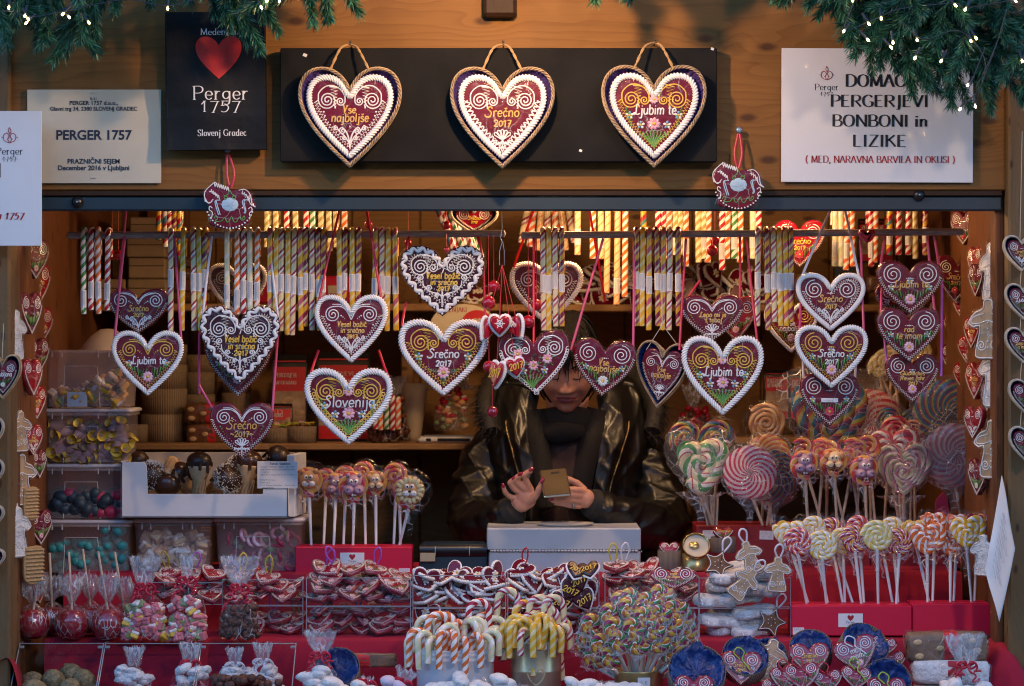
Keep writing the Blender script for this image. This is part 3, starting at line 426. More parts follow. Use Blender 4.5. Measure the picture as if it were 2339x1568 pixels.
lamp('ceiling_lamp',(.0,-.62,2.38),'warm lamp on the roof edge above the black board',6.8,.02,(1,.58,.27))
lamp('hanging_lamp',(.13,.42,1.95),'warm lamp hung behind the fascia above the seller',2.8,.03,(1,.60,.30))
lamp('hanging_lamp',(.70,.42,1.95),'warm lamp hung behind the fascia at the right end of the stall',1.3,.03,(1,.60,.30))
lamp('hanging_lamp',(-.6,.45,1.95),'warm lamp hung behind the fascia at the left end of the stall',.6,.03,(1,.60,.30))
# wooden hook block at top of the fascia
b=MB(); p=at(1142,10,-.03); box(b,(p.x,-.025,p.z+.03),(.078,.05,.12),'wood_dark',.008); box(b,(p.x,-.02,p.z+.1),(.09,.04,.1),'wood_dark',.006)
tag(b.build('wooden_bracket'),'dark brown wooden bracket block at the top middle of the fascia','bracket')
# ---------------- signs ----------------
def board(x0,x1,y0,y1,Y,th,m,name,label,cat,e=.002,rot=0):
    a,c=at(x0,y0,Y),at(x1,y1,Y); t=thing(name,label,cat,((a.x+c.x)/2,Y,(a.z+c.z)/2),(0,rot,0))
    w_,h_=c.x-a.x,a.z-c.z; b=MB(); box(b,(0,th/2,0),(w_,th,h_),m,e); return t,b,w_,h_
t,b,w_,h_=board(640,1638,110,370,-.045,.03,'blackboard','display_board','long black board on the fascia holding three gingerbread hearts','board')
b.build('panel',t)
b=MB(); box(b,(.0,.035,0),(w_*.8,.012,h_*.6),'wood_dark'); b.build('spacer',t)
for px,py,s in ((697,127,9),(1326,345,7),(1627,113,7)):
    q=at(px,py,-.04)-t.location; b=MB(); box(b,(q.x,-.001,q.z),(pm(s),.001,pm(s*.8)),'paper_white',.0003,ry=.4); b.build('paper_scrap',t)
def emblem(b,x,z,s,m,y):
    a=np.linspace(0,1,14)
    for sd in (-1,1):
        P=smooth(A([0,-.5],[.42,-.3],[.5,.1],[.25,.3],[.06,.1],[.1,-.1],[.22,-.2]),4)*A(sd,1)*s+A(x,z); tube(b,np.insert(P,1,y,1),s*.035,m,3)
        P=smooth(A([0,.1],[.14,-.15],[.08,-.38],[0,-.42]),4)*A(sd,1)*s+A(x,z); tube(b,np.insert(P,1,y,1),s*.03,m,3)
    P=smooth(A([0,.2],[.12,.45],[-.02,.75],[-.1,.45],[.02,.25]),4)*s+A(x,z); tube(b,np.insert(P,1,y,1),s*.035,m,3)
    for sd in (-1,1): blob(b,x+sd*.62*s,z-.05*s,.05*s,.05*s,.0002,m,0,y)
def logo(b,px,py,Y,o,s=1,big=.021,mr='ink_red',mk='ink'):
    q=at(px,py,Y)-o; y=q.y-.0006; emblem(b,q.x,q.z,.03*s,mr,y); serif_text(b,'Perger',q.x,q.z-.043*s,big*s*.8,mk,y,.8); serif_text(b,'·1·7·5·7·',q.x,q.z-.059*s,big*s*.6,mk,y,.6,maxw=.038*s)
# right white sign
t,b,w_,h_=board(1785,2223,111,417,-.012,.004,'paper_white','price_sign','white laminated sign with five centred lines on the right of the fascia','sign',.0008,.004)
b.build('sheet',t); O=t.location; b=MB(); y=-.0012
L_=lambda s,py,h,m='ink',px=2009,bold=1.7,mw=None: serif_text(b,s,at(px,0,-.012).x-O.x,at(0,py,-.012).z-O.z,pm(h),m,y,bold,maxw=pm(mw) if mw else None)
L_('DOMAČI',198,27,px=2005,mw=146); L_('PERGERJEVI',244,26,mw=222); L_('BONBONI in',289,26,px=2010,mw=216); L_('LIZIKE',335,26,px=2010,mw=122); L_('( MED, NARAVNA BARVILA IN OKUSI )',372,15,'ink_red',2011,1.3,340)
logo(b,1888,171,-.012,O,.85); logo(b,2128,168,-.012,O,.85); b.build('lettering',t)
b=MB(); box(b,(0,-.0016,0),(w_+.012,.0006,h_+.012),'laminate',.0002); b.build('plastic_sleeve',t)
# beige notice
t,b,w_,h_=board(62,368,205,419,-.010,.003,'paper_cream','stall_notice','cream laminated notice beside the black paper bag','sign',.0008)
b.build('sheet',t); O=t.location
for s,py,h,bd in (('B-31',229,6,.02),('PERGER 1757 d.o.o.,',240,9.5,.03),('Glavni trg 34, 2380 SLOVENJ GRADEC',253,9,.03),('PERGER 1757',319,22,.035),('PRAZNIČNI SEJEM',374,11,.03),('December 2016 v Ljubljani',389,11,.03)):
    q=at(214,py,-.01)-O; sans(s,(q.x,-.0012,q.z),pm(h),'ink_blue',t,bd)
for py in (213,408): b=MB(); q=at(212,py,-.01)-O; box(b,(q.x,-.001,q.z),(.012,.001,.001),'steel',.0002); b.build('staple',t)
b=MB(); box(b,(0,-.0018,0),(w_+.01,.0006,h_+.01),'laminate',.0002); b.build('plastic_sleeve',t)
# left white sign, cut by the frame
t,b,w_,h_=board(-290,95,254,562,-.09,.004,'paper_white','hanging_sign','white laminated sign hanging in front of the left post','sign',.0008)
b.build('sheet',t); O=t.location; b=MB()
logo(b,22,313,-.09,O,.95); _k=pm(30)/8*glyphs('MEDENI')[1]; serif_text(b,'MEDENI',at(4,0,-.09).x-O.x-_k/2,at(0,405,-.09).z-O.z,pm(30),'ink',-.0012,1.3); _k=pm(17)/8*glyphs('Vaša Pergerjeva 1757')[1]; serif_text(b,'Vaša Pergerjeva 1757',at(54,0,-.09).x-O.x-_k/2,at(0,501,-.09).z-O.z,pm(17),'ink_red',-.0012,1.5,slant=.2); b.build('lettering',t)
b=MB(); box(b,(0,-.0018,0),(w_+.01,.0006,h_+.01),'laminate',.0002); b.build('plastic_sleeve',t)
# black paper bag
def bagz(x,z):   # gently creased front
    return .004*np.sin(x*30+z*9)+.003*np.sin(z*34+x*12)
p0=at(494,185,-.05); t=thing('paper_bag','black paper bag printed with a red heart pinned on the fascia','paper bag',tuple(p0),(0,-.012,0))
bw,bh=pm(222),pm(312); b=MB(); xs=np.linspace(-bw/2,bw/2,30); zs=np.linspace(-bh/2,bh/2,36); X,Z=np.meshgrid(xs,zs); Yv=bagz(X,Z)+np.where(Z<-bh*.22,-.003,0)
b.grid(np.stack([X,Yv,Z],-1),'paperbag'); e=[np.stack([X[:,0],Yv[:,0],Z[:,0]],-1),np.stack([X[:,0]-pm(8),np.full(36,.03),Z[:,0]+.004],-1)]; b.grid(np.stack(e,1),'paperbag'); e=[np.stack([X[:,-1],Yv[:,-1],Z[:,-1]],-1),np.stack([X[:,-1],np.full(36,.03),Z[:,-1]],-1)]; b.grid(np.stack(e,1),'paperbag'); b.grid(np.stack([np.stack([xs,Yv[0],Z[0]],-1),np.stack([xs,Yv[0]*0+.03,Z[0]],-1)]),'paperbag')
b.build('bag_sheet',t); TB=t

# ---------------- across the lane, behind the camera: the lamp, and an unseen house front added to cut sky light ----------------
t=thing('street_lamp','street lamp standing across the lane, outside the view',"street lamp",(2.35,-5.2,0)); b=MB(); lathe(b,[(0,0),(.09,0),(.09,.3),(.05,.4),(.04,3.6),(0,3.6)],'lamp_metal',16); b.build('pole',t); b=MB(); lathe(b,[(.02,3.98),(.2,3.9),(.22,3.86),(.05,3.86)],'lamp_metal',20); b.build('lamp_hood',t); b=MB(); ball(b,(0,0,3.72),.12,'lamp_glass',16,10); b.build('globe',t)
d=bpy.data.lights.new('street_lamp_light','POINT'); d.energy=42; d.shadow_soft_size=.13; d.color=(1,.66,.45); o=bpy.data.objects.new('street_lamp_light',d); C.objects.link(o); o.location=(2.2,-5.05,3.72)
t=thing('sky_blocker_house','unseen dark house front added behind the camera to cut sky light and reflections','house',(0,-17,0))
b=MB(); box(b,(0,-.5,3.2),(46,1,6.4),'plaster',.02); b.build('wall',t)
for i in range(14):
    for k in range(2): b=MB(); box(b,(-21+3.2*i,.02,1.9+2.6*k),(1.3,.06,1.5),'window_dark',.01); b.build('window',t)
# ---------------- heart outline ----------------
def bez(p,n): 
    t=np.linspace(0,1,n,endpoint=False)[:,None]; a,b_,c,d=[np.array(v,float) for v in p]; return a*(1-t)**3+3*b_*t*(1-t)**2+3*c*t*t*(1-t)+d*t**3
_h=np.vstack([bez([(0,.56),(.1,.82),(.3,1),(.55,1)],40),bez([(.55,1),(.82,1),(1,.8),(1,.48)],30),bez([(1,.48),(1,.0),(.53,-.5),(0,-1)],60)])
def resamp(P,n,closed=True):
    if closed: P=np.vstack([P,P[:1]])
    l=np.concatenate([[0],np.cumsum(np.linalg.norm(np.diff(P,axis=0),axis=1))]); s=np.linspace(0,l[-1],n,endpoint=not closed); return np.stack([np.interp(s,l,P[:,i]) for i in range(P.shape[1])],-1)
HEART=np.vstack([_h,[[0,-1]],(_h*A(-1,1))[:0:-1]])   # clockwise from the notch over the right lobe
def outline(w_,h_,n=160): return resamp(HEART*A(w_/2,h_/2),n)
def inset(O,d):
    T=nrm(np.roll(O,-1,0)-np.roll(O,1,0)); N=np.stack([T[:,1],-T[:,0]],-1); Q=O+N*d
    D=np.linalg.norm(Q[:,None]-O[None],axis=2).min(1); return Q[D>abs(d)*.965]
def y3(P,y): return np.insert(np.asarray(P,float),1,y,1)
def spiral(cx,cz,r,turns,a0,d=1,rin=.12,n=None):
    n=n or int(turns*18); t=np.linspace(0,1,n); a=a0+d*t*turns*2*PI; rr=r*(1-t*(1-rin)); return np.stack([cx+rr*np.cos(a),cz+rr*np.sin(a)],-1)
# black bag print
b=MB(); pr=MB(); ho=outline(pm(104),pm(96),80)
q=at(500,138,-.05)-p0; rows=[]
for s in np.linspace(0,1,8): P=ho*s+A(q.x,q.z+pm(6)); rows.append(y3(P,0)); rows[-1][:,1]=bagz(P[:,0],P[:,1])-.0016
b.grid(np.array(rows),'red_print',wrap=True); b.build('heart_print',TB)
for s,px,py,h,bo,mw in (('Medeni raj',506,80,14,1,92),('Perger',504,228,30,.7,124),('1757',504,256,29,.5,90),('Slovenj Gradec',506,311,14,1,110)):
    q=at(px,py,-.05)-p0; m_=MB(); serif_text(m_,s,q.x,q.z,pm(h),'print_white',0,bo,maxw=pm(mw))
    for v in m_.V: v[:,1]+=bagz(v[:,0],v[:,2])-.0022-np.where(v[:,2]<-bh*.22+.01,.003,0)
    m_.build('lettering',TB)
# ---------------- gingerbread hearts ----------------
def zigzag(O,d1,d2,step,top=False,w_=1,h_=1):
    P=resamp(O,int(max(20,np.linalg.norm(np.diff(O,axis=0),axis=1).sum()/step)//2*2)); T=nrm(np.roll(P,-1,0)-np.roll(P,1,0)); N=np.stack([T[:,1],-T[:,0]],-1)
    d=np.where(np.arange(len(P))%2,d1,d2)[:,None]; Q=P+N*d; keep=(P[:,1]<h_*.2) if not top else np.ones(len(P),bool)
    i=np.where(keep)[0]; return Q[i[0]:i[-1]+1]
def loops(O,d,amp,step,h_,kx=1.25):
    n=int(np.linalg.norm(np.diff(O,axis=0),axis=1).sum()/step); P=resamp(O,n*10); T=nrm(np.roll(P,-1,0)-np.roll(P,1,0)); N=np.stack([T[:,1],-T[:,0]],-1); a=np.arange(len(P))/10*2*PI
    Q=P+N*(d+amp*np.cos(a))[:,None]+T*(amp*kx*np.sin(a))[:,None]; i=np.where(P[:,1]<h_*.2)[0]; return Q[i[0]:i[-1]+1]
def flower(mb,x,z,r,m,y,n=9,core='ic_yellow',tw=.35):
    for k in range(n):
        a=k*2*PI/n; blob(mb,x+math.cos(a)*r*.58,z+math.sin(a)*r*.58,r*.46,r*.29,r*.3,m,a+tw,y,7)
    blob(mb,x,z,r*.33,r*.33,r*.45,core,0,y)
def posy(mb,x,z,r,y,bl='ic_blue'):
    for k in range(5):
        a=k*2*PI/5+.3; blob(mb,x+math.cos(a)*r*.6,z+math.sin(a)*r*.6,r*.4,r*.32,r*.25,bl if k%2 else 'ic_white',a,y,6)
    blob(mb,x,z,r*.3,r*.3,r*.4,'ic_yellow',0,y,6)
def leafzig(mb,x,z,dx,dz,wd,n,m,r,y):
    P=[]; L_=math.hypot(dx,dz); ux,uz=dx/L_,dz/L_
    for k in range(n*2+1):
        t=k/(n*2); s=(1-t)*wd*(1 if k%2 else -1); P.append((x+dx*t-uz*s,z+dz*t+ux*s))
    tube(mb,y3(P,y),r,m,4)
def make_heart(x0,x1,y0,y1,Y,label,border=None,zig='ic_white',zst='zig',sp='ic_white',style='curl',text=(),orn=(),body='glaze',rot=0,tilt=0,group=None,basket=None,wrap=True,name='gingerbread_heart',cat='gingerbread heart',th=.016,tc='ic_gold',ts=1.0,lw=1.0,tz=0):
    c=at((x0+x1)/2,(y0+y1)/2,Y); W,H=pm(x1-x0,Y),pm(y1-y0,Y)
    t=thing(name,label,cat,tuple(c),(tilt,rot,tz),group)
    yb=0
    if basket:
        bm='wicker' if basket!='pale' else 'wicker_pale'; O=outline(W,H,240); b=MB(); n=len(O); T=nrm(np.roll(O,-1,0)-np.roll(O,1,0)); N=np.stack([-T[:,1],T[:,0]],-1)
        ph=np.arange(n)*2*PI*26/n; kb=min(1,W/.22)
        for k in range(3): tube(b,np.stack([O[:,0]-N[:,0]*kb*(.0022+.0028*np.sin(ph+k*2.09)),-.004+.004*np.cos(ph+k*2.09),O[:,1]-N[:,1]*kb*(.0022+.0028*np.sin(ph+k*2.09))],-1),.0017*(.4+.6*kb),bm,4,closed=True)
        dp=.04
        for k in range(5):
            s=1-.035*k; tube(b,np.stack([O[:,0]*s,.004+k*.008+.002*np.sin(ph*3+k*PI),O[:,1]*s],-1),.0027,bm,4,closed=True)
        for k in range(0,n,8): tube(b,A([O[k,0],0,O[k,1]],[O[k,0]*.86,dp,O[k,1]*.86]),.0024,bm,4,ref=(.3,.1,1))
        prism(b,O*.86,dp-.003,dp,bm); b.build('basket',t)
        b=MB(); rows=[]
        for s,yy in ((.985,-.002),(.95,.003),(.9,.012),(.84,.014),(.7,.018),(0,.018)): P=O*s; rows.append(y3(P,0)); rows[-1][:,1]=yy+(.003*nr.randn(n) if 0<s<.98 else 0)
        b.grid(np.array(rows),'foil_purple' if basket=='purple' else 'paper_blue',wrap=True); b.build('lining_paper',t)
        k=.85 if basket=='purple' else .8; W,H=W*k,H*k; th=.012; yb=.006
    yf=yb-th/2
    O=outline(W,H); b=MB(); prism(b,O,yb-th/2,yb+th/2,'ginger' if border is None and False else body,min(.004,th*.3)); b.build('gingerbread',t)
    I=W*.5; r=I*.013*lw+.0003; dec=MB(); cr=MB(); y=yf-r*.4
    inn=O; k_in=.93
    if border in('rope','smooth'):
        bw=I*.072; P=inset(O,bw*.8); P=resamp(P,90*6); ph=np.arange(len(P))*2*PI/6+.35*np.sin(np.arange(len(P))*.11+x0)
        T=nrm(np.roll(P,-1,0)-np.roll(P,1,0)); N=np.stack([T[:,1],-T[:,0]],-1)
        if border=='smooth': rr=bw*(1+.05*np.sin(ph))
        else: rr=bw*(.97+.17*np.sin(ph)+.05*np.sin(np.arange(len(P))*.045+x0)+.03*nr.randn(len(P)))
        # slanted ridges: shift ring centres along the tangent by side
        m_=MB(); n=len(P); a=np.linspace(0,2*PI,9); S=y3(N,0); Tt=y3(T,0)
        V=y3(P,yf-bw*.12)[:,None,:]+(rr[:,None,None])*(np.cos(a)[None,:,None]*S[:,None,:]+np.sin(a)[None,:,None]*A(0,-.75,0)[None,None,:])+np.cos(a)[None,:,None]*Tt[:,None,:]*bw*.8
        V=np.concatenate([V,V[:1]]); m_.grid(V,'ic_white'); m_.build('icing_border',t); inn=inset(O,bw*1.9); k_in=.84
    if border=='wave':
        P=resamp(inset(O,I*.045),24*10); T=nrm(np.roll(P,-1,0)-np.roll(P,1,0)); N=np.stack([T[:,1],-T[:,0]],-1); ph=np.arange(len(P))*2*PI/10
        Q=P+N*(I*.045*(1+.9*np.cos(ph)))[:,None]; m_=MB(); tube(m_,y3(Q,yf),I*.042*(1+.25*np.sin(ph)),'ic_white',6,closed=True,flat=.6)
        for i in range(0,len(P),10): blob(m_,P[i,0]-N[i,0]*I*.0,P[i,1]-N[i,1]*I*.0,I*.026,I*.026,I*.03,'ic_white',0,yf,7)
        m_.build('icing_border',t); inn=inset(O,I*.17); k_in=.84
    # edge row of zigzags or scrolls
    if zst:
        Q=resamp(inn,200); a_=I*.1
        if zst=='zig': P=zigzag(Q,I*.02,a_*1.1,I*.038,False,W,H); tube(dec,y3(P,y),r,zig,4)
        elif zst=='dense': P=zigzag(Q,I*.02,a_*1.1,I*.035,False,W,H); tube(dec,y3(P,y),r*1.1,zig,4)
        elif zst=='loop': P=loops(Q,I*.055,I*.045,I*.085,H); tube(dec,y3(P,y),r*.8,zig,4)
        elif zst=='scallop':
            P=loops(Q,I*.05,I*.05,I*.11,H,.2); tube(dec,y3(P,y),r,zig,4)
            Q2=inset(inn,I*.045); Q2=resamp(Q2,56)
            for q in Q2[Q2[:,1]<H*.2]: blob(dec,q[0],q[1],I*.016,I*.016,I*.02,zig,0,yf,5)
    kx,kz=W/2*k_in,H/2*k_in; G=lambda X,Z:(X*kx,Z*kz+H*.012)
    def sp_(cx,cz,rr,turns,a0,d): 
        P=spiral(0,0,rr*kx,turns,a0,d)+A(*G(cx,cz)); tube(dec,y3(P,y),r,sp,4); return P
    if style in('curl','simple','big'):
        for s in (1,-1):
            if style=='curl':
                sp_(s*.62,.45,.25,2.5,0 if s>0 else PI,-s); sp_(s*.26,.42,.125,1.7,PI if s>0 else 0,s)
                P=smooth([G(s*.87,.45),G(s*.85,.66),G(s*.68,.83),G(s*.48,.86),G(s*.27,.76),G(s*.15,.58),G(s*.135,.42)],5); tube(dec,y3(P,y),r,sp,4)
                leafzig(dec,*G(s*.44,.84),-s*.03*kx,-.62*kz,kx*.12,7,sp,r*1.25,y)
            elif style=='simple':
                sp_(s*.6,.48,.26,2.3,PI/2,-s); P=smooth([G(s*.6,.48+.26*kx/kz),G(s*.35,.76),G(s*.16,.62),G(0,.3)],5); tube(dec,y3(P,y),r,sp,4)
                P=smooth([G(s*.62,.84),G(s*.33,.82),G(s*.13,.64),G(0,.42)],5); tube(dec,y3(P,y),r*.8,sp,4)
                for k in range(3): blob(dec,*G(s*(.33-.06*k),.44-.05*k),I*(.026-.006*k),I*(.026-.006*k),I*.02,sp,0,yf,6)
            else:
                sp_(s*.56,.5,.33,2.5,PI/2,-s)
        if style=='big':
            for k in range(-2,3): blob(dec,*G(k*.06,.34),I*(.03-.007*abs(k)),I*(.03-.007*abs(k)),I*.02,sp,0,yf,6)
    dots=lambda x,z,dx,dz,n,m,s=.026: [blob(dec,*G(x+dx*k,z+dz*k),I*s*(1-.13*k),I*s*(1-.13*k),I*.02,m,0,yf,6) for k in range(n)]
    for o in orn:
        if o=='curls':
            for s in (1,-1):
                P=smooth([G(0,-.86),G(s*.04,-.6),G(s*.12,-.42),G(s*.22,-.32)],4); tube(dec,y3(P,y),r*1.2,sp,4)
                P=spiral(*G(s*.2,-.42),.1*kx,1.6,PI/2,-s); tube(dec,y3(P,y),r,sp,4); P=spiral(*G(s*.14,-.62),.07*kx,1.4,PI/2,-s); tube(dec,y3(P,y),r,sp,4)
                P=smooth([G(0,-.82),G(s*.12,-.6),G(s*.3,-.42),G(s*.36,-.3)],4); tube(dec,y3(P,y),r,sp,4)
                P=spiral(*G(s*.38,-.34),.07*kx,1.4,PI/2,-s); tube(dec,y3(P,y),r,sp,4); dots(s*.28,-.5,s*.06,.07,4,sp,.014)
            blob(dec,*G(0,-.3),I*.022,I*.03,I*.02,sp,0,yf,6)
        elif o=='frame':
            for s in (1,-1):
                P=smooth([G(0,-.7),G(s*.06,-.5),G(s*.35,-.38),G(s*.52,-.2),G(s*.55,-.02)],5); tube(dec,y3(P,y),r,sp,4)
                for cx,cz,rr in ((.6,.08,.1),(.36,-.26,.09),(.14,-.5,.07)): P=spiral(*G(s*cx,cz),rr*kx,1.6,-PI/2,s); tube(dec,y3(P,y),r,sp,4)
                dots(s*.7,.2,-s*.02,-.08,3,sp,.02); dots(s*.1,-.36,s*.06,.03,4,sp,.016)
            P=A(G(0,-.9),G(0,-.3)); tube(dec,y3(P,y),r*1.4,sp,4)
        elif o=='dots':
            for s in (1,-1): dots(s*.72,.12,-s*.03,-.11,4,sp)
        elif o=='gdots':
            for s in (1,-1): dots(s*.72,.12,-s*.045,-.1,4,'ic_green',.03)
        elif o=='fan':
            for k in range(-2,3):
                a=PI/2+k*.42; P=[G(0,-.66),(G(0,-.66)[0]+.26*kx*math.cos(a-.17),G(0,-.66)[1]+.26*kx*math.sin(a-.17)),(G(0,-.66)[0]+.29*kx*math.cos(a),G(0,-.66)[1]+.29*kx*math.sin(a)),(G(0,-.66)[0]+.26*kx*math.cos(a+.17),G(0,-.66)[1]+.26*kx*math.sin(a+.17)),G(0,-.66)]
                tube(dec,y3(P,y),r,sp,4)
                P=smooth([G(0,-.68),G(k*.05,-.78),G(k*.1,-.72),G(k*.13,-.8)],3); tube(dec,y3(P,y),r*1.2,sp,4)
            tube(dec,y3([G(0,-.66),G(0,-.9)],y),r*1.3,sp,4)
            for s in (1,-1): dots(s*.2,-.62,s*.07,.09,4,sp,.016)
        elif o in('grass','grassV'):
            P=[]; N=32
            for k in range(N+1):
                X=-.8+1.6*k/N; lim=-.98+abs(X)*1.12; top=-.2+(.28*abs(X)**1.5 if o=='grass' else .55*abs(X)**1.3)-.04*(k%3); zb=max(lim+.14,-.75) if abs(X)>.12 else -.62
                if top<zb: continue
                P.append(G(X,top if k%2 else zb))
            tube(dec,y3(P,y),r*1.7,'ic_green',4)
        elif o in('pink','red','white'):
            flower(dec,*G(0,-.52),.19*kx,{'pink':'ic_pink','red':'ic_red','white':'ic_white'}[o],yf,10)
        elif o=='pinktop': flower(dec,*G(0,.44),.13*kx,'ic_pink',yf,9)
        elif o=='bluetop': posy(dec,*G(0,.22),.12*kx,yf)
        elif o=='sideposy':
            for s in (1,-1):
                posy(dec,*G(s*.66,.0),.12*kx,yf); leafzig(dec,*G(s*.66,-.02),-s*.04*kx,-.3*kz,kx*.08,5,'ic_green',r*1.1,y); leafzig(dec,*G(s*.7,.02),s*.06*kx,.2*kz,kx*.07,4,'ic_green',r*1.1,y)
        elif o=='smallposy':
            for s in (1,-1): posy(dec,*G(s*.62,-.02),.12*kx,yf)
        elif o=='bouquet':
            for k in range(-4,5):
                P=smooth([G(0,-.9),G(k*.05,-.66),G(k*.085,-.56),G(k*.1,-.42-abs(k)*.015)],4); P=P+np.stack([.012*kx*np.sin(np.arange(len(P))*2.2),0*P[:,0]],-1); tube(dec,y3(P,y),r*1.1,'ic_green',4)
            for s in (1,-1): posy(dec,*G(s*.36,-.27),.12*kx,yf)
            flower(dec,*G(0,-.24),.18*kx,'ic_pink',yf,9)
        elif o=='threeflower':
            leafzig(dec,*G(0,-.55),0,-.36*kz,kx*.12,5,'ic_green',r*1.2,y)
            for s in (1,-1): leafzig(dec,*G(s*.1,-.5),s*.3*kx,.1*kz,kx*.12,5,'ic_green',r*1.2,y)
            flower(dec,*G(0,-.5),.18*kx,'ic_pink',yf,9)
        elif o=='meadow':
            for s,(cx,cz) in ((1,(.38,.08)),(-1,(-.5,.3)),(1,(-.05,-.12))):
                for a in (.3,1.7,2.9,4.2,5.4): leafzig(dec,*G(cx,cz),.26*kx*math.cos(a),.26*kx*math.sin(a),kx*.06,5,'ic_green',r,y)
                flower(dec,*G(cx,cz),.16*kx,'ic_pink',yf,9)
            for k in range(-4,4):
                P=smooth([G(-.1,-.9),G(-.1+k*.05,-.68),G(-.08+k*.085,-.58),G(-.05+k*.11,-.4)],4); tube(dec,y3(P,y),r*1.1,'ic_green',4)
            for s in (-.35,.28): posy(dec,*G(s,-.3),.12*kx,yf)
        elif o=='snow':
            for k in range(6):
                a=k*PI/3; u=A(math.cos(a),math.sin(a)); c_=A(*G(0,.05)); tube(dec,y3([c_,c_+u*.4*kx],y),r*1.6,'ic_white',4)
                v=A(-u[1],u[0]); tube(dec,y3([c_+u*.36*kx+v*.12*kx,c_+u*.22*kx,c_+u*.36*kx-v*.12*kx],y),r*1.4,'ic_white',4)
        elif o=='sticker':
            q=G(0,-.05); box(dec,(q[0],yf-.002,q[1]),(.62*kx,.0006,.17*kz),'paper_white',.0002)
        elif o=='hole': blob(dec,*G(0,.22),.07*kx,.07*kx,.0005,'dot_hole',0,yf-.0005)
        elif o=='almond':
            for s in (1,-1): blob(dec,*G(s*.3,-.2),.1*kx,.2*kx,.004,'almond',s*.4,yf)
    dec.build('icing_pattern',t)
    for (s,X,Z,h,mw,col) in text:
        q=G(X,Z); b=MB(); ice_text(b,s,q[0],q[1],h*kz*ts*.94,col or tc,r*1.08,mw*2*kx if mw else None,y=yf-r*.3); b.build('lettering',t)
    if wrap:
        b=MB(); rows=[]; n=len(O)
        for s,yy in ((1.045,.6),(1.03,.1),(1.0,-.45),(.9,-.62),(.6,-.66),(.25,-.66),(0,-.66)):
            P=O*s; P=P+nr.randn(n,2)*(I*.012 if s>1 else 0); V=y3(P,yb+yy*(th+.006)); V[:,1]+=nr.randn(n)*(.0006 if s<1 else .0); rows.append(V)
        rows=np.array(rows); b.grid(rows,'cello',wrap=True); b.build('cellophane',t)
    return t,c,W,H
def ribbon(root,pts,m,wd=.006,name='ribbon',ref=(0,1,0)):
    P=smooth([list(at(*p)) for p in pts],4) if len(pts)>2 else np.linspace(list(at(*pts[0])),list(at(*pts[1])),6)
    b=MB(); strip(b,P,wd,m,ref); return wpart(b,name,root)
def thread(root,pts,m='thread_red',r=.0009,name='thread'):
    P=np.array([list(at(*p)) for p in pts]); b=MB(); tube(b,P,r,m,4); return wpart(b,name,root)
VB=lambda k=1,c=None:[('Vesel božič',.02,.05,.21*k,.48,c),('in srečno',.04,-.16,.2*k,.4,c),('2017',.03,-.36,.19*k,.24,c)]
S2=lambda c=None,z=.0,c2=None:[('Srečno',0,z-.03,.28,.46,c),('2017',0,z-.3,.22,.25,c2 or c)]
LJ=lambda c='ic_white',z=-.02:[('Ljubim te',.02,z-.03,.29,.58,c)]
VN=lambda c=None,z=.08:[('Vse',-.02,z-.04,.22,.26,c),('najboljše',0,z-.28,.25,.52,c)]
# three basket hearts on the board
for x0,x1,y0,y1,lab,kw in ((683,915,155,381,'wicker-framed gingerbread heart reading Vse najboljše with white curls, on the black board',dict(text=VN('ic_gold',.12),orn=('curls','dots'),style='curl')),
  (1030,1265,155,383,'wicker-framed gingerbread heart reading Srečno 2017 with white scallops, on the black board',dict(text=S2('ic_gold',.02),orn=('fan',),style='curl',zst='scallop')),
  (1376,1612,151,381,'wicker-framed gingerbread heart reading Ljubim te with yellow zigzag, on the black board',dict(text=LJ('ic_white',.05),orn=('bouquet','pinktop','sideposy'),sp='ic_yellow',zig='ic_yellow',style='curl'))):
    t,c,W,H=make_heart(x0,x1,y0,y1,-.085,lab,border='rope',basket='purple',group='basket hearts on the black board',cat='basket heart',**kw)
    xa=(x0+x1)/2
    P=smooth([list(at(xa-45,y0+6,-.09)),list(at(xa-25,y0-38,-.075)),list(at(xa-12,y0-50,-.06)),list(at(xa+2,y0-52,-.05)),list(at(xa+14,y0-48,-.06)),list(at(xa+24,y0-34,-.075)),list(at(xa+44,y0+6,-.09))],6)
    b=MB(); 
    for k in range(2):
        ph=np.arange(len(P))*1.1+k*PI; Q=P+np.stack([.0016*np.cos(ph),.0016*np.sin(ph),0*ph],-1); tube(b,Q,.0022,'rope',5)
    wpart(b,'rope_loop',t)
    b=MB(); q=at(xa+2,y0-54,-.05); tube(b,A([q.x,-.0,q.z-.002],[q.x,-.06,q.z]),.0016,'nail',6,ref=(0,0,1)); ball(b,(q.x,-.061,q.z+.004),.003,'nail',8,5); wpart(b,'nail',t)
# hearts hung from the rails
H_=[]
def hang(*a,rib=None,rm='rib_red',ytop=None,**k):
    t,c,W,H=make_heart(*a,**k); x0,x1,y0,y1,Y=a[:5]
    if rib:
        for (px,py,ex,ey) in rib: ribbon(t,[(px,py,YR-.012),((px+ex)/2+rng.uniform(-1,1),(py+ey)/2,(YR+Y)/2),(ex,ey,Y-.004)],rm)
    return t
pk='rib_pink'
hang(247,387,660,762,.20,'small Srečno 2017 heart without border, upper one at the far left',text=S2('ic_gold',.0),orn=('curls','gdots'),style='simple',rib=[(288,478,262,770)],rm=pk,group='hearts hung from the rails')
hang(257,420,757,904,.17,'rope-edged Ljubim te heart at the far left above the plastic boxes',border='rope',zig='ic_yellow',sp='ic_yellow',style='simple',text=LJ(),orn=('grass','pink','smallposy'),rib=[(286,540,262,775),(398,540,414,780)],rm=pk,group='hearts hung from the rails')
hang(457,640,699,877,.15,'Vesel božič heart with wavy white edge, hanging low over the cardboard tubs',border='wave',body='glaze_dark',text=VB(1,'ic_yellow'),orn=('frame',),style='curl',rib=[(484,540,462,735),(612,540,637,740)],rm='rib_white',group='hearts hung from the rails')
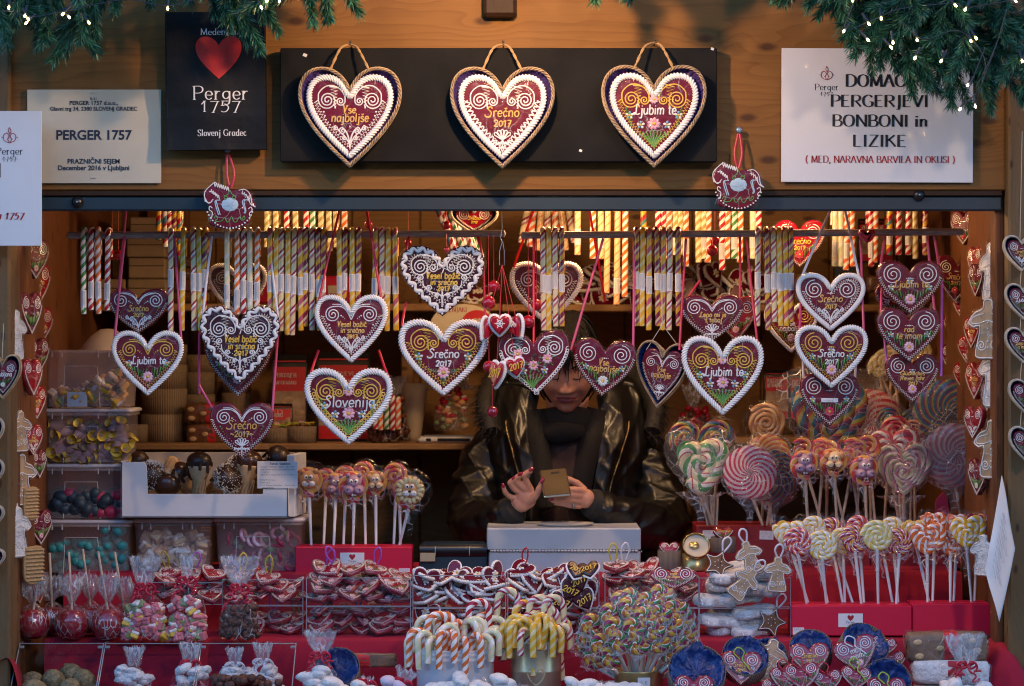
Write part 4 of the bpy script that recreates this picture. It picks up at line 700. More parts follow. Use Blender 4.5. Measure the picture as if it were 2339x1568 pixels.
hang(468,622,752,907,.2,'dark heart half hidden behind the wavy-edged Vesel božič heart',orn=('grass','pink','smallposy'),style='big',body='glaze',group='hearts hung from the rails',rib=[(455,730,455,900)],rm=pk)
hang(475,610,603,722,.45,'dim heart with white rope edge behind the striped sticks on the left rail',border='rope',body='glaze_dark',text=VN('ic_gold'),style='simple',group='hearts hung from the rails')
hang(480,626,920,1046,.16,'Srečno 2017 heart with two tildes, lowest heart above the chocolate cones',text=[('Srečno',0,.02,.34,.5,None),('~2017~',0,-.28,.26,.44,None)],orn=('fan','gdots'),style='simple',group='hearts hung from the rails',rib=[(455,880,490,940),(637,730,622,940)],rm=pk)
hang(720,885,675,829,.14,'Vesel božič heart with white rope edge directly above the Slovenija heart',border='rope',text=VB(.92),orn=('curls','dots'),style='simple',rib=[(778,470,728,690),(836,470,872,690)],group='hearts hung from the rails')
hang(697,896,843,1016,.13,'large Slovenija heart with white rope edge and yellow loops',border='rope',sp='ic_yellow',zig='ic_yellow',zst='loop',text=[('Slovenija',.02,-.04,.36,.7,'ic_white')],orn=('bouquet','pinktop','sideposy'),rib=[(728,800,705,870),(865,800,890,870)],group='hearts hung from the rails')
hang(914,1107,562,723,.14,'Vesel božič heart with wavy white edge, highest one under the left rail end',border='wave',body='glaze_dark',text=VB(1,'ic_yellow'),orn=('frame',),style='curl',rib=[(934,540,922,600),(1092,540,1104,600)],group='hearts hung from the rails')
hang(912,1114,731,904,.15,'Srečno 2017 heart with rope edge and yellow zigzag, left of the seller',border='rope',sp='ic_yellow',zig='ic_yellow',text=S2('ic_white',.0),orn=('threeflower','sideposy'),rib=[(928,690,918,745),(1104,600,1110,760)],group='hearts hung from the rails')
hang(1030,1136,471,535,.48,'brightly lit Srečno heart in a pale basket right under the fascia',basket='pale',text=[('Srečno',0,.0,.34,.5,'ic_yellow'),('2017',0,-.34,.28,.3,'ic_yellow')],style='big',zig='ic_white',wrap=False,group='hearts hung inside the stall',body='glaze_red',cat='basket heart')
hang(1165,1331,599,742,.44,'rope-edged heart behind four striped sticks above the seller',border='rope',text=S2('ic_gold'),orn=('curls','dots'),style='simple',rib=[(1222,470,1172,615),(1344,470,1382,690)],group='hearts hung inside the stall')
hang(1140,1303,757,901,.1,'wordless heart with pink flowers and a ribbon hole, hung before the seller',zst='loop',orn=('meadow','hole'),style='curl',rib=[(1219,545,1219,803)],rot=-.06,group='hearts hung from the rails')
hang(1307,1451,776,906,.13,'Vse najboljše heart with flower and grass, hung before the face of the seller',text=VN(None,.12),orn=('grassV','white','smallposy'),style='big',rib=[(1378,545,1304,800),(1448,545,1446,800)],rm=pk,rot=.08,group='hearts hung from the rails')
t=hang(1449,1571,783,931,.15,'Vse najboljše heart turned sideways in a pale wicker basket',basket='paper',text=VN(None,.14),orn=('fan','gdots'),style='simple',rot=.12,tz=-.35,group='hearts hung from the rails',cat='basket heart')
thread(t,[(1510,540,.19),(1513,742,.16),(1476,800,.15)],'thread'); thread(t,[(1513,742,.16),(1552,795,.15)],'thread')
hang(1554,1698,675,781,.18,'small Lepo mi je s teboj heart without border, above a Ljubim te heart',text=[('Lepo mi je',.02,.04,.23,.55,None),('s teboj',.04,-.2,.23,.38,None)],orn=('fan','gdots'),style='simple',rib=[(1600,640,1558,700),(1690,540,1690,690)],group='hearts hung from the rails')
hang(1632,1728,676,782,.3,'dim flowered heart peeping out behind the Lepo mi je s teboj heart',orn=('smallposy','pink','grass'),style='big',body='glaze_red',group='hearts hung inside the stall')
hang(1557,1743,769,949,.12,'Ljubim te heart with rope edge and bouquet, right of the basket heart',border='rope',sp='ic_yellow',zig='ic_yellow',text=LJ('ic_white',.0),orn=('bouquet','pinktop','sideposy'),rib=[(1567,545,1552,800),(1705,545,1732,800)],group='hearts hung from the rails')
hang(1745,1868,690,806,.5,'najboljše heart mostly hidden behind the column of Srečno hearts',border='rope',body='glaze_red',text=VN('ic_white'),orn=('grass','pink'),sp='ic_yellow',zig='ic_yellow',style='big',group='hearts hung inside the stall')
hang(1768,1884,503,612,.62,'brightly lit heart behind the right rail under the fascia',body='glaze_red',text=S2('ic_yellow'),orn=('grass','red'),style='big',group='hearts hung inside the stall')
hang(1818,1975,625,757,.16,'Srečno 2017 heart with smooth white edge and curls, topmost of its column',border='smooth',text=S2('ic_gold',.02),orn=('curls','dots'),style='big',rib=[(1898,478,1824,650),(1930,478,1966,650)],rm='rib_white',group='hearts hung from the rails')
hang(1815,1981,744,887,.13,'Srečno 2017 heart with rope edge and yellow zigzag, middle of the right column',border='rope',sp='ic_yellow',zig='ic_yellow',text=S2('ic_white',.0),orn=('grassV','pink','bluetop','smallposy'),style='big',rib=[(1830,640,1826,770),(1966,545,1974,780)],rm=pk,group='hearts hung from the rails')
hang(1827,1961,853,973,.16,'borderless heart with a paper sticker and red flower, lowest of its column',orn=('grass','red','sticker','smallposy'),style='big',rib=[(1832,760,1836,890),(1958,760,1952,880)],rm='rib_white',group='hearts hung from the rails')
hang(2003,2153,597,717,.15,'Ljubim te heart without border, top of the rightmost column',text=LJ('ic_gold',.0),orn=('grass','pink','bluetop','smallposy'),style='big',rib=[(2022,540,2008,630),(2134,540,2148,625)],rm=pk,group='hearts hung from the rails')
hang(1998,2126,648,735,.3,'heart mostly hidden behind the two topmost hearts of the rightmost column',orn=('smallposy','grass'),text=[('Srečno',0,.0,.34,.5,None)],style='big',group='hearts hung inside the stall')
hang(2003,2148,704,826,.13,'rad te imam heart without border, middle of the rightmost column',text=[('rad',0,.08,.24,.26,None),('te imam',0,-.18,.25,.5,None)],orn=('grassV','pink','smallposy'),style='big',rib=[(2016,640,2012,730),(2118,540,2136,720)],rm=pk,group='hearts hung from the rails')
hang(2022,2144,809,919,.16,'Glückliches Neues Jahr heart without border, lowest of the rightmost column',text=[('Glückliches',.0,.1,.19,.74,None),('Neues Jahr',.0,-.12,.19,.62,None),('2017',.02,-.33,.18,.26,None)],orn=('pink','bluetop'),style='big',rib=[(2016,720,2026,830),(2152,640,2150,860)],rm='rib_purple',group='hearts hung from the rails')
hang(2135,2230,585,692,.6,'Srečno 2017 heart in the shade beside the right wall',text=S2('ic_gold'),orn=('grass','red'),style='big',rot=.08,group='hearts hung inside the stall')
# ribbon knots wound on the rail
for x in (288,484,612,934,1092,1219,1405,1514,1697,1880,2100,2246-0):
    pass
# red glossy hearts, beads and the small ornaments hung on threads
def bead(px,py,Y,r,lab,top=470,par=None):
    t=thing('wooden_bead',lab,'bead',tuple(at(px,py,Y)),group='red beads hung on threads'); b=MB(); ball(b,(0,0,0),pm(r,Y),'bead',14,9); b.build('ball',t); thread(t,[(px,py-r,Y),(px-.5,top,Y+.02)]); return t
for px,py,Y,r,lab,top in ((842,513,.3,10,'red bead hanging left of the wavy-edged heart above the candy sticks',470),(1020,515,.3,10,'red bead hanging beside the bright basket heart',470),(1020,571,.12,7,'tiny red bead at the notch of the highest Vesel božič heart',535),(1116,692,.1,16,'red bead above the snowflake heart',538),(1128,655,.14,14,'red bead hanging behind the wire hook',538),(1125,941,.12,13,'lowest red bead, hanging alone below the 2017 hearts',880),(1117,838,.1,14,'red bead resting on the left small 2017 heart',760),(1207,735,.12,15,'red bead above the hole of the flowered heart',545),(1226,697,.2,13,'red bead before the rope-edged heart above the seller',545),(270,583,.3,12,'red bead hanging by the far left sticks',478),(256,583,.34,11,'red bead half hidden behind the red stick at far left',478),(1627,573,.3,13,'red bead hanging right of the seven sticks',540),(1633,549,.34,11,'red bead just under the right rail',478),(932,555,.3,9,'red bead left of the highest heart',478)):
    bead(px,py,Y,r,lab,top)
b=MB(); p=at(1980,541,.16); prism(b,outline(pm(40),pm(34),60),-.01,.01,'bead',.008); tag(b.build('plastic_heart',None,loc=p),'glossy red plastic heart clipped on the right rail','ornament')
def orn(x0,x1,y0,y1,Y,lab,rot=0,txt=None,o=(),tz=0,top=(1147,606)):
    c=at((x0+x1)/2,(y0+y1)/2,Y); t=thing('heart_ornament',lab,'ornament',tuple(c),(0,rot,tz),'tiny gingerbread hearts on red threads'); W,H=pm(x1-x0,Y),pm(y1-y0,Y); O=outline(W,H,60)
    b=MB(); prism(b,O,-.012,.0,'bead',.005); b.build('gingerbread',t)
    b=MB(); P=resamp(O*1.02,90); ph=np.arange(90)*2*PI/3; tube(b,y3(P,.005),.005*(1+.12*np.sin(ph)),'ic_white',6,closed=True); b.build('icing_border',t)
    if txt: b=MB(); ice_text(b,txt,0,-H*.08,H*.42,'ic_yellow',W*.035,W*.8,y=-.0125,arc=.15); b.build('lettering',t)
    if 'snow' in o:
        b=MB()
        for k in range(6):
            a=k*PI/3; u=A(math.cos(a),math.sin(a))*W*.26; tube(b,y3([A(0,H*.1),A(0,H*.1)+u],-.0125),W*.025,'ic_white',4)
        tube(b,y3(spiral(0,H*.1,W*.15,1,0,rin=1),-.0125),W*.02,'ic_white',4); b.build('snowflake',t)
    if 'flower' in o: b=MB(); flower(b,0,H*.2,W*.22,'ic_white',-.012,6); flower(b,W*.2,H*.05,W*.15,'ic_pink',-.012,6); b.build('icing_flower',t)
    if top: thread(t,[((x0+x1)/2,y0+8,Y),(top[0],top[1],.12)])
orn(1119,1164,722,766,.07,'tiny red heart with a white snowflake, on threads in front of the seller',o=('snow',))
orn(1094,1130,728,778,.09,'tiny heart with white blossoms, left of the snowflake heart',rot=.5,o=('flower',),tz=.9)
orn(1160,1200,724,774,.08,'tiny heart with a pink flower, right of the snowflake heart',rot=-.45,o=('flower',),tz=-.8)
orn(1117,1152,828,886,.06,'tiny heart reading 2017 turned sideways, under a red bead',rot=.15,txt='2017',tz=-.5)
orn(1156,1197,820,861,.06,'tiny heart reading 2017 in front of the flowered heart',rot=-.15,txt='2017',tz=.2)
t=thing('wire_hook','thin bent wire hook hanging from the end of the left rail','hook',tuple(at(1147,560,.15))); b=MB(); P=np.array([list(at(x,y,.13)) for x,y in ((1146,484),(1147,520),(1143,545),(1147,552),(1141,575),(1141,606),(1152,606),(1152,575),(1148,552))]); tube(b,P,.0009,'steel',5); wpart(b,'wire',t)
# ---------------- rocking horses pinned on the fascia ----------------
def horse(px,py,lab,pin):
    Y=-.03; c=at(px,py,Y); t=thing('gingerbread_horse',lab,'gingerbread',tuple(c),group='rocking horses on the fascia'); s=pm(1)
    K=lambda L:[(x*s,-z*s) for x,z in L]
    O=resamp(smooth(np.array(K([(-58,-8),(-57,-28),(-40,-46),(-30,-50),(-28,-40),(-8,-32),(14,-32),(30,-34),(46,-26),(56,0),(60,6),(50,14),(46,28),(40,46),(20,55),(-12,57),(-38,52),(-48,44),(-46,24),(-48,6),(-52,0)])+K([(-58,-8)])),4),80)
    b=MB(); prism(b,O,-.008,.008,'glaze',.004); b.build('gingerbread',t); b=MB(); y=-.009
    def L(P,m='ic_white',r=.0011): tube(b,y3(smooth(K(P),4),y),r,m,4)
    L([(-56,-4),(-57,-26),(-40,-44),(-32,-48)]); L([(-57,-14),(-48,0),(-38,-10)]); L([(-57,-8),(-50,-2),(-40,-4)])
    P=[(-36+k*2.6,-44+k*.9+(5 if k%2 else -5)) for k in range(14)]; L(P); P=[(-42+k*2,-28+k*1.6+(4 if k%2 else -4)) for k in range(10)]; L(P)
    blob(b,-.046*1.0,.028,.003,.002,.001,'ic_white',0,y,6)
    for m_ in (0,1): L([(-22-m_*6,-8),(-34+m_*3,-4),(-26+m_*4,26)],'ic_ltblue',.0013); L([(34+m_*6,-10),(28+m_*4,-4),(34+m_*2,16),(32+m_*2,22)],'ic_ltblue',.0013)
    L([(-14,-14),(-4,-22),(0,-30),(4,-22),(14,-14),(8,-10),(6,-16),(14,-18)],'ic_green'); L([(-14,-14),(-10,-9),(-6,-15),(-13,-18)],'ic_green')
    L([(-36,34),(-32,28),(-28,34),(-34,40),(-20,40),(-12,32),(-8,40),(-4,42),(4,30),(8,40),(14,42),(22,30),(26,38),(34,34),(32,28),(28,34)],'ic_green')
    for k in range(19):
        a=PI*1.12+k*(PI*.76)/18; blob(b,55*s*math.cos(a),(math.sin(a)*58+2)*s,.0022,.0022,.0015,'ic_white',0,y,6)
    L([(20,-30),(34,-32),(46,-20),(50,0),(58,8)]); L([(26,-24),(38,-18),(46,0),(57,8)]); 
    for k in range(5): L([(28+k*5,-31+k*5),(30+k*5,-19+k*6)],r=.0007); 
    L([(-40,10),(-46,6),(-47,14),(-40,20),(-42,34)]); L([(42,12),(48,8),(50,16),(44,22),(46,30)])
    blob(b,0,-2*s,.02,.016,.0015,'ic_ltblue',0,y+.0005,12); b.build('icing_pattern',t)
    b=MB(); rows=[]
    for sc_,yy in ((1.1,.0),(1.04,-.008),(.8,-.012),(.4,-.013),(0,-.013)): V=y3(O*sc_+nr.randn(80,2)*.0008,yy); rows.append(V)
    b.grid(np.array(rows),'cello',wrap=True); b.build('cellophane',t)
    ribbon(t,[(pin[0]-2,pin[1]+8,-.02),(px-8,py-70,-.025),(px-2,py-36,-.03)],'rib_red',.006); ribbon(t,[(pin[0]+2,pin[1]+8,-.02),(px+9,py-70,-.03),(px+2,py-36,-.035)],'rib_red',.006)
    b=MB(); lathe(b,[(0,.006),(.006,.006),(.0085,.002),(.003,0),(.003,-.02)],'pin_blue',14); q=at(*pin,-.015); b.xf(Matrix.Translation(q)@Matrix.Rotation(R(90),4,'X')); wpart(b,'push_pin',t)
horse(526,466,'glazed gingerbread rocking horse below the black paper bag',(520,342)); horse(1686,421,'glazed gingerbread rocking horse between the black board and the white sign',(1688,298))
# ---------------- candy sticks hooked over the rails ----------------
MC={}
def cached(key,fn):
    if key not in MC: b=MB(); fn(b); MC[key]=b.mesh(key.split('|')[0])
    return MC[key]
def cane_path(L,rc,back):   # leg hangs down -Z at y=-rc, arch over origin, short leg behind
    a=np.linspace(0,PI,9); arc=np.stack([0*a,-rc*np.cos(a),rc*np.sin(a)],-1); k=int(L/.006)
    return np.vstack([np.stack([np.zeros(k),np.full(k,-rc),np.linspace(-L,-.004,k)],-1),arc,[[0,rc,-back*.5],[0,rc,-back]]])
CN={'s_green':'green and white','s_red':'red and white','s_orange':'orange and white','s_cream':'cream','s_yellow':'yellow','s_pinky':'pink and yellow','s_pinkw':'cream and magenta','s_mag':'purple and yellow','s_gold':'old gold','s_blue':'blue and red','s_multi':'yellow and red','s_peach':'peach'}
def stick(px,ytop,ybot,m,Y,lab,band=None,grp='candy sticks on the front rails',rpx=6.6,rz=0):
    r=pm(rpx,Y); L=round(pm(ybot-ytop,Y)-.012,2); rc=.0145
    c=at(px,ytop,Y); t=thing('candy_stick',lab,'candy stick',(c.x,Y,c.z-rc-r),(0,rz,rng.uniform(-.08,.08)),grp)
    kk=int(abs(px*7))%3
    o=ob('candy',cached(f'candy|{m}{L}{rpx}{Y}',lambda b: tube(b,cane_path(L,rc,.05),r,m,9,ref=(1,0,0))),t)
    if band:
        z0=round(-pm(band[0]-ytop,Y)+rc+r,3); z1=round(-pm(band[1]-ytop,Y)+rc+r,3)
        def bd(b):
            tube(b,A([0,-rc,z0],[0,-rc,z1]),r*1.06,'paper_white',9,ref=(1,0,0),cap=False)
            for i in range(5): 
                x=r*(-.6+.3*i); tube(b,[[x,-rc-math.sqrt(max((r*1.1)**2-x*x,0)),z] for z in np.linspace(z0-.002,z1+.003+.004*(i%2),6)],.00028,'ink_grey',3)
        ob('paper_band',cached(f'paper_band|{z0}{z1}{rpx}{Y}',bd),t)
    return t
ORD='first second third fourth fifth sixth seventh eighth ninth tenth eleventh twelfth thirteenth fourteenth fifteenth sixteenth'.split()
BUN=[('at the far left rail end',[(193,518,708,'s_green',(664,703)),(211,518,699,'s_red',(644,683)),(225,517,704,'s_orange',(644,683)),(249,519,702,'s_red',(648,686))]),
('of five loose sticks over pink ribbons',[(392,520,744,'s_pinkw',(616,657)),(420,518,742,'s_yellow',(621,664)),(442,518,743,'s_pinkw',(625,666)),(456,518,742,'s_yellow',(625,667)),(470,518,722,'s_mag',(616,658))]),
('of five sticks under the rocking horse',[(521,520,706,'s_cream',(650,690)),(543,519,708,'s_orange',(662,703)),(557,518,706,'s_red',(640,682)),(571,519,704,'s_cream',(643,686)),(589,519,700,'s_orange',(645,687))]),
('of the ten-stick bunch on the left rail',[(617,518,744,'s_pinky',(629,668)),(633,518,748,'s_yellow',(631,672)),(645,519,750,'s_pinkw',(627,667)),(659,518,752,'s_yellow',(628,670)),(673,519,753,'s_pinkw',(631,673)),(687,518,748,'s_pinky',(634,675)),(700,518,738,'s_mag',(624,664)),(714,517,748,'s_pinkw',(628,668)),(728,518,742,'s_mag',(639,679)),(741,518,715,'s_mag',(630,668))]),
('of four above the rope-edged Vesel božič heart',[(776,518,712,'s_yellow',(631,671)),(790,518,710,'s_mag',(624,664)),(805,518,712,'s_yellow',(627,667)),(820,518,700,'s_mag',(626,667))]),
('of four beside the highest heart',[(859,518,700,'s_pinky',(636,675)),(873,518,735,'s_pinkw',(628,668)),(887,519,748,'s_yellow',(632,672)),(903,518,748,'s_pinky',(633,673))]),
('of four above the seller',[(1240,518,748,'s_pinkw',(628,668)),(1253,518,746,'s_yellow',(630,671)),(1268,518,740,'s_pinkw',(621,661)),(1283,518,741,'s_mag',(628,668))]),
('of seven on the right rail',[(1453,517,738,'s_mag',(621,661)),(1467,517,736,'s_yellow',(625,665)),(1482,517,743,'s_pinky',(632,672)),(1498,517,740,'s_mag',(625,664)),(1514,517,744,'s_pinky',(627,668)),(1530,517,745,'s_pinkw',(625,666)),(1549,517,738,'s_mag',(626,667))]),
('of six on the right rail',[(1731,517,740,'s_pinkw',(622,662)),(1750,517,742,'s_mag',(628,669)),(1765,517,726,'s_pinkw',(622,662)),(1779,517,740,'s_yellow',(625,666)),(1793,517,732,'s_pinky',(624,664)),(1806,517,728,'s_mag',(624,664))])]
for bn,L in BUN:
    for i,(px,a,b_,m,bd) in enumerate(L): stick(px,a,b_,m,YR,f'{CN[m]} stick, {ORD[i]} from left {bn}',bd,rz=rng.uniform(-.022,.022))
back=[(365,450,540,'s_multi'),(388,450,530,'s_red'),(411,450,584,'s_multi'),(378,450,560,'s_blue'),(401,450,560,'s_mag'),(657,450,560,'s_red'),(676,450,560,'s_gold'),(700,450,570,'s_red'),(716,450,560,'s_green'),(735,450,565,'s_gold'),(752,450,562,'s_gold'),(768,450,556,'s_gold'),(788,450,566,'s_orange'),(612,450,560,'s_gold'),(632,450,560,'s_gold'),
(1320,450,574,'s_peach'),(1355,450,585,'s_orange'),(1371,450,582,'s_peach'),(1388,450,659,'s_peach'),(1410,450,686,'s_peach'),(1429,450,672,'s_orange'),(1470,450,570,'s_multi'),(1503,450,590,'s_red'),(1515,450,580,'s_red'),(1527,450,584,'s_orange'),(1541,450,575,'s_gold'),(1553,450,575,'s_gold'),(1566,450,596,'s_orange'),(1594,450,595,'s_gold'),(1606,450,585,'s_gold'),(1617,450,591,'s_orange'),(1648,450,607,'s_red'),(1662,450,586,'s_orange'),(1676,450,585,'s_green'),(1690,450,588,'s_orange'),(1719,450,582,'s_cream'),(1732,450,590,'s_red'),
(1906,450,602,'s_cream'),(1919,450,602,'s_cream'),(1933,450,606,'s_orange'),(1945,450,604,'s_orange'),(1986,450,604,'s_red'),(1999,450,590,'s_orange'),(2030,450,574,'s_multi'),(2052,450,572,'s_red'),(2074,450,575,'s_red'),(2086,450,578,'s_gold'),(2112,450,570,'s_mag')]
for i,(px,a,b_,m) in enumerate(back):
    where='at left' if px<1000 else 'lit by the lamp' if px<1460 else 'left of the right horse' if px<1740 else 'at far right'
    j=[q[0] for q in back if (q[0]<1000)==(px<1000) and (1000<q[0]<1460)==(1000<px<1460) and (1460<q[0]<1740)==(1460<px<1740)]; j.sort()
    k=j.index(px); stick(px,a-0,b_,m,.72,f'{CN[m]} stick in the back row {where}, {ORD[k]} from left',(b_-50,b_-14) if i%2 and px>1300 else None,'candy sticks on the back rail',7.2,rng.uniform(-.02,.02))
# bunch of thick canes hanging inside, left of the middle
for k in range(6): stick(1000+k*13-(k%2)*6,452+k*3,560+6*(k%3),('s_blue','s_red','s_green')[k%3],.9,f'{CN[("s_blue","s_red","s_green")[k%3]]} cane in dim bundle left of the basket heart, {ORD[k]} from left',None,'bundle of dim canes',8,-.35)
for k in range(7): stick(1206+k*15,452,545+9*(k%3),('s_pinkw','s_orange','s_peach')[k%3],.95,f'{CN[("s_pinkw","s_orange","s_peach")[k%3]]} cane in the dim bundle behind the red ribbons, {ORD[k]} from the left',None,'bundle of dim canes behind the seller',8,.18-.06*k)
# ---------------- lollipops ----------------
def coil(b,R_,m,shape='disc',r=None,turns=3.2,flat=.55,y=0,twist=1.0):
    r=r or R_/(2*turns+.4)*1.12; n=int(turns*(36 if shape=='heart' else 26)); t=np.linspace(.06,1,n); a=t*turns*2*PI+1.2
    rad=(R_-r)*t
    if shape=='wheel':
        q=np.linspace(0,2*PI,73); rr=np.linspace(1,.02,12); V=np.stack([R_*rr[:,None]*np.cos(q),y-(R_*.16*np.sqrt(1-(rr[:,None]*.97)**2)+.0018*np.sin(q*14+rr[:,None]*31)),R_*rr[:,None]*np.sin(q)],-1); uv=np.stack(np.broadcast_arrays(q[None,:]/(2*PI),rr[:,None]),-1); b.grid(V,m,uv); b.grid(V*A(1,-1,1),m,uv); return
    if shape=='disc': P=np.stack([rad*np.cos(a),np.full(n,y),rad*np.sin(a)],-1)
    else:
        l=np.concatenate([[0],np.cumsum(np.linalg.norm(np.diff(np.vstack([HEART,HEART[:1]]),axis=0),axis=1))]); u=(a/(2*PI))%1*l[-1]; HH=np.vstack([HEART,HEART[:1]]); k=np.clip((t*1.15),0,1)[:,None]
        hp=np.stack([np.interp(u,l,HH[:,0]),np.interp(u,l,HH[:,1])],-1); cp=np.stack([np.sin(u/l[-1]*2*PI),np.cos(u/l[-1]*2*PI)],-1)*.85; q=(hp*k+cp*(1-k)); P=np.stack([q[:,0]*rad,np.full(n,y),q[:,1]*rad],-1)
    tube(b,P,r,m,8,flat=flat,vs=twist)
    prism(b,(np.stack([np.cos(np.linspace(0,2*PI,30)[:-1]),np.sin(np.linspace(0,2*PI,30)[:-1])],-1) if shape=='disc' else HEART[::4])*(R_-r)*.95,y-r*flat*.3,y+r*flat*.5,m,.001)
def face(kind_,R_,t,y):
    s=R_*.66; b=MB(); 
    if kind_=='hippo':
        blob(b,0,.25*s,.62*s,.6*s,.5*s,'an_hippo',0,y,12); 
        for k in (-1,1): blob(b,k*.38*s,-.4*s,.5*s,.46*s,.75*s,'an_hippo',0,y,12); blob(b,k*.45*s,.78*s,.17*s,.2*s,.3*s,'an_hippo',0,y,8)
    elif kind_=='lion':
        for k in range(16): a=k*PI/8; blob(b,.78*s*math.cos(a),.78*s*math.sin(a),.36*s,.2*s,.3*s,'an_lion',a+.25*(-1)**k,y,7)
        blob(b,0,0,.72*s,.72*s,.4*s,'an_cat',0,y,12)
    elif kind_=='cat':
        blob(b,0,.1*s,.85*s,.75*s,.45*s,'an_cat',0,y,12)
        for k in (-1,1): blob(b,k*.55*s,.75*s,.22*s,.3*s,.3*s,'an_cat',-k*.5,y,7)
    else:
        blob(b,0,.2*s,.6*s,.65*s,.45*s,'an_cream',0,y,12)
        for k in (-1,1): blob(b,k*.62*s,.5*s,.28*s,.36*s,.25*s,'an_cat',k*.4,y,9); blob(b,k*.33*s,-.35*s,.44*s,.42*s,.7*s,'an_cream',0,y,12)
    b.build('animal_head',t); b=MB(); h=.62*s
    if kind_ in('lion','cat'):
        for k in (-1,1): blob(b,k*.26*s,-.24*s,.3*s,.26*s,.3*s,'an_white',0,y-.35*s,9)
    for k in (-1,1):
        blob(b,k*.2*s,.32*s,.18*s,.2*s,.14*s,'an_white',0,y-.42*s,9); blob(b,k*.16*s,.3*s,.08*s,.09*s,.05*s,'an_black',0,y-.55*s,7)
        if kind_=='hippo': blob(b,k*.5*s,-.35*s,.07*s,.12*s,.05*s,'an_black',0,y-.72*s,6); blob(b,k*.12*s,-.78*s,.12*s,.12*s,.1*s,'an_white',0,y-.3*s,5)
        if kind_ in('lion','cat'):
            for q in range(3): blob(b,k*(.2+.1*q)*s,-.2*s-.1*s*(q%2),.04*s,.04*s,.03*s,'an_black',0,y-.62*s,5)
    if kind_!='hippo': blob(b,0,-.06*s,.13*s,.1*s,.12*s,'an_nose' if kind_!='lion' else 'an_black',0,y-.6*s,7)
    if kind_=='dog':
        for k in (-1,1): tube(b,y3(smooth(A([0,-.2],[k*.1,-.5],[k*.5,-.5],[k*.74,-.34])*s,4),y-.66*s),.035*s,'an_black',4)
    b.build('face_features',t)
def wrapper(b,O,ry,tail,m,rs=.0):
    n=len(O)
    for sgn in (-1,1):
        rows=[]
        for s,yy in ((1.14,.1),(1.06,.5),(.85,.95),(.5,1.08),(0,1.08)):
            P=O*s; jit=nr.randn(n,2)*(np.abs(O).max()*.02)*(1 if s>1 else .3); V=y3(P+jit,sgn*ry*yy); V[:,1]+=nr.randn(n)*ry*.06; rows.append(V)
        b.grid(np.array(rows),m,wrap=True)
    # gathered tail round the stick
    lo=O[:,1].min(); a=np.linspace(0,2*PI,19)[:-1]; W_2=np.abs(O[:,0]).max(); rows=[]
    for f_,wd in ((.25,.86),(.0,.55),(-.25,.3),(-.6,.13),(-1,.1)):
        z=lo+(f_*tail); rows.append(np.stack([W_2*wd*np.cos(a)*(1+.12*nr.randn(18)),ry*(1.0 if f_>0 else .6)*np.sin(a)*max(wd,.25),np.full(18,z)],-1))
    b.grid(np.array(rows),m,wrap=True)
def lolly(px,py,Rpx,Y,m,base,lab,shape='disc',turns=3.2,an=None,grp='lollipops',yb=None,stickm='paper_white',wrap=True,tail=None,r=None,rz=0,aspect=1.0,cel='cello_soft',sw=4,twist=1.0,rx=0):
    R_=pm(Rpx,Y); c=at(px,py,Y); t=thing('lollipop',lab,'lollipop',tuple(c),(rx,rz,rng.uniform(-.12,.12)),grp); ry=R_*.2
    o=ob('candy',cached(f'candy|L{m}{shape}{turns}{r}{twist}{round(R_,4)}',lambda b: coil(b,R_,m,shape,pm(r,Y) if r else None,turns,twist=twist)),t); o.scale=(aspect,1,1)
    ro=pm(r,Y) if r else R_/(2*turns+.4)*1.12
    if an: face(an,R_,t,-ro*.5)
    bp=at(base[0],base[1],Y if yb is None else yb); b=MB(); ang=Vector((0,0,-R_*.7))
    p0_=MW[t.name]@ang; tube(b,np.linspace(p0_,bp,6),np.linspace(pm(sw,Y),pm(sw*.72,Y),6),stickm,8,ref=(0,1,0)); wpart(b,'stick',t)
    if wrap:
        a=np.linspace(0,2*PI,37)[:-1]; O=np.stack([np.cos(a)*aspect,np.sin(a)],-1)*R_ if shape!='heart' else resamp(HEART,44)*A(aspect,1)*R_
        b=MB(); wrapper(b,O,ry+.003,tail or R_*1.3,cel); b.build('cellophane',t)
    return t
def redbox(x0,x1,y0,y1,Y,lab,m='carton_red',dep=.09,card=None,tags=()):
    a,c=at(x0,y0,Y),at(x1,y1,Y); t=thing('lollipop_box',lab,'box',((a.x+c.x)/2,Y,c.z),(0,0,0),'red cardboard boxes'); w_,h_=c.x-a.x,a.z-c.z
    b=MB(); box(b,(0,dep/2,h_/2),(w_,dep,h_),m,.002); box(b,(0,dep/2,h_+.0006),(w_*.97,dep*.9,.001),m,.0003); b.build('box',t)
    if card:
        q=at((card[0]+card[1])/2,(card[2]+card[3])/2,Y-.001)-t.location; cw,ch=pm(card[1]-card[0],Y),pm(card[3]-card[2],Y)
        b=MB(); box(b,(q.x,-.0008,q.z),(cw,.0008,ch),'paper_white',.0002); b.build('card',t); b=MB(); h=outline(cw*.26,cw*.24,40)+A(q.x,q.z+ch*.16); b.add(y3(h,-.0016),[list(range(40))],'ink_red',smooth=False); serif_text(b,'Perger',q.x,q.z-ch*.22,ch*.17,'ink_blue',-.0016,.8,maxw=cw*.34); serif_text(b,'1757',q.x,q.z-ch*.38,ch*.13,'ink_grey',-.0016,.6,maxw=cw*.26); b.build('card_print',t)
    for tx0,tx1,ty0,ty1,*tt in tags:
        q=at((tx0+tx1)/2,(ty0+ty1)/2,Y-.002)-t.location; cw,ch=pm(tx1-tx0,Y),pm(ty1-ty0,Y); b=MB(); box(b,(q.x,-.0009,q.z),(cw,.0008,ch),'paper_white',.0002,ry=rng.uniform(-.04,.04)); b.build('price_tag',t)
        b=MB()
        for i,s in enumerate(tt): serif_text(b,s,q.x,q.z+ch*(.08-.42*i),ch*.3,'ink_grey',-.0018,.1,False,cw*.8)
        b.build('price_lettering',t)
    return t
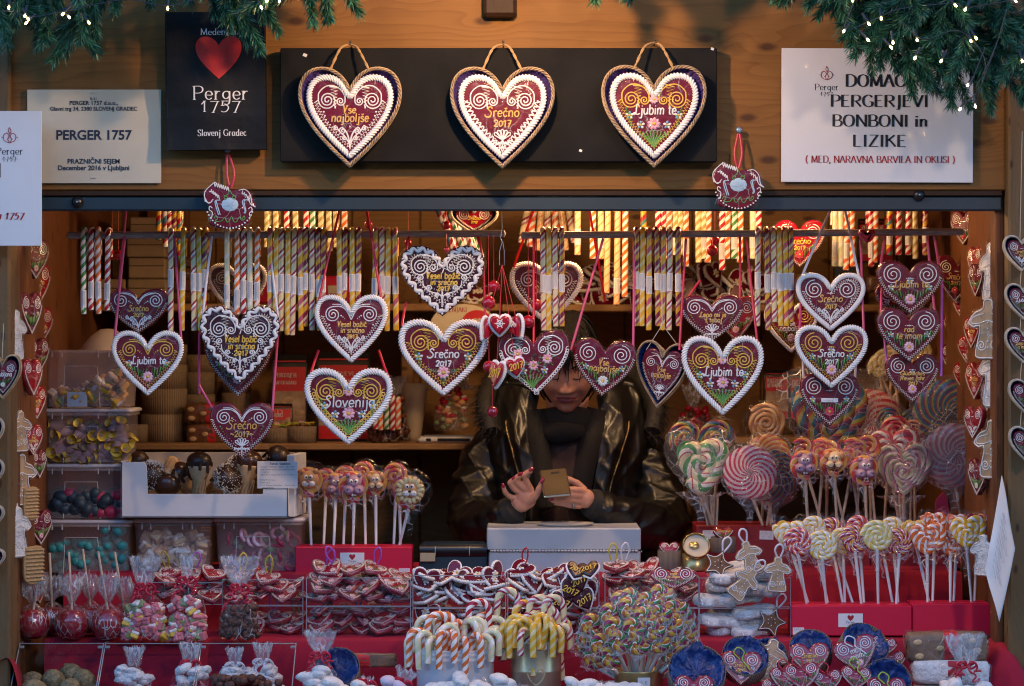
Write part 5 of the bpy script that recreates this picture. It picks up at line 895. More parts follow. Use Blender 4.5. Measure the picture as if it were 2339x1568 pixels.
redbox(674,941,1250,1317,.42,'red box with a white heart card holding the animal lollipops, left of the card terminal',card=(777,832,1263,1293),tags=((911,936,1299,1316,'PISKR','5 €'),))
redbox(1808,2083,1384,1453,.16,'long red box with a white heart card at the right front',card=(1915,1971,1402,1433),tags=((1811,1837,1434,1450,'MALI','4 €'),))
redbox(2084,2263,1380,1450,.165,'plain red box at the right end beside the post')
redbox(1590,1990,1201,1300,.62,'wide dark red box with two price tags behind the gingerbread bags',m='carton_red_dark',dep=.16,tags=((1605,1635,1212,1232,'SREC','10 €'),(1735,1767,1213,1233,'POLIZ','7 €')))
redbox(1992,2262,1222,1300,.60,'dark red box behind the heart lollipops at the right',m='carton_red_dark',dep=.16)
# animal lollipops left
for px,py,r,an,bx,y_ in ((706,1098,35,'cat',711,.47),(767,1108,31,'hippo',762,.5),(809,1108,36,'hippo',806,.46),(858,1102,30,'dog',859,.5),(936,1120,38,'lion',911,.45)):
    lolly(px,py,r*1.2,y_,'l_ory',(bx,1250),f'{an} face lollipop in the left red box, '+{706:'leftmost',767:'partly hidden, second from left',809:'in the middle',858:'turned, second from right',936:'rightmost'}[px],an=an,turns=1.6,r=r*.26,grp='animal lollipops left of the seller',yb=.47)
for i,(px,py,r) in enumerate(((790,1090,30),(832,1080,30),(905,1085,32),(912,1103,31),(745,1096,29))): lolly(px,py,r,.53,'l_ory',(px+(3 if i%2 else -6),1250),f'orange swirl lollipop behind the left animal faces, '+('second','third','fourth','rightmost','leftmost')[i],turns=2.4,grp='back row of lollipops left of the seller',yb=.5)
# right front box lollipops
FR=[(1823,1240,38,'l_mago','disc',1843,'purple and orange'),(1878,1249,40,'l_yel','disc',1888,'pale yellow'),(1953,1234,37,'l_mag','disc',1968,'magenta and yellow'),(2004,1226,41,'l_yel2','disc',2006,'yellow, tallest'),(2054,1240,35,'l_mag','disc',2047,'magenta, half hidden'),(2118,1236,46,'l_orange','heart',2119,'orange heart-shaped'),(2209,1220,46,'l_goldw','heart',2220,'yellow heart-shaped'),(2171,1243,38,'l_orange','heart',2171,'orange, half hidden heart-shaped')]
for i,(px,py,r,m,sh,bx,d) in enumerate(FR): lolly(px,py,r,.17+.02*(i%3==2)+(.03 if i in(4,7) else 0),m,(bx,1384),f'{d} swirl lollipop, front row of the right red boxes',sh,3.3 if sh=='disc' else 3.2,grp='lollipops in the right red boxes',yb=.2,aspect=.92 if i==0 else 1)
RRW=[(1806,1222,43,'l_yel','heart',1848),(1860,1208,36,'l_yel','disc',1892),(1900,1212,36,'l_mag','disc',1926),(1926,1235,36,'l_yel2','disc',1930),(1962,1205,34,'l_mago','disc',1974),(2040,1210,36,'l_yel','disc',2052),(2090,1212,32,'l_goldw','heart',2124),(2135,1196,34,'l_orange','heart',2130),(2186,1200,34,'l_orange','heart',2178),(2232,1198,32,'l_mag','heart',2226),(2018,1240,36,'l_mag','disc',2040),(1912,1250,34,'l_yel','disc',1950)]
for i,(px,py,r,m,sh,bx) in enumerate(RRW): lolly(px,py,r,.235+.012*(i%3),m,(bx,1384),f'{ {"l_yel":"yellow","l_mag":"magenta","l_yel2":"pale yellow","l_mago":"purple and orange","l_goldw":"golden","l_orange":"orange"}[m]} {"heart" if sh=="heart" else "round"} lollipop in back row of right red boxes, {ORD[sorted(q[0] for q in RRW).index(px)]} from the left',sh,2.6,grp='back row in the right red boxes',yb=.23)
# big lollipops at the right
BG=[(1601,1063,70,'l_green','heart',1625,1196,.55,'big green and white heart lollipop, leftmost of the tall lollipops'),(1567,1000,40,'l_dark','disc',1618,1196,.62,'dark rainbow swirl peeping out above the green heart lollipop, left one'),(1640,1002,44,'l_dark','disc',1630,1196,.62,'dark rainbow swirl peeping out above the green heart lollipop, right one'),(1713,1079,57,'l_pink_w','wheel',1742,1200,.52,'big pink and white pinwheel lollipop'),(1764,1088,56,'l_dark_w','wheel',1752,1200,.58,'dark blue and green swirl behind the pink pinwheel lollipop'),(1752,1050,54,'l_sun_w','wheel',1762,1200,.62,'orange and yellow lollipop above the pink pinwheel'),(1750,968,46,'l_brown','disc',1740,1200,.68,'caramel brown rope lollipop'),(1890,958,98,'l_dark','heart',1888,1200,.66,'huge dark rainbow heart lollipop behind the right hearts'),(1985,968,74,'l_red_w','wheel',1990,1200,.7,'big red and peach striped lollipop behind the rainbow heart'),(2048,985,36,'l_red','disc',2060,1200,.64,'red and white lollipop under a blue one'),(2034,960,32,'l_dark','disc',2020,1200,.68,'blue lollipop above the red and white one'),(2085,965,32,'l_dark','disc',2080,1200,.69,'small blue lollipop left of the biggest dark disc'),(2090,990,32,'l_red','disc',2090,1200,.66,'small red lollipop left of the biggest dark disc'),(2168,950,78,'l_dark_w','wheel',2200,1200,.66,'biggest dark green and blue disc lollipop at the right'),(2180,1040,68,'l_pastd_w','wheel',2196,1194,.54,'big pink and grey disc lollipop with clear wrap at the right'),(2063,1078,64,'l_past','heart',2065,1200,.53,'pastel heart lollipop with fine green and violet waves'),(2040,1040,60,'l_pink','heart',2054,1200,.58,'pink and white heart lollipop behind the pastel heart')]
for px,py,r,m,sh,bx,by,Y,lab in BG:
    r*=1.07; fine={'l_past':5.2,'l_pastd':4.6,'l_pink':4.2,'l_brown':4.2,'l_green':2.4}.get(m,3.4); lolly(px,py,r,Y,m,(bx,by),lab,sh,fine,grp='big lollipops at the right',yb=Y+.02,stickm='wood_stick',sw=4.5,cel='cello_busy' if r>50 else 'cello_soft',tail=pm(60),twist=.8)
for i,(px,py,r,an,bx,by,Y) in enumerate(((1839,1059,37,'hippo',1846,1205,.42),(1906,1053,36,'dog',1912,1205,.42),(1976,1071,38,'hippo',1980,1205,.42))): lolly(px,py,r*1.1,Y,'l_ory',(bx,by),('hippo lollipop at the left of the three animal faces on the right','dog face lollipop between two hippo lollipops on the right','hippo lollipop at the right of the three animal faces on the right')[i],an=an,turns=1.6,r=r*.26,grp='animal lollipops on the right',yb=Y+.02,stickm='wood_stick')
for i,(px,py,bx) in enumerate(((1835,1030,1880),(1880,1030,1868),(1895,1035,1930),(1950,1030,1920),(1965,1035,1955),(1985,1025,2000),(1946,1050,1965))): lolly(px,py,32,.47,'l_ory',(bx,1205),f'orange swirl lollipop behind the right animal faces, {ORD[i]} from the left',turns=2.2,grp='orange lollipops behind the right animal faces',yb=.5,stickm='wood_stick')
for i in range(7): lolly(1962+rng.uniform(0,150),790+rng.uniform(0,70),30,.95,'l_yel2',(1975+i*16,990),'dim pale yellow lollipop in the bunch standing on the back shelf at right',turns=2.4,grp='dim yellow lollipops at the back right',yb=.97,stickm='wood_stick')
for i in range(9):   # spare sticks of the bunches
    t=thing('lollipop_stick','bare wooden lollipop stick in the bunch under the green heart lollipop','stick',(0,0,0),group='sticks under the green heart'); b=MB(); p=at(1606+i*4.2,1130+3*(i%2),.57+.006*(i%4)); q=at(1616+i*2.6,1200,.58+.005*(i%4)); tube(b,np.linspace(p,q,4),.003,'wood_stick',6); b.build('stick',t)
# bouquet of small swirls in the gold tin
def tin(x0,x1,y0,y1,Y,m,name,lab,rings=()):
    a,c=at(x0,y0,Y),at(x1,y1,Y); r=(c.x-a.x)/2; h=a.z-c.z; t=thing(name,lab,'tin' if name!='bucket' else 'bucket',((a.x+c.x)/2,Y,c.z)); b=MB()
    prof=[(0,0),(r*.985,0),(r,.003)]+[q for z in rings for q in ((r,h*z-.002),(r*1.012,h*z),(r,h*z+.002))]+[(r,h-.003),(r*1.01,h),(r*.97,h),(r*.96,.01),(0,.01)]
    lathe(b,prof,m,40); b.build('can',t); return t,r,h
T1,r1,h1=tin(1166,1282,1462,1640,.0,'gold_tin','candy_tin','pale gold tin printed with a heart, full of yellow candy canes',(.62,))
b=MB(); O=outline(pm(42),pm(40),60); q=at(1223,1541,0); P=O+A(0,q.z-T1.location.z); a=P[:,0]/r1; b.add(np.stack([r1*1.004*np.sin(a),-r1*1.004*np.cos(a),P[:,1]],-1),[list(range(60))],'gold_print',smooth=False); b.build('heart_print',T1)
b=MB(); serif_text(b,'PERGER',0,at(0,1569,0).z-T1.location.z,pm(8),'gold_print',0,.9,maxw=pm(46)); 
for v in b.V: v[:,1]-=np.sqrt(np.maximum((r1*1.004)**2-v[:,0]**2,0))
b.build('lettering',T1)
b=MB(); q=at(1243,1465,0)-T1.location; box(b,(q.x,-r1*.96,q.z-.004),(pm(12),.001,pm(18)),'paper_white',.0003,rz=.3); b.build('price_tag',T1)
T2,r2,h2=tin(1402,1515,1529,1640,-.02,'gold_tin2','candy_tin','gold tin with a 3 € tag holding a dome of swirl lollipops')
q=at(1468,1552,-.02)-T2.location; b=MB(); box(b,(q.x,-r2*1.0-.001,q.z),(pm(28),.001,pm(22)),'paper_white',.0002); b.build('price_tag',T2); b=MB(); serif_text(b,'3 €',q.x,q.z-.004,pm(9),'ink_grey',-r2-.0022,.2,False); b.build('price_lettering',T2)
LP=[(1480,1372),(1436,1385),(1509,1355),(1420,1370),(1540,1390),(1470,1408),(1507,1400),(1395,1400),(1440,1345+20),(1555,1410),(1352,1425),(1405,1432),(1447,1432),(1490,1436),(1530,1428),(1565,1440),(1340,1470),(1375,1470),(1415,1462),(1455,1470),(1500,1465),(1540,1466),(1570,1478),(1360,1500),(1395,1498),(1558,1502),(1530,1490),(1345,1450)]
for i,(px,py) in enumerate(LP):
    d=((px-1458)/115,(1450-py)/95); Y=-.02-.085*math.sqrt(max(0,1-min(1,d[0]**2+(d[1]*.9)**2)))
    t=lolly(px,py,30+(i%3),Y,'l_tri',(1458+d[0]*38,1560),'small yellow, purple and green swirl lollipop of the dome in the 3 € tin',turns=1.8,r=9.5,grp='dome of small swirl lollipops',yb=-.02,tail=.03,rz=-d[0]*.9,sw=5,stickm='paper_white',rx=-.25*d[1])
# buckets of candy canes
T3,r3,h3=tin(952,1128,1478,1640,.0,'bucket','bucket','white plastic bucket hung all round with orange and cream candy canes',(.86,.93))
def hook_path(L,rc,l): a=np.linspace(0,PI,10); k=8; return np.vstack([np.stack([np.full(k,-rc),np.zeros(k),np.linspace(-L,-.004,k)],-1),np.stack([-rc*np.cos(a),0*a,rc*np.sin(a)],-1),np.stack([np.full(4,rc),np.zeros(4),np.linspace(-.004,-l,4)],-1)])
def cane(o,r,z,phi,m,L,l,lab,grp,rc=.019,tr=.008,tilt=(0,0),out=None):
    t=ob('candy_cane',cached(f'candy_cane|{m}{L}{l}{rc}{tr}',lambda b: tube(b,hook_path(L,rc,l),tr,m,9,ref=(0,1,0))),None,(o.x+r*math.cos(phi),o.y+r*math.sin(phi),z),(tilt[0],tilt[1],out if out is not None else phi)); return tag(t,lab,'candy cane',grp)
def potful(T,r,h,mats,name,n,inner,seed,tall=()):
    rr=random.Random(seed); o=T.location; z=o.z+h
    for k in range(n):
        phi=-PI+PI*1.15*k/(n-1)-.25; m=mats[k%len(mats)] if rr.random()<.8 else rr.choice(mats); cane(o,r+.004,z+.008+rr.uniform(0,.02),phi+rr.uniform(-.09,.09),m,.07,round(.036+.009*rr.randint(0,3),3),f'{CN[m]} candy cane hooked on the {name} rim',f'canes round the rim of the {name}',tilt=(0,rr.uniform(-.05,.1)))
    for k in range(inner):
        a=rr.uniform(-PI,PI*.1); ra=r*rr.uniform(.25,.85); m=rr.choice(mats); out=a+rr.uniform(-.9,.9); cane(o,ra,z+rr.uniform(.03,.055)-.02*(ra/r),a,m,.11,.045,f'{CN[m]} candy cane standing inside the {name}',f'canes standing in the {name}',rc=.022,tilt=(rr.uniform(-.2,.2),rr.uniform(-.1,.25)),out=out)
    for px,py,m,ph,l in tall:
        c=at(px,py,o.y+rr.uniform(-.03,.03)); t=ob('candy_cane',cached(f'candy_cane|T{m}{l}',lambda b: tube(b,hook_path(.15,.024,l),.008,m,9,ref=(0,1,0))),None,(c.x,c.y,c.z-.027),(rr.uniform(-.1,.1),rr.uniform(-.12,.12),ph)); tag(t,f'tall {CN[m]} cane in the {name}'+(', highest' if py<1372 else ''),'candy cane',f'tall canes in the {name}')
potful(T3,r3,h3,['s_orange','s_cream','s_orange','s_orange','s_cream'],'white bucket',13,11,3,((1000,1400,'s_orange',.3,.06),(1020,1402,'s_orange',2.6,.07),(1094,1371,'s_red',.2,.05),(1105,1402,'s_orange',.4,.06),(975,1408,'s_cream',2.9,.06),(1130,1410,'s_cream',.1,.07),(1085,1412,'s_cream',3.0,.06),(1040,1418,'s_orange',.1,.07)))
potful(T1,r1,h1,['s_yellow','s_yellow','s_yellow','s_pinkw'],'heart tin',9,7,9,((1160,1345,'s_pinkw',3.0,.055),(1232,1362,'s_pinkw',.1,.06),(1265,1362,'s_pinkw',.3,.06),(1195,1374,'s_pinky',.6,.06),(1250,1384,'s_pinkw',2.9,.05),(1215,1398,'s_pinkw',.3,.05),(1182,1406,'s_yellow',3.0,.05)))
# ---------------- plastic storage boxes ----------------
def storage(x0,x1,y0,y1,Y,lab,fill,lid=True,dep=.17,label=None):
    a,c=at(x0,y0,Y),at(x1,y1,Y); w_,h_=c.x-a.x,a.z-c.z; t=thing('storage_box',lab,'storage box',((a.x+c.x)/2,Y+dep/2,c.z),(0,0,0),'clear plastic storage boxes')
    hh=h_*(.93 if lid else 1)
    def ring(s,z,e=.014):
        x,y=w_/2*s-e,dep/2*s-e; return np.array([[cx+e*math.cos(q),cy+e*math.sin(q),z] for cx,cy,q0 in ((x,y,0),(-x,y,PI/2),(-x,-y,PI),(x,-y,1.5*PI)) for q in np.linspace(q0,q0+PI/2,5)])
    b=MB(); b.grid(np.array([ring(.88,.004),ring(.89,0),ring(.89,.006),ring(.96,hh),ring(.985,hh),ring(.985,hh-.008)]),'pp',wrap=True); b.add(ring(.88,.004),[list(range(20))],'pp')
    y=-dep/2*.93-.002
    for x in (-.38,-.27,.13,.25): box(b,(w_*x,-dep/2*.955,hh*.93),(.003,.004,hh*.12),'pp_rim',.0005)
    P=A([-.26,.0],[-.24,.72],[.12,.72],[.15,.0])*A(w_,hh); tube(b,y3(P,-dep/2*.92-.001),.0012,'pp_rim',4); b.build('tub',t)
    if lid:
        b=MB(); b.grid(np.array([ring(1.0,hh),ring(1.03,hh+.001),ring(1.03,hh+.006),ring(.99,h_),ring(.9,h_-.0005)]),'pp_rim',wrap=True); b.add(ring(.9,h_-.0005),[list(range(20))],'pp_rim'); b.build('lid',t)
    if label: b=MB(); q=at(*label,Y)-t.location; box(b,(q.x,-dep/2*.95-.003,q.z),(pm(49),.0006,pm(36)),'paper_white',.0002); b.build('content_label',t)
    fw,fd=w_*.8,dep*.78
    fill(t,fw,fd,hh); return t
rb=random.Random(3)
def piece(name,parent,key,fn,p,rot=(0,0,0),s=1): o=ob(name,cached(key,fn),parent,p,rot); o.scale=(s,)*3; return o
def scatter(name,key,fns,n,top,sz=1,rot=True):
    def f(t,fw,fd,h):
        for i in range(n):
            x=rb.uniform(-.5,.5)*fw; d=rb.random()**2; y=-fd*.53+d*fd*.35; z=.012+rb.random()*max(.01,top(x/fw)*h-.012); j=i%len(fns)
            piece(name,t,f'{name}|{key}{j}',fns[j],(x,y,z),(rb.uniform(-1,1),rb.uniform(-1,1),rb.uniform(0,6)) if rot else (0,0,0),sz*1.25*rb.uniform(.85,1.15))
    return f
cube=lambda m,m2=None,s=.02: (lambda b:(box(b,(0,0,-s*.25 if m2 else 0),(s,s,s*(.5 if m2 else 1)),m,.002), m2 and box(b,(0,0,s*.2),(s*.98,s*.98,s*.4),m2,.002)))
jb=lambda m,s: (lambda b: ball(b,(0,0,0),(s,s,s*.8),m,10,7,.03))
storage(93,300,800,931,.44,'topmost storage box of the left stack, with a small paper label',scatter('sweet','mix',[cube('jelly_yellow','fudge',.02),jb('an_cat',.011),cube('fudge','sugar',.018),cube('jelly_yellow','jelly_green',.018)],70,lambda u: .3+.6*max(0,u+.15)),lid=False,label=(176,913))
def wrapped(b): tube(b,A([-.02,0,0],[-.012,0,0],[.012,0,0],[.02,0,0]),[.004,.011,.011,.004],'wrap_mauve',8); [lathe(b,[(.003,0),(.011,.009)],'rib_yellow',8,(s*.019,0,0),tilt=(0,s*PI/2,0)) for s in (1,-1)]
storage(94,300,934,1058,.44,'storage box of mauve sweets in yellow-ended wrappers, second from top of the stack',scatter('wrapped_sweet','w',[wrapped],80,lambda u: .75))
storage(94,300,1060,1186,.44,'storage box of dark and red jelly balls, third from top of the stack',scatter('jelly_ball','d',[jb('jelly_dark',.017),jb('jelly_red',.016),jb('jelly_dark',.018)],70,lambda u: .5))
storage(94,300,1188,1311,.44,'storage box of teal jelly balls at the bottom of the stack',scatter('jelly_ball','t',[jb('jelly_teal',.0115)],95,lambda u: .62+.25*(u>.2)))
storage(302,484,1186,1312,.45,'storage box of square caramel wafers, beside the stack',scatter('wafer_square','f',[cube('fudge','sugar',.021),cube('fudge',None,.019),cube('fudge','sugar',.021)],72,lambda u: .75))
storage(487,692,1184,1312,.45,'storage box of pink ring sweets, nearest the red box',scatter('ring_sweet','r',[lambda b: tube(b,y3(spiral(0,0,.011,1,0,rin=1),0),.0035,'jelly_red',6),jb('jelly_green',.008),lambda b: tube(b,y3(spiral(0,0,.012,1,0,rin=1),0),.004,'ic_pink',6)],50,lambda u: .8))
# golden wrapped bars standing behind the boxes
for i,(px,Y) in enumerate(((352,.66),(372,.66),(605,.64),(622,.64),(470,.68))):
    p=at(px,1300,Y); t=tag(MB().build('chocolate_box',None,loc=p),f'golden ribbed chocolate box standing behind the storage boxes, {ORD[i]} of five','box','golden boxes behind the plastic tubs'); b=MB(); box(b,(0,0,.05),(.03,.03,.12),'gold_tin2',.003)
    for k in range(7): box(b,(0,-.016,.008+k*.015),(.027,.006,.008),'gold_tin2',.002)
    t.data=b.mesh('chocolate_box')
# lamp-like white dome behind the stack
b=MB(); p=at(246,800,.75); lathe(b,[(.0,.06),(.02,.058),(.045,.04),(.07,.012),(.074,0)],'lamp_shade',28); tag(b.build('white_bowl',None,loc=at(246,803,.75)),'upturned cream bowl showing above the topmost storage box','bowl')
# white carton with chocolate cones
YC=.40; a,c=at(276,1054,YC),at(672,1183,YC); t=thing('cone_carton','low white carton with a cut-out front holding chocolate cones','carton',((a.x+c.x)/2,YC,c.z)); W,Hh=c.x-a.x,a.z-c.z; Dd=.2
q=lambda px,py:(at(px,0,YC).x-t.location.x,at(0,py,YC).z-t.location.z)
b=MB(); O=np.array([q(276,1183),q(276,1056),q(327,1056),q(335,1064),q(337,1129),q(600,1129),q(602,1110),q(658,1110),q(658,1183)]); prism(b,O,0,.004,'carton_white',.0008)
box(b,(-W/2+.002,Dd/2,Hh/2),(.004,Dd,Hh),'carton_white',.0008); x1=q(658,0)[0]; box(b,(x1-.002,Dd/2,Hh*.42),(.004,Dd,Hh*.84),'carton_white',.0008); box(b,((x1-W/2)/2,Dd,Hh*.55),(x1+W/2,.004,Hh*1.1),'carton_inner',.0008); box(b,((x1-W/2)/2,Dd/2,.002),(x1+W/2,Dd,.004),'carton_inner',.0008)
box(b,(x1+.012,Dd*.55,Hh*.55),(.02,Dd*.8,Hh*1.1),'carton_white',.001,rz=-.1); b.build('carton',t)
b=MB(); q0=q(634,1085); box(b,(q0[0],-.004,q0[1]),(pm(92,YC),.001,pm(62,YC)),'paper_white',.0003,rx=.02); b.build('ingredient_label',t)
b=MB(); x0=q0[0]-pm(40,YC)
for i,(s,h,m) in enumerate((('Zimski sladoled',6.5,1.6),('Sestavine: čokolada, sladkor, voda, mleko',4,.6),('sirup, aroma vanilija, med, pšenična moka',4,.6),('LOT 706100',4,.6),('Uporabno najmanj do 05.01.2017',4,.6),('',4,.6),('PERGER 1757 d.o.o.',4,.6),('Glavni trg 34',4,.6),('2380 Slovenj Gradec - Slovenija',4,.6),('www.perger1757.si',4.2,1.5))): serif_text(b,s,x0 if i else q0[0]-pm(18,YC),q0[1]+pm(23-6*i,YC),pm(h,YC)*.8,'ink_blue',-.0052,m,False,align=1,maxw=pm(80,YC) if len(s)>24 else None)
b.build('label_lettering',t)
def cone_thing(px,py,rot,kind_,lab,s=1.0,Y=None):
    Y=Y or YC+.06; t2=thing('ice_cone',lab,'sweet cone',tuple(at(px,py,Y)),rot,'chocolate cones in the white carton'); t2.scale=(s,)*3
    def wf(b):
        lathe(b,[(0,-.075),(.015,-.075),(.017,-.03),(.019,-.028),(.021,-.024),(.03,.0),(.031,.004),(.027,.004)],'wafer',20)
        for k in range(12): a=k*PI/6; tube(b,A([.0165*math.cos(a),.0165*math.sin(a),-.07],[.0185*math.cos(a+.5),.0185*math.sin(a+.5),-.032]),.001,'wafer',4,ref=(math.cos(a),math.sin(a),0))
    ob('wafer',cached('wafer|c',wf),t2)
    def dm(b):
        ball(b,(0,0,.014),(.0325,.0325,.026),'choc' if kind_!='plain' else 'choc_milk',16,10)
        for k in range(9): a=k*.7; tube(b,A([.0295*math.cos(a),.0295*math.sin(a),.012],[.031*math.cos(a),.031*math.sin(a),.002-.008*(k%3)]),[.0055,.0035],'choc' if kind_!='plain' else 'choc_milk',6,ref=(math.cos(a),math.sin(a),0))
    ob('chocolate_dip',cached('chocolate_dip|'+kind_,dm),t2)
    if kind_=='coco':
        def cc(b):
            for k in range(420):
                v=nrm(nr.randn(3)); v[2]=abs(v[2])-.2; p=v*A(.034,.034,.031)+A(0,0,.012); d=nrm(nr.randn(3))*.004; tube(b,A(p-d,p+d),.0014,'coconut',3,ref=(.3,.5,.8))
        kind(ob('coconut_flakes',cached('coconut_flakes|',cc),t2),'stuff')
    return t2
cone_thing(455,1068,(0,.0,0),'coco2','upright cone with dripping chocolate rim in the middle of the carton',1.0)
cone_thing(568,1066,(0,.12,0),'plain','tall upright cone with smooth milk chocolate top on the right of the carton',1.05)
cone_thing(383,1100,(2.3,0.3,.2),'plain','cone lying with its smooth dark chocolate dome forward',1.05)
cone_thing(345,1085,(1.7,-.7,0),'coco','coconut-flaked cone at the left end of the carton',1.1)
cone_thing(517,1098,(1.1,.5,.4),'coco','coconut-flaked cone lying left of the tall cone',1.15)
cone_thing(543,1072,(.9,.9,0),'coco','coconut-flaked cone behind the two upright cones',1.0,YC+.11)
cone_thing(412,1090,(.4,-.5,0),'plain','cone leaning behind the dark dome',1.0,YC+.11)
cone_thing(630,1052,(.5,.8,0),'coco2','dark cone top behind the paper label',1.0,YC+.11)
cone_thing(600,1085,(.2,.2,0),'coco2','cone half hidden by the paper label',.95,YC+.1)
cone_thing(318,1058,(.3,-.3,0),'coco2','cone top behind the left end of the carton',.8,YC+.14)
# ---------------- card terminal, cash box, plate ----------------
Yd=.43; a,c=at(957,1243,Yd),at(1113,1308,Yd); t=thing('card_terminal','black cash printer with a small yellow sticker beside the steel cash box','card terminal',((a.x+c.x)/2,Yd,c.z)); W,Hh=c.x-a.x,a.z-c.z
b=MB(); n=24; O=np.array([[x,z] for x,z in ((-W/2,.008),(-W/2+.008,0),(-W*.1,0),(-W*.08,-.0),(W*.3,-.0),(W/2-.008,0),(W/2,.008),(W/2,Hh*.6),(W/2-.002,Hh-.006),(W/2-.01,Hh),(-W/2+.01,Hh),(-W/2+.002,Hh-.006),(-W/2,Hh*.6))]); prism(b,O,0,.1,'steel_blue',.005); b.build('housing',t)
b=MB(); prof=A([-.0,.55],[-.006,.62],[-.009,.75],[-.007,.9],[0,.98]); V=np.array([[[x,pz[0],pz[1]*Hh] for x in np.linspace(-W*.49,W*.49,8)] for pz in prof]); b.grid(V,'black_plastic'); b.build('paper_cover',t)
b=MB(); box(b,(-W*.37,-.0125,Hh*.55),(W*.22,.002,Hh*.3),'gold_print',.0005); b.build('yellow_sticker',t)
b=MB(); serif_text(b,'daisy',-W*.37,Hh*.33,pm(7,Yd),'ink_grey',-.0006,.7,False,slant=.2); b.build('lettering',t)
b=MB(); [tube(b,A([x,-.0095,Hh*.6],[x,-.0105,Hh*.75],[x,-.0085,Hh*.92]),.0012,'steel',4) for x in (-W*.26,W*.24)]; b.build('edge_trim',t)
a,c=at(1112,1207,Yd),at(1464,1309,Yd); t=thing('cash_box','light grey steel cash box with a long piano hinge on the counter before the seller','cash box',((a.x+c.x)/2,Yd,c.z)); W,Hh=c.x-a.x,a.z-c.z
b=MB(); box(b,(.002,.12,Hh*.24),(W*.985,.24,Hh*.48),'grey_paint',.003); b.build('box_base',t); b=MB(); box(b,(0,.12,Hh*.755),(W,.246,Hh*.49),'grey_paint',.003); b.build('box_lid',t)
b=MB(); 
for i in range(46):
    x=-W*.47+W*.94*i/45; tube(b,A([x-.0028,-.0035,Hh*.495],[x+.0028,-.0035,Hh*.495]),.0026+.0006*(i%2),'grey_paint',8,ref=(0,1,0))
b.build('piano_hinge',t); b=MB(); [ball(b,(W/2+.001,-.001+.01,z*Hh),.003,'steel',6,5) for z in (.47,)]; b.build('hinge_pin',t)
b=MB(); lathe(b,[(0,.002),(.04,.002),(.065,.006),(.073,.0115),(.0735,.0125),(.066,.009),(.04,.005),(0,.005)],'plate',40); tag(b.build('saucer',None,loc=at(1291,1206,Yd+.1)),'flat cream saucer lying on top of the steel cash box','saucer')
# ---------------- candy apples ----------------
def pleat(b,zs,rs,amp,m,n=54,seed=0,noise=.03,fl=1.0,cy=0):
    rr=np.random.RandomState(seed); a=np.linspace(0,2*PI,n+1)[:-1]; ph=rr.rand(3)*6; rows=[]
    for z,r,am in zip(zs,rs,amp):
        q=r*(1+am*(np.sin(a*9+ph[0]+z*20)+.6*np.sin(a*17+ph[1])+.4*np.sin(a*5+ph[2]))+noise*rr.randn(n)*(am>0)); rows.append(np.stack([q*np.cos(a),q*np.sin(a)*fl+cy,np.full(n,z)+am*.02*rr.randn(n)],-1))
    b.grid(np.array(rows),m,wrap=True)
AP=[(75,1424,38,98,1254,.12),(165,1424,38,157,1262,.12),(247,1424,39,224,1261,.12),(119,1416,35,113,1264,.2),(207,1414,35,189,1256,.2),(284,1418,34,262,1262,.2)]
for i,(px,py,r,sx,sy,Y) in enumerate(AP):
    lab=['front left','front middle','front right','rear left','rear middle','rear right'][i]; t=thing('candy_apple',f'red glazed apple on a stick in crinkled clear wrap, {lab} of the six','candy apple',tuple(at(px,py,Y)),(0,0,i*1.1),'wrapped candy apples'); rr_=pm(r,Y)
    b=MB(); lathe(b,[(0,-.85*rr_),(.35*rr_,-.92*rr_),(.72*rr_,-.72*rr_),(.97*rr_,-.25*rr_),(1.0*rr_,.12*rr_),(.86*rr_,.58*rr_),(.55*rr_,.86*rr_),(.25*rr_,.84*rr_),(0,.72*rr_)],'apple',28); b.build('apple',t)
    q=MW[t.name].inverted()@at(sx,sy,Y+.01); b=MB(); tube(b,np.linspace(A(0,0,.6*rr_),A(*q),5),.0031,'wood_stick',8,ref=(0,1,0)); b.build('stick',t)
    b=MB(); k=rr_; top=q.z; pleat(b,[-.93*k,-.7*k,-.2*k,.3*k,.72*k,.98*k,1.15*k,1.3*k],[.5*k,.82*k,1.06*k,1.07*k,.8*k,.42*k,.14*k,.12*k],[.01,.01,.014,.025,.05,.1,.12,.12],'cello_apple',seed=i)
    pleat(b,[1.28*k,1.5*k,1.9*k,2.4*k,2.9*k],[.12*k,.32*k,.62*k,.75*k,.5*k],[.12,.2,.22,.22,.28],'cello_gather',seed=i+20,noise=.12,fl=.6); b.build('cellophane',t)
# ---------------- clear bags ----------------
def bow(t,z,r,m,seed,y=0):
    rr=random.Random(seed); b=MB(); tube(b,np.stack([(r+.001)*np.cos(np.linspace(0,2*PI,16)),(r+.001)*np.sin(np.linspace(0,2*PI,16))*.8,np.full(16,z)],-1),.002,m,5,ref=(0,0,1))
    for k in range(4):
        s=(-1)**k; P=[(0,-r-.002,z)]; L_=rr.uniform(.03,.06)
        for i in range(1,12): P.append((s*(.006+L_*.5*i/11)+.006*math.sin(i*1.3+k),-r-.004-.007*abs(math.cos(i*1.2)),z+.012*math.sin(i*.5+k)-L_*1.1*(i/11)**1.5*(k>1)+.003*math.cos(i*1.3)))
        strip(b,smooth(P,3),.0045,m,(0,1,.2))
    for s in (-1,1): P=[(0,-r-.003,z),(s*.012,-r-.008,z+.012),(s*.022,-r-.006,z+.004),(s*.01,-r-.006,z-.004),(0,-r-.004,z)]; strip(b,smooth(P,4),.005,m,(0,1,.2))
    b.build('ribbon_bow',t)
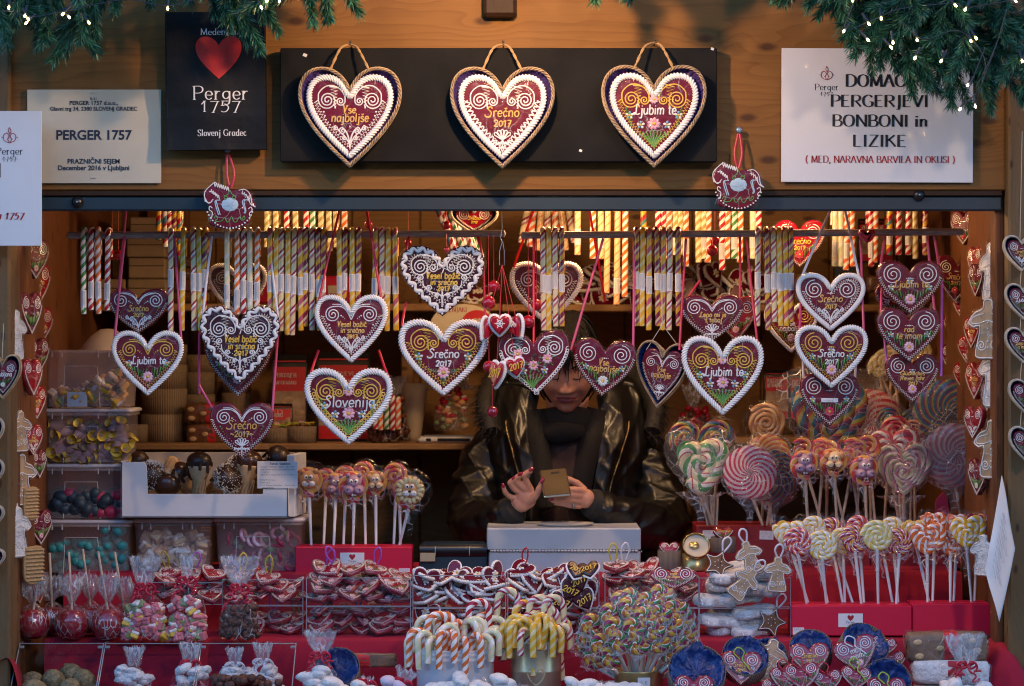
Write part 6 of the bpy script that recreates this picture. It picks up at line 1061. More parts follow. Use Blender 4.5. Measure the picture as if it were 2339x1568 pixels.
def bag(x0,x1,ytop,yneck,ybot,Y,lab,fill,rm='rib_red',neck=.16,grp='clear gift bags tied with ribbon',lean=0,cat='gift bag',flare=.62,m='cello_bag',dep=.6):
    c=at((x0+x1)/2,ybot,Y); W=pm(x1-x0,Y); H=pm(ybot-ytop,Y); zn=pm(ybot-yneck,Y); t=thing('gift_bag',lab,cat,tuple(c),(0,lean,0),grp); fill(t,W,zn)
    b=MB(); w=W/2; sd=int(x0); pleat(b,[0,.002,.1*zn,.4*zn,.7*zn,.9*zn,zn],[.6*w,.93*w,1.0*w,1.02*w,.82*w,.4*w,neck*w],[0,.012,.015,.02,.04,.08,.1],m,fl=dep,seed=sd)
    pleat(b,[zn,zn+.12*(H-zn),zn+.5*(H-zn),H],[neck*w,neck*w*1.7,flare*w*.7,flare*w],[.1,.2,.16,.16],'cello_gather',fl=.45,seed=sd+3,noise=.05); b.build('cellophane',t)
    if rm: bow(t,zn,neck*w,rm,sd)
    return t
def fillwith(name,key,fns,n,top=.62,sz=1,dep=.5):
    def f(t,W,zn):
        for i in range(n):
            z=.008+rb.random()*top*zn; lim=W*.46*(1-.25*(z/zn)); x=rb.uniform(-1,1)*lim; y=-math.sqrt(max(0,1-(x/(lim*1.02))**2))*lim*dep*rb.uniform(.5,1); j=i%len(fns); piece(name,t,f'{name}|{key}{j}',fns[j],(x,y,z),(rb.uniform(-.6,.6),rb.uniform(-.6,.6),rb.uniform(0,6)),sz*rb.uniform(.9,1.1))
    return f
jc=[cube('jelly_pink','jelly_pink',.021),cube('jelly_pink','sugar',.02),cube('jelly_green',None,.019),cube('jelly_pink',None,.021),cube('jelly_yellow','sugar',.02)]
bag(283,380,1271,1343,1462,.11,'clear bag of mostly pink jelly cubes tied with red ribbon, beside the apples',fillwith('jelly_cube','c',jc,52,.66),flare=.72)
bag(383,472,1268,1328,1462,.11,'clear bag of mixed yellow and pink jelly cubes with narrow top',fillwith('jelly_cube','c',jc[::-1],52,.66),flare=.4)
nut=lambda b: ball(b,(0,0,0),(.0105,.0105,.0095),'nut',9,7,.1)
bag(502,592,1272,1345,1462,.11,'clear bag of brown sugared nuts with a wide flared top',fillwith('nut','n',[nut,lambda b: ball(b,(0,0,0),(.012,.0095,.0095),'nut',9,7,.12)],70,.6),flare=.9)
mer=lambda b: ball(b,(0,0,0),(.03,.024,.015),'meringue',12,8,.06)
# ---------------- acrylic bins at the front left ----------------
def bin_(x0,x1,lab,fill,Y=-.08,y0=1468):
    dep=.2; a,c=at(x0,y0,Y+dep),at(x1,1640,Y); xa,xb=at(x0,0,Y+.1).x,at(x1,0,Y+.1).x; W=xb-xa; H=a.z-ZCC; t=thing('acrylic_bin',lab,'display bin',((xa+xb)/2,Y,ZCC+.003),(0,0,0),'clear acrylic bins at the front left'); b=MB(); zf=H*.28
    sl=A([-W/2,0,zf],[W/2,0,zf],[W/2,dep*.75,H],[-W/2,dep*.75,H]); b.add(sl,[[0,1,2,3]],'acrylic',smooth=False)
    for s in (-1,1): b.add(A([s*W/2,0,0],[s*W/2,dep,0],[s*W/2,dep,H],[s*W/2,dep*.75,H],[s*W/2,0,zf]),[list(range(5))],'acrylic',smooth=False)
    b.add(A([-W/2,0,0],[W/2,0,0],[W/2,0,zf],[-W/2,0,zf]),[[0,1,2,3]],'acrylic',smooth=False); b.add(A([-W/2,dep*.75,H],[W/2,dep*.75,H],[W/2,dep,H],[-W/2,dep,H]),[[0,1,2,3]],'acrylic',smooth=False); b.build('panels',t)
    b=MB()
    for p,q in ((sl[0],sl[3]),(sl[1],sl[2]),(sl[3],sl[2]),(sl[0],sl[1])): tube(b,A(p,q),.0016,'acrylic_edge',4,ref=(.1,.2,1) if abs(p[0]-q[0])>.01 else (1,0,0))
    for s in (-1,1): tube(b,A([s*W/2,dep*.75,H],[s*W/2,dep,H]),.0014,'acrylic_edge',4,ref=(1,0,0))
    b.build('edges',t); b=MB()
    for s in (-1,1): box(b,(s*(W/2-.006),dep*.70,H*.96),(.012,.012,.006),'steel',.001)
    b.build('hinge',t); fill(t,W,dep,H); return t
def nb(t,W,dep,H):
    for i,(x,y,z) in enumerate([(-.25,.3,.3),(-.05,.5,.4),(.16,.35,.28),(.3,.55,.38),(-.32,.6,.36),(.05,.2,.12),(-.12,.2,.14),(.35,.2,.16),(-.38,.15,.16),(.12,.7,.46),(.4,.4,.1),(.22,.1,.08)]): tag(ob('nut_cookie',cached('nut_cookie|',lambda b: ball(b,(0,0,0),(.031,.028,.026),'nutball',16,12,.05)),None,tuple(t.location+Vector((x*W,y*dep,z*H+.02))),(i,i*.7,i*1.3)),'rough golden nut cookie ball heaped in the leftmost acrylic bin','cookie','nut cookies in the leftmost bin')
bin_(36,229,'leftmost acrylic bin with rough nut cookies',nb)
bin_(233,449,'middle acrylic bin with white meringue bags',lambda t,W,d,H: None)
bin_(454,672,'right acrylic bin with brown nuts in front',lambda t,W,d,H: None)
for x0,x1,yt,yn,yb_,Y,lab,rm in ((262,350,1478,1522,1615,.03,'bag of white meringues at the left of the middle bin',None),(388,482,1470,1518,1615,.03,'bag of white meringues with red ribbon in the middle bin','rib_red'),(498,575,1480,1524,1615,.04,'bag of white meringues with cream bow between two bins','rib_white'),(556,644,1470,1516,1615,.05,'bag of white meringues with cream bow in the right bin','rib_white')):
    bag(x0,x1,yt,yn,yb_,Y,lab,fillwith('meringue','m',[mer],20,.85,.72),rm,grp='meringue bags in the bins',flare=.5,dep=.45)
for i in range(46): p=at(482+rb.random()*160,1548+rb.random()*18,-.05+rb.random()*.08); tag(ob('sugared_nut',cached('nut|n0',nut),None,tuple(p),(i,i,i)),'dark brown sugared nut in the heap at the front of the right bin','nut','nut heap in the right bin')
# ---------------- clear trays with small hearts ----------------
def smallheart(kind_):
    def f(b):
        O=outline(.075,.068,60); prism(b,O,-.007,.007,'glaze_red' if kind_!=3 else 'glaze',.004); r=.001; y=-.0078
        if kind_ in(0,1,2):
            P=zigzag(resamp(O,120),.001,.007,.0028,True); tube(b,y3(P,y),.0009,'ic_white',3)
            for s in (1,-1): tube(b,y3(spiral(s*.019,.015,.01,2.4,0,-s),y),.0008,'ic_white',3)
            if kind_!=2: flower(b,0,-.012,.009,'ic_pink',y,7); 
            if kind_==1:
                tube(b,y3([(-.022+.0018*k,.002 if k%2 else -.008-.0*k) for k in range(25)],y),.001,'ic_green',3)
        else:
            P=resamp(O*1.0,120); ph=np.arange(120)*2*PI/4; tube(b,y3(P,.0),.003*(1+.15*np.sin(ph)),'ic_white',6,closed=True,flat=2.0)
            flower(b,0,.004,.013,'ic_white',y,6)
        if kind_<3:
            rows=[y3(O*s+nr.randn(60,2)*.0008,yy) for s,yy in ((1.12,.0),(1.04,-.008),(.7,-.0105),(0,-.0105))]; b.grid(np.array(rows),'cello',wrap=True)
    return f
def h2017(b):
    O=outline(.052,.05,50); prism(b,O,-.008,.008,'glaze_dark',.004); P=resamp(O*1.0,100); ph=np.arange(100)*2*PI/4; tube(b,y3(P,.002),.0034*(1+.12*np.sin(ph)),'ic_white',6,closed=True); ice_text(b,'2017',0,-.006,.017,'ic_yellow',.0013,.038,y=-.009,arc=.1)
TRAYS=[]
def tray(x0,x1,y0,y1,Y,lab,n,kinds,ribs,dep=.16,over=.02,flat=1.0,which='',hl='small wrapped gingerbread heart'):
    a,c=at(x0,y0,Y),at(x1,y1,Y); W,H=c.x-a.x,a.z-c.z; t=thing('clear_tray',lab,'display tray',((a.x+c.x)/2,Y,c.z+.001),(0,0,0),'clear plastic trays'); b=MB()
    for f in (A([-W/2,0,0],[W/2,0,0],[W/2,0,H],[-W/2,0,H]),A([-W/2,0,0],[-W/2,dep,0],[-W/2,dep,H],[-W/2,0,H]),A([W/2,0,0],[W/2,dep,0],[W/2,dep,H],[W/2,0,H]),A([-W/2,dep,0],[W/2,dep,0],[W/2,dep,H],[-W/2,dep,H]),A([-W/2,0,0],[W/2,0,0],[W/2,dep,0],[-W/2,dep,0])): b.add(f,[[0,1,2,3]],'acrylic',smooth=False)
    b.build('tray_walls',t); b=MB()
    for p,q in (([-W/2,0,H],[W/2,0,H]),([-W/2,0,.0],[W/2,0,.0])): tube(b,A(p,q),.0009,'acrylic_edge',4)
    for s in (-1,1): tube(b,A([s*W/2,0,0],[s*W/2,0,H]),.0011,'acrylic_edge',4); tube(b,A([s*W/2,0,H],[s*W/2,dep,H]),.0011,'acrylic_edge',4,ref=(1,0,0))
    b.build('tray_edges',t); rr=random.Random(int(x0*7+y0)); nx=max(2,int(W/.062)); lay=0; k=0
    rows=max(1,int(math.ceil(n/(nx*1.6))))
    for i in range(n):
        r_=i//max(1,int(math.ceil(n/rows))); j=i%max(1,int(math.ceil(n/rows))); m_=max(1,int(math.ceil(n/rows))); kd=kinds[i%len(kinds)]
        x=-W/2+W*(j+.5+rr.uniform(-.2,.2))/m_; z=.012+(H+over)*(r_+.35)/rows*.92+rr.uniform(-.004,.004); y=.02+rr.random()*.05+.03*(r_/max(1,rows))
        fl=rr.random()
        rot=(rr.uniform(-1.42,-1.05)*flat+(-.0),rr.uniform(-.5,.5),rr.uniform(-.5,.5)) if kd not in(3,5) else (rr.uniform(-1.75,-1.0) if rr.random()<.7 else rr.uniform(-.8,0),rr.uniform(-.5,.5),rr.uniform(-.9,.9))
        p=t.location+Vector((max(-W/2+.03,min(W/2-.03,x)),y,z))
        o=ob('small_heart',cached(f'small_heart|{kd}',smallheart(kd) if kd!=5 else h2017),None,tuple(p),rot); o.scale=(.86,)*3; tag(o,f'{hl} in the heap of {which}','gingerbread heart',f'small hearts in {which}')
        if ribs and i%3!=2 and r_==rows-1:
            b=MB(); m=ribs[i%len(ribs)]; s=rr.uniform(-.02,.02); P=smooth(A([s-.006,0,.02],[s-.012,-.01,.05],[s,-.014,.068],[s+.012,-.01,.05],[s+.006,0,.02]),5); strip(b,P,.005,m,(0,1,0)); kk=b.xf(Euler((-rot[0]+rr.uniform(-.3,.1),0,0)).to_matrix().to_4x4()).build('ribbon_loop',o)
    return t
PW=['rib_purple','rib_yellow','rib_purple','rib_green']
tray(345,508,1332,1382,.20,'clear tray of wrapped hearts behind the jelly bags',12,[0,1,2],PW,which='the tray behind the jelly bags')
tray(508,692,1326,1384,.20,'upper clear tray of wrapped hearts right of the nut bag',13,[0,1,2],['rib_yellow','rib_purple'],which='the upper tray right of the nut bag',over=.008)
tray(508,692,1386,1458,.20,'lower clear tray right of the nut bag, sparsely filled',8,[2,0],PW,which='the lower tray right of the nut bag',over=-.03)
tray(700,938,1322,1386,.17,'heaped clear tray under the red box of animal lollipops',22,[1,0,1],['rib_purple','rib_purple','rib_green'],which='the heaped tray under the red box',over=.02)
tray(700,938,1388,1459,.17,'lower clear tray with blue and white ribbons under the heaped tray',15,[2,0,2],['rib_blue','rib_white','rib_blue','rib_red'],which='the lower tray with blue ribbons',over=-.01)
tray(943,1155,1316,1389,.18,'clear tray of white-edged little hearts left of centre',30,[3],['rib_red'],which='the white-edged tray left of centre',over=.004,hl='tiny white-edged heart')
tray(943,1155,1392,1459,.18,'lower clear tray behind the white bucket',12,[3,0],None,which='the tray behind the white bucket',over=-.01,hl='tiny dark heart')
tray(1160,1368,1312,1389,.18,'clear tray of white-edged hearts reading 2017 before the cash box',26,[3],['rib_red'],which='the tray before the cash box',over=.004,hl='tiny white-edged heart')
tray(1160,1378,1392,1459,.18,'lower clear tray behind the yellow canes',12,[3,0],None,which='the tray behind the yellow canes',over=-.01,hl='tiny dark heart')
tray(1382,1596,1320,1389,.18,'clear tray of wrapped hearts above the swirl lollipops',18,[1,2,0],['rib_white','rib_red','rib_white','rib_yellow'],which='the tray above the swirl lollipops',over=.03)
tray(1382,1596,1392,1459,.18,'lower clear tray behind the swirl lollipops',10,[2,0],None,which='the tray behind the swirl lollipops',over=-.01)
for i,(px,py,rz) in enumerate(((1302,1350,.5),(1322,1328,-.4),(1335,1372,-.5),(1281,1378,.3),(1345,1304,-.2),(1316,1307,.4))): tag(ob('small_heart',cached('small_heart|5',h2017),None,tuple(at(px,py,.165)),(-.1 if i<4 else -.9,rz,0)),f'little dark heart piped 2017, tray before the cash box, {("middle","upper","lower right","lower left","top right","top left")[i]} of six','gingerbread heart','piped 2017 hearts')
t,c,W,H=make_heart(1485,1592,1300,1350,.16,'wrapped heart reading rada te imam standing in the tray above the swirl lollipops',text=[('rada',0,.35,.3,.3,'ic_gold'),('te imam',0,.02,.3,.5,'ic_gold')],orn=('grassV',),style='big',body='glaze_red',tilt=-.5,th=.012)
# ---------------- white wrapped cookies tray ----------------
t0=tray(1598,1806,1322,1388,.18,'clear tray of white iced cookies in bags, right of centre',0,[0],None,which='x'); tray(1598,1806,1391,1459,.18,'lower clear tray of white iced cookies in bags',0,[0],None,which='x')
def iced(b):
    O=resamp(smooth(A([-.055,0],[-.038,.026],[-.01,.022],[.01,.03],[.038,.024],[.055,.002],[.038,-.024],[.01,-.02],[-.015,-.03],[-.044,-.022],[-.055,0]),4),50); prism(b,O,-.013,.013,'meringue',.009)
    rows=[y3(O*s+nr.randn(50,2)*.001,yy) for s,yy in ((1.15,.004),(1.05,-.009),(.6,-.012),(0,-.012))]; b.grid(np.array(rows),'cello_busy',wrap=True)
for i in range(16):
    lo=i>=9; y=1440-14*(i-9)//2*1 if lo else 1382-9*i; tag(ob('iced_cookie',cached('iced_cookie|',iced),None,tuple(at(1640+60*(i%2)+rb.uniform(-8,30),y-(10 if not lo else 0),.21+.02*(i%3))),(-1.35+rb.uniform(-.1,.1),rb.uniform(-.15,.15),rb.uniform(-.4,.4))),f'white iced cookie stacked in the {"lower" if lo else "upper"} tray right of centre','cookie',f'white cookies in the {"lower" if lo else "upper"} tray')
def figcookie(b,pts,m='ginger_pale',s=1.0):
    O=resamp(smooth(np.array(pts+[pts[0]],float)*s,4),70); prism(b,O,-.006,.006,m,.004); tube(b,y3(inset(O,.004),-.007),.0013,'ic_white',4,closed=True)
    return O
ANGEL=[(0,.055),(.012,.05),(.014,.036),(.03,.03),(.045,.01),(.03,-.002),(.02,.0),(.03,-.05),(.0,-.056),(-.03,-.05),(-.02,0),(-.03,-.002),(-.045,.01),(-.03,.03),(-.014,.036),(-.012,.05)]
def angel(b,m='ginger_pale'):
    O=figcookie(b,ANGEL,m); y=-.007
    for s in (1,-1): tube(b,y3(spiral(s*.014,-.03,.01,1.8,0,s),y),.0011,'ic_white',4); tube(b,y3(smooth(A([s*.008,.026],[s*.03,.02],[s*.036,.01],[s*.02,.008],[0,.014]),4),y),.0011,'ic_white',4)
    for k in range(5): blob(b,0,.01-.011*k,.002,.002,.0015,'ic_white',0,y,6)
    rows=[y3(O*s+nr.randn(70,2)*.001,yy) for s,yy in ((1.12,.0),(1.04,-.009),(.6,-.0105),(0,-.0105))]; b.grid(np.array(rows),'cello',wrap=True)
STAR=[(.05*(1 if k%2==0 else .55)*math.sin(k*PI/5),.05*(1 if k%2==0 else .55)*math.cos(k*PI/5)) for k in range(10)]
def star(b): figcookie(b,STAR,'ginger'); [blob(b,.012*math.cos(k),.012*math.sin(k),.002,.002,.0015,'ic_white',0,-.007,6) for k in range(6)]
for px,py,Y,rot,fn,key,lab in ((1640,1290,.2,(-.4,.4,.0),star,'star','brown gingerbread star with white edge lying on the white cookies'),(1713,1275,.17,(-.15,-.3,.1),angel,'ang','pale gingerbread angel on top of the white cookie heap, with a white loop'),(1700,1333,.155,(-.1,.7,0),angel,'ang','pale gingerbread angel leaning sideways on the white cookie heap'),(1776,1312,.15,(-.05,.05,0),angel,'ang','pale gingerbread angel in clear wrap at the right end of the cookie tray'),(1762,1420,.19,(-.1,.4,0),star,'star','brown gingerbread star in the lower cookie tray')):
    t=ob('gingerbread_cookie',cached('gingerbread_cookie|'+key,fn),None,tuple(at(px,py,Y)),rot); t.scale=(.78,)*3; tag(t,lab,'cookie'); b=MB(); P=smooth(A([0,0,.045],[-.012,-.012,.075],[.0,-.014,.092],[.014,-.01,.08],[.004,0,.045]),5); strip(b,P,.006,'rib_white'); b.build('ribbon_loop',t)
# ---------------- cardboard gift boxes ----------------
def roundbox(px,py,rpx,Y,lab,tilt,inside=None,dep=.045,m='corr_grey',lining='paper_blue',txt=(),orn_=('grass','pink'),hm='glaze_red',up=False):
    r=pm(rpx,Y); t=thing('gift_box',lab,'gift box',tuple(at(px,py,Y)),tilt,'round corrugated gift boxes'); b=MB()
    lathe(b,[(0,0),(r*.99,0),(r,.002),(r,dep),(r*.965,dep),(r*.955,.006),(0,.006)],m,44); b.build('box',t)
    if lining:
        b=MB(); rows=[]; 
        for s,z in ((.955,dep*.8),(.93,dep*1.02),(.85,dep*.85),(.6,dep*.55),(.3,dep*.5),(0,dep*.5)): a=np.linspace(0,2*PI,41)[:-1]; q=r*s*(1+(.03*nr.randn(40) if 0<s<.95 else 0)); rows.append(np.stack([q*np.cos(a),q*np.sin(a),z+(.006*nr.randn(40) if s>0 else 0)*np.ones(40)],-1))
        b.grid(np.array(rows),lining,wrap=True); b.build('tissue_paper',t)
    return t,r
def boxheart(px,py,W,Y,lab,txt,tilt,orn_=('grass','pink'),ribm=None,style='big',body='glaze_red',**k):
    t,c,w_,h_=make_heart(px-W/2,px+W/2,py-W*.42,py+W*.42,Y,lab,text=txt,orn=orn_,style=style,body=body,tilt=tilt[0],rot=tilt[1],th=.014,grp_=None) if False else make_heart(px-W/2,px+W/2,py-W*.42,py+W*.42,Y,lab,text=txt,orn=orn_,style=style,body=body,tilt=tilt[0],rot=tilt[1],th=.014,group='hearts in round gift boxes',**k)
    if ribm: b=MB(); P=smooth(A([-.004,-.010,.02],[-.018,-.014,.034],[-.008,-.016,.046],[.006,-.014,.036],[.002,-.010,.02],[.012,-.012,.006],[.02,-.014,-.006]),5); strip(b,P,.003,ribm); b.build('ribbon_loop',t)
    return t
RBX=[(1590,1552,66,-.1,'round gift box with blue tissue at the bottom edge, left of the row',(.95,0,0)),(1697,1522,54,-.05,'round gift box with blue tissue holding a Srečno 2017 heart, left one',(.85,.12,0)),(1752,1515,40,.02,'smaller round gift box with blue tissue holding a white cookie',(.85,.1,0)),(1852,1503,49,.0,'round gift box with blue tissue holding a Srečno 2017 heart, middle one',(.82,-.12,0)),(1962,1494,56,-.02,'round gift box tilted to the right holding a moji mami heart',(.8,.38,0)),(2022,1572,56,-.1,'round gift box with blue tissue at the bottom edge, right of the row',(1.1,-.1,0)),(772,1546,52,.03,'round gift box with blue tissue among the white bags at the left',(.9,.0,0))]
for px,py,r,Y,lab,tl in RBX: roundbox(px,py,r,Y,lab,tl)
boxheart(1692,1528,94,-.1,'heart reading Srečno 2017 lying in the left round box of blue tissue',S2('ic_yellow',.05),(-.35,.05),('pink','smallposy'),ribm='rib_green')
boxheart(1850,1508,92,-.06,'heart reading Srečno 2017 lying in the middle round box of blue tissue',S2('ic_yellow',.1),(-.35,-.05),('grass','pink'))
boxheart(1958,1497,98,-.09,'heart reading moji mami lying in the tilted round box',[('moji',0,.1,.34,.4,'ic_white'),('mami',.0,-.24,.34,.45,'ic_white')],(-.3,-.32),('grass','pink'),ribm='rib_white')
boxheart(1585,1580,90,-.16,'heart in the round box at the bottom edge left of the row',(),(-.5,0),('grass','pink'))
boxheart(2025,1585,90,-.16,'heart in the round box at the bottom edge right of the row',(),(-.5,0),('grass','pink'),ribm='rib_green')
for px,py,W,lab,rb_ in ((1790,1556,68,'wrapped heart with white spirals lying below the middle round box','rib_red'),(1832,1548,84,'wrapped heart with a red ribbon in front of the middle round box','rib_red'),(1890,1560,70,'wrapped heart lying below the tilted round box','rib_red'),(1955,1552,70,'wrapped heart with a green ribbon under the tilted round box','rib_green'),(2035,1512,66,'wrapped white-edged heart right of the tilted round box',None),(2018,1480,60,'pale iced heart behind the right end of the tilted round box',None),(1770,1575,60,'wrapped heart at the bottom edge left of the red-ribboned heart',None),(1560,1540,50,'wrapped heart behind the left round box',None)):
    boxheart(px,py,W,-.14 if py>1540 else -.02,lab,(),(-.55,rb.uniform(-.25,.25)),('grassV',) if 'pale' not in lab else (),ribm=rb_)
tag(ob('iced_cookie',cached('gingerbread_cookie|ang',angel),None,tuple(at(1757,1510,-.03)),(-.4,.3,0)),'pale iced cookie lying in the smaller round box','cookie')
# upright boxes at the end of the counter
t,r=roundbox(1529,1300,27,.46,'small grey corrugated box holding a red heart, right of the cash box',(0,0,0),dep=pm(43,.46)); boxheart(1529,1258,46,.45,'tiny red heart with pink flower standing in the small grey box',(),(-.5,0),('pink',),style='simple')
t,r=roundbox(1588,1302,31,.46,'round gold gift tin standing open beside the grey box',(0,0,0),m='gold_tin2',lining=None,dep=pm(36,.46))
b=MB(); lathe(b,[(0,0),(.034,0),(.0345,.012),(.033,.012),(.032,.004),(0,.004)],'gold_tin2',36); lathe(b,[(0,.005),(.031,.005)],'paper_cream',24); ball(b,(-.006,0,.008),(.014,.011,.004),'gold_tin2',12,6); tag(b.build('tin_lid',None,loc=at(1590,1250,.44),rot=(1.0,.05,0)),'round gold lid with a shiny rosette resting against the gold tin','lid')
t,r=roundbox(1652,1262,29,.5,'tall grey corrugated tube with a Slovenija heart on top',(0,0,0),dep=pm(35,.5),lining=None); boxheart(1652,1222,46,.49,'tiny Slovenija heart lying in the tall grey tube',[('Slovenija',0,.1,.42,.75,'ic_yellow')],(-.7,0),('grass',),style='none')
# ---------------- loaves and bags at the front corners ----------------
def loaf(x0,x1,y0,y1,Y,m,lab,band=True,alm=True,grp='wrapped fruit loaves',blk=False,sc_=1,bandtx=True):
    a,c=at(x0,y0,Y),at(x1,y1,Y); W,H=c.x-a.x,a.z-c.z; t=thing('fruit_loaf',lab,'loaf',((a.x+c.x)/2,Y,(a.z+c.z)/2),(0,rng.uniform(-.02,.02),0),grp); n=28; D=H*.9
    def sec(s,e=.45): q=np.linspace(0,2*PI,n+1)[:-1]; return np.stack([0*q,np.sign(np.cos(q))*np.abs(np.cos(q))**e*D/2*s,np.sign(np.sin(q))*np.abs(np.sin(q))**e*H/2*s],-1)
    xs=[-.5,-.495,-.47,-.3,-.1,.1,.3,.47,.495,.5]; sz=[0,.7,.95,1,1.02,1.02,1,.95,.7,0]; rows=[sec(s)+A(x*W,0,0)+nr.randn(n,3)*.0009 for x,s in zip(xs,sz)]
    b=MB(); b.grid(np.array(rows),m,wrap=True); b.build('bread',t)
    if alm: b=MB(); [blob(b,W*x,H*z,.011,.0075,.004,'almond',.1,-D/2+.001,10) for x,z in ((-.38,.2),(-.36,-.25),(.3,.22),(.36,-.1),(-.1,.0))]; b.build('almond',t)
    if band:
        b=MB(); xb=.04; b.grid(np.array([sec(1.045)+A((xb-.09)*W,0,0),sec(1.045)+A((xb+.09)*W,0,0)]),'band_red',wrap=True); b.build('paper_band',t)
        if bandtx: b=MB(); emblem(b,W*xb,H*.16,H*.13,'ink',-D/2*1.05-.0008); serif_text(b,'Perger',W*xb,-H*.22,H*.12,'ink',-D/2*1.05-.0008,.7,maxw=W*.14); serif_text(b,'1757',W*xb,-H*.38,H*.09,'ink',-D/2*1.05-.0008,.5,maxw=W*.1); b.build('band_print',t)
    b=MB(); b.grid(np.array([sec(s*1.07)+A(x*W*1.04,0,0)+nr.randn(n,3)*.0015 for x,s in zip(xs,sz)]),'cello',wrap=True); b.build('cellophane',t); return t
loaf(2070,2252,1443,1512,-.02,'bread_grey','wrapped brown fruit loaf with red band and almonds, topmost at the right front')
loaf(2082,2258,1508,1562,-.04,'meringue','wrapped white sugared loaf with red band under the brown loaf',alm=False)
loaf(2085,2262,1564,1620,-.04,'meringue','wrapped white sugared loaf at the very bottom of the right front stack',alm=False)
loaf(745,905,1494,1524,.05,'bread_grey','flat wrapped fruit loaf with red band behind the white bags',alm=False)
pw=[lambda b: ball(b,(0,0,0),(.028,.02,.014),'meringue',12,8,.06)]; pw2=pw+[lambda b: ball(b,(0,0,0),(.026,.02,.014),'powder_green',12,8,.06)]; pw3=[lambda b: ball(b,(0,0,0),(.026,.02,.014),'powder_pink',12,8,.06)]
bag(2150,2262,1450,1522,1640,-.1,'clear bag of white sweets with red ribbon in front of the loaves',fillwith('white_sweet','w',pw,14,.62),flare=.7,grp='bags of white sweets',m='cello_busy')
bag(690,775,1440,1500,1625,-.02,'clear bag of white sweets with long red ribbons beside the bins',fillwith('white_sweet','w',pw,14,.7),flare=.8,grp='bags of white sweets',m='cello_busy')
bag(700,800,1545,1560,1650,-.1,'low bag of white powdered sweets at the bottom edge',fillwith('white_sweet','w',pw,12,.95),None,grp='bags of white sweets',flare=.3,m='cello_busy')
bag(775,865,1545,1562,1650,-.12,'low bag of greenish powdered sweets at the bottom edge',fillwith('white_sweet','g',pw2,12,.95),'rib_red',grp='bags of white sweets',flare=.3,lean=.2,m='cello_busy')
bag(840,935,1522,1556,1650,-.12,'low bag of lilac powdered sweets with a leaning clear top',fillwith('white_sweet','p',pw3,12,.9),'rib_red',grp='bags of white sweets',flare=.5,lean=.35,m='cello_busy')
for i,(x,y) in enumerate(((1060,1565),(1125,1562),(1185,1578),(1330,1572),(1380,1570),(1010,1580),(1440,1582))): bag(x-38,x+38,y-12,y-6,y+60,-.13,f'small clear bag of white nougat at the bottom edge, {ORD[i]} listed from the white bucket' if False else f'small clear bag of white nougat at the bottom edge, {("under the white bucket","between bucket and tin","under the heart tin","left of the 3 € tin","touching the 3 € tin","left under the bucket","under the 3 € tag")[i]}',fillwith('white_sweet','w',pw,7,1.0),None,grp='small bags of nougat',flare=.6,m='cello_busy')
# ---------------- things on the shelves ----------------
def onshelf(px,Y,z): p=at(px,0,Y); return (p.x,Y,z)
def tub(px,y0,y1,rpx,Y,z,lab,m='corr',grp='corrugated tubs on the lower shelf',fill=None):
    t=thing('cardboard_tub',lab,'tub',onshelf(px,Y,z),group=grp); r=pm(rpx,Y); h=pm(y1-y0,Y); b=MB()
    lathe(b,[(0,0),(r,0),(r,h),(r*.95,h),(r*.94,h*.9),(0,h*.9)],m,36); b.build('tub',t)
    b=MB(); lathe(b,[(r*1.03,h*.62),(r*1.03,h*.99),(r*.9,h*1.0)],m,36); b.build('lid',t); 
    if fill: b=MB(); [strip(b,smooth(A([0,0,h],[rng.uniform(-r,r),rng.uniform(-r,r),h+.01],[rng.uniform(-r,r),rng.uniform(-r,r),h+.004]),3),.003,rng.choice(['rib_green','rib_red','ic_yellow'])) for k in range(14)]; flower(b,0,h+.004,.012,'ic_pink',-.01,7); b.build('paper_grass',t)
    return t
STK=[(375,52,1.28,[(1015,62),(953,58),(895,55),(840,45)],'tall stack left on the lower shelf'),(312,28,1.24,[(1018,40)],'single tub at the far left of the lower shelf'),(455,36,1.36,[(1012,60),(952,45),(907,50),(857,40)],'slim stack behind the log cakes'),(470,25,1.32,[(928,34)],'little tub above the log cakes'),(503,26,1.33,[(928,32)],'second little tub above the log cakes'),(540,34,1.4,[(1012,55),(957,52),(905,48)],'stack behind the lowest heart')]
for px,r,Y,L_,lab in STK:
    for i,(yb_,h) in enumerate(L_): z=ZL+pm(L_[0][0]-yb_,Y)+.001; tub(px,yb_-h,yb_,r-(1 if i else 0),Y,z,('brown corrugated tub, '+('bottom','second','third','fourth')[i]+' of the '+lab) if len(L_)>1 else 'brown corrugated '+lab)
tub(632,968,1003,32,1.19,ZL,'low corrugated tub with paper grass and flower, left one under the red packs',fill=1); tub(688,965,1003,34,1.19,ZL,'low corrugated tub with paper grass and flower, right one under the red packs',fill=1)
def loaf2(x0,x1,y0,y1,Y,lab): t=loaf(x0,x1,y0,y1,Y,'bread',lab,grp='log cakes on the lower shelf',bandtx=False); return t
loaf2(425,530,922,967,1.22,'shiny brown log cake with red band and almonds, upper of two on the shelf'); loaf2(428,534,969,1013,1.22,'shiny brown log cake with red band and almonds, lower of two on the shelf')
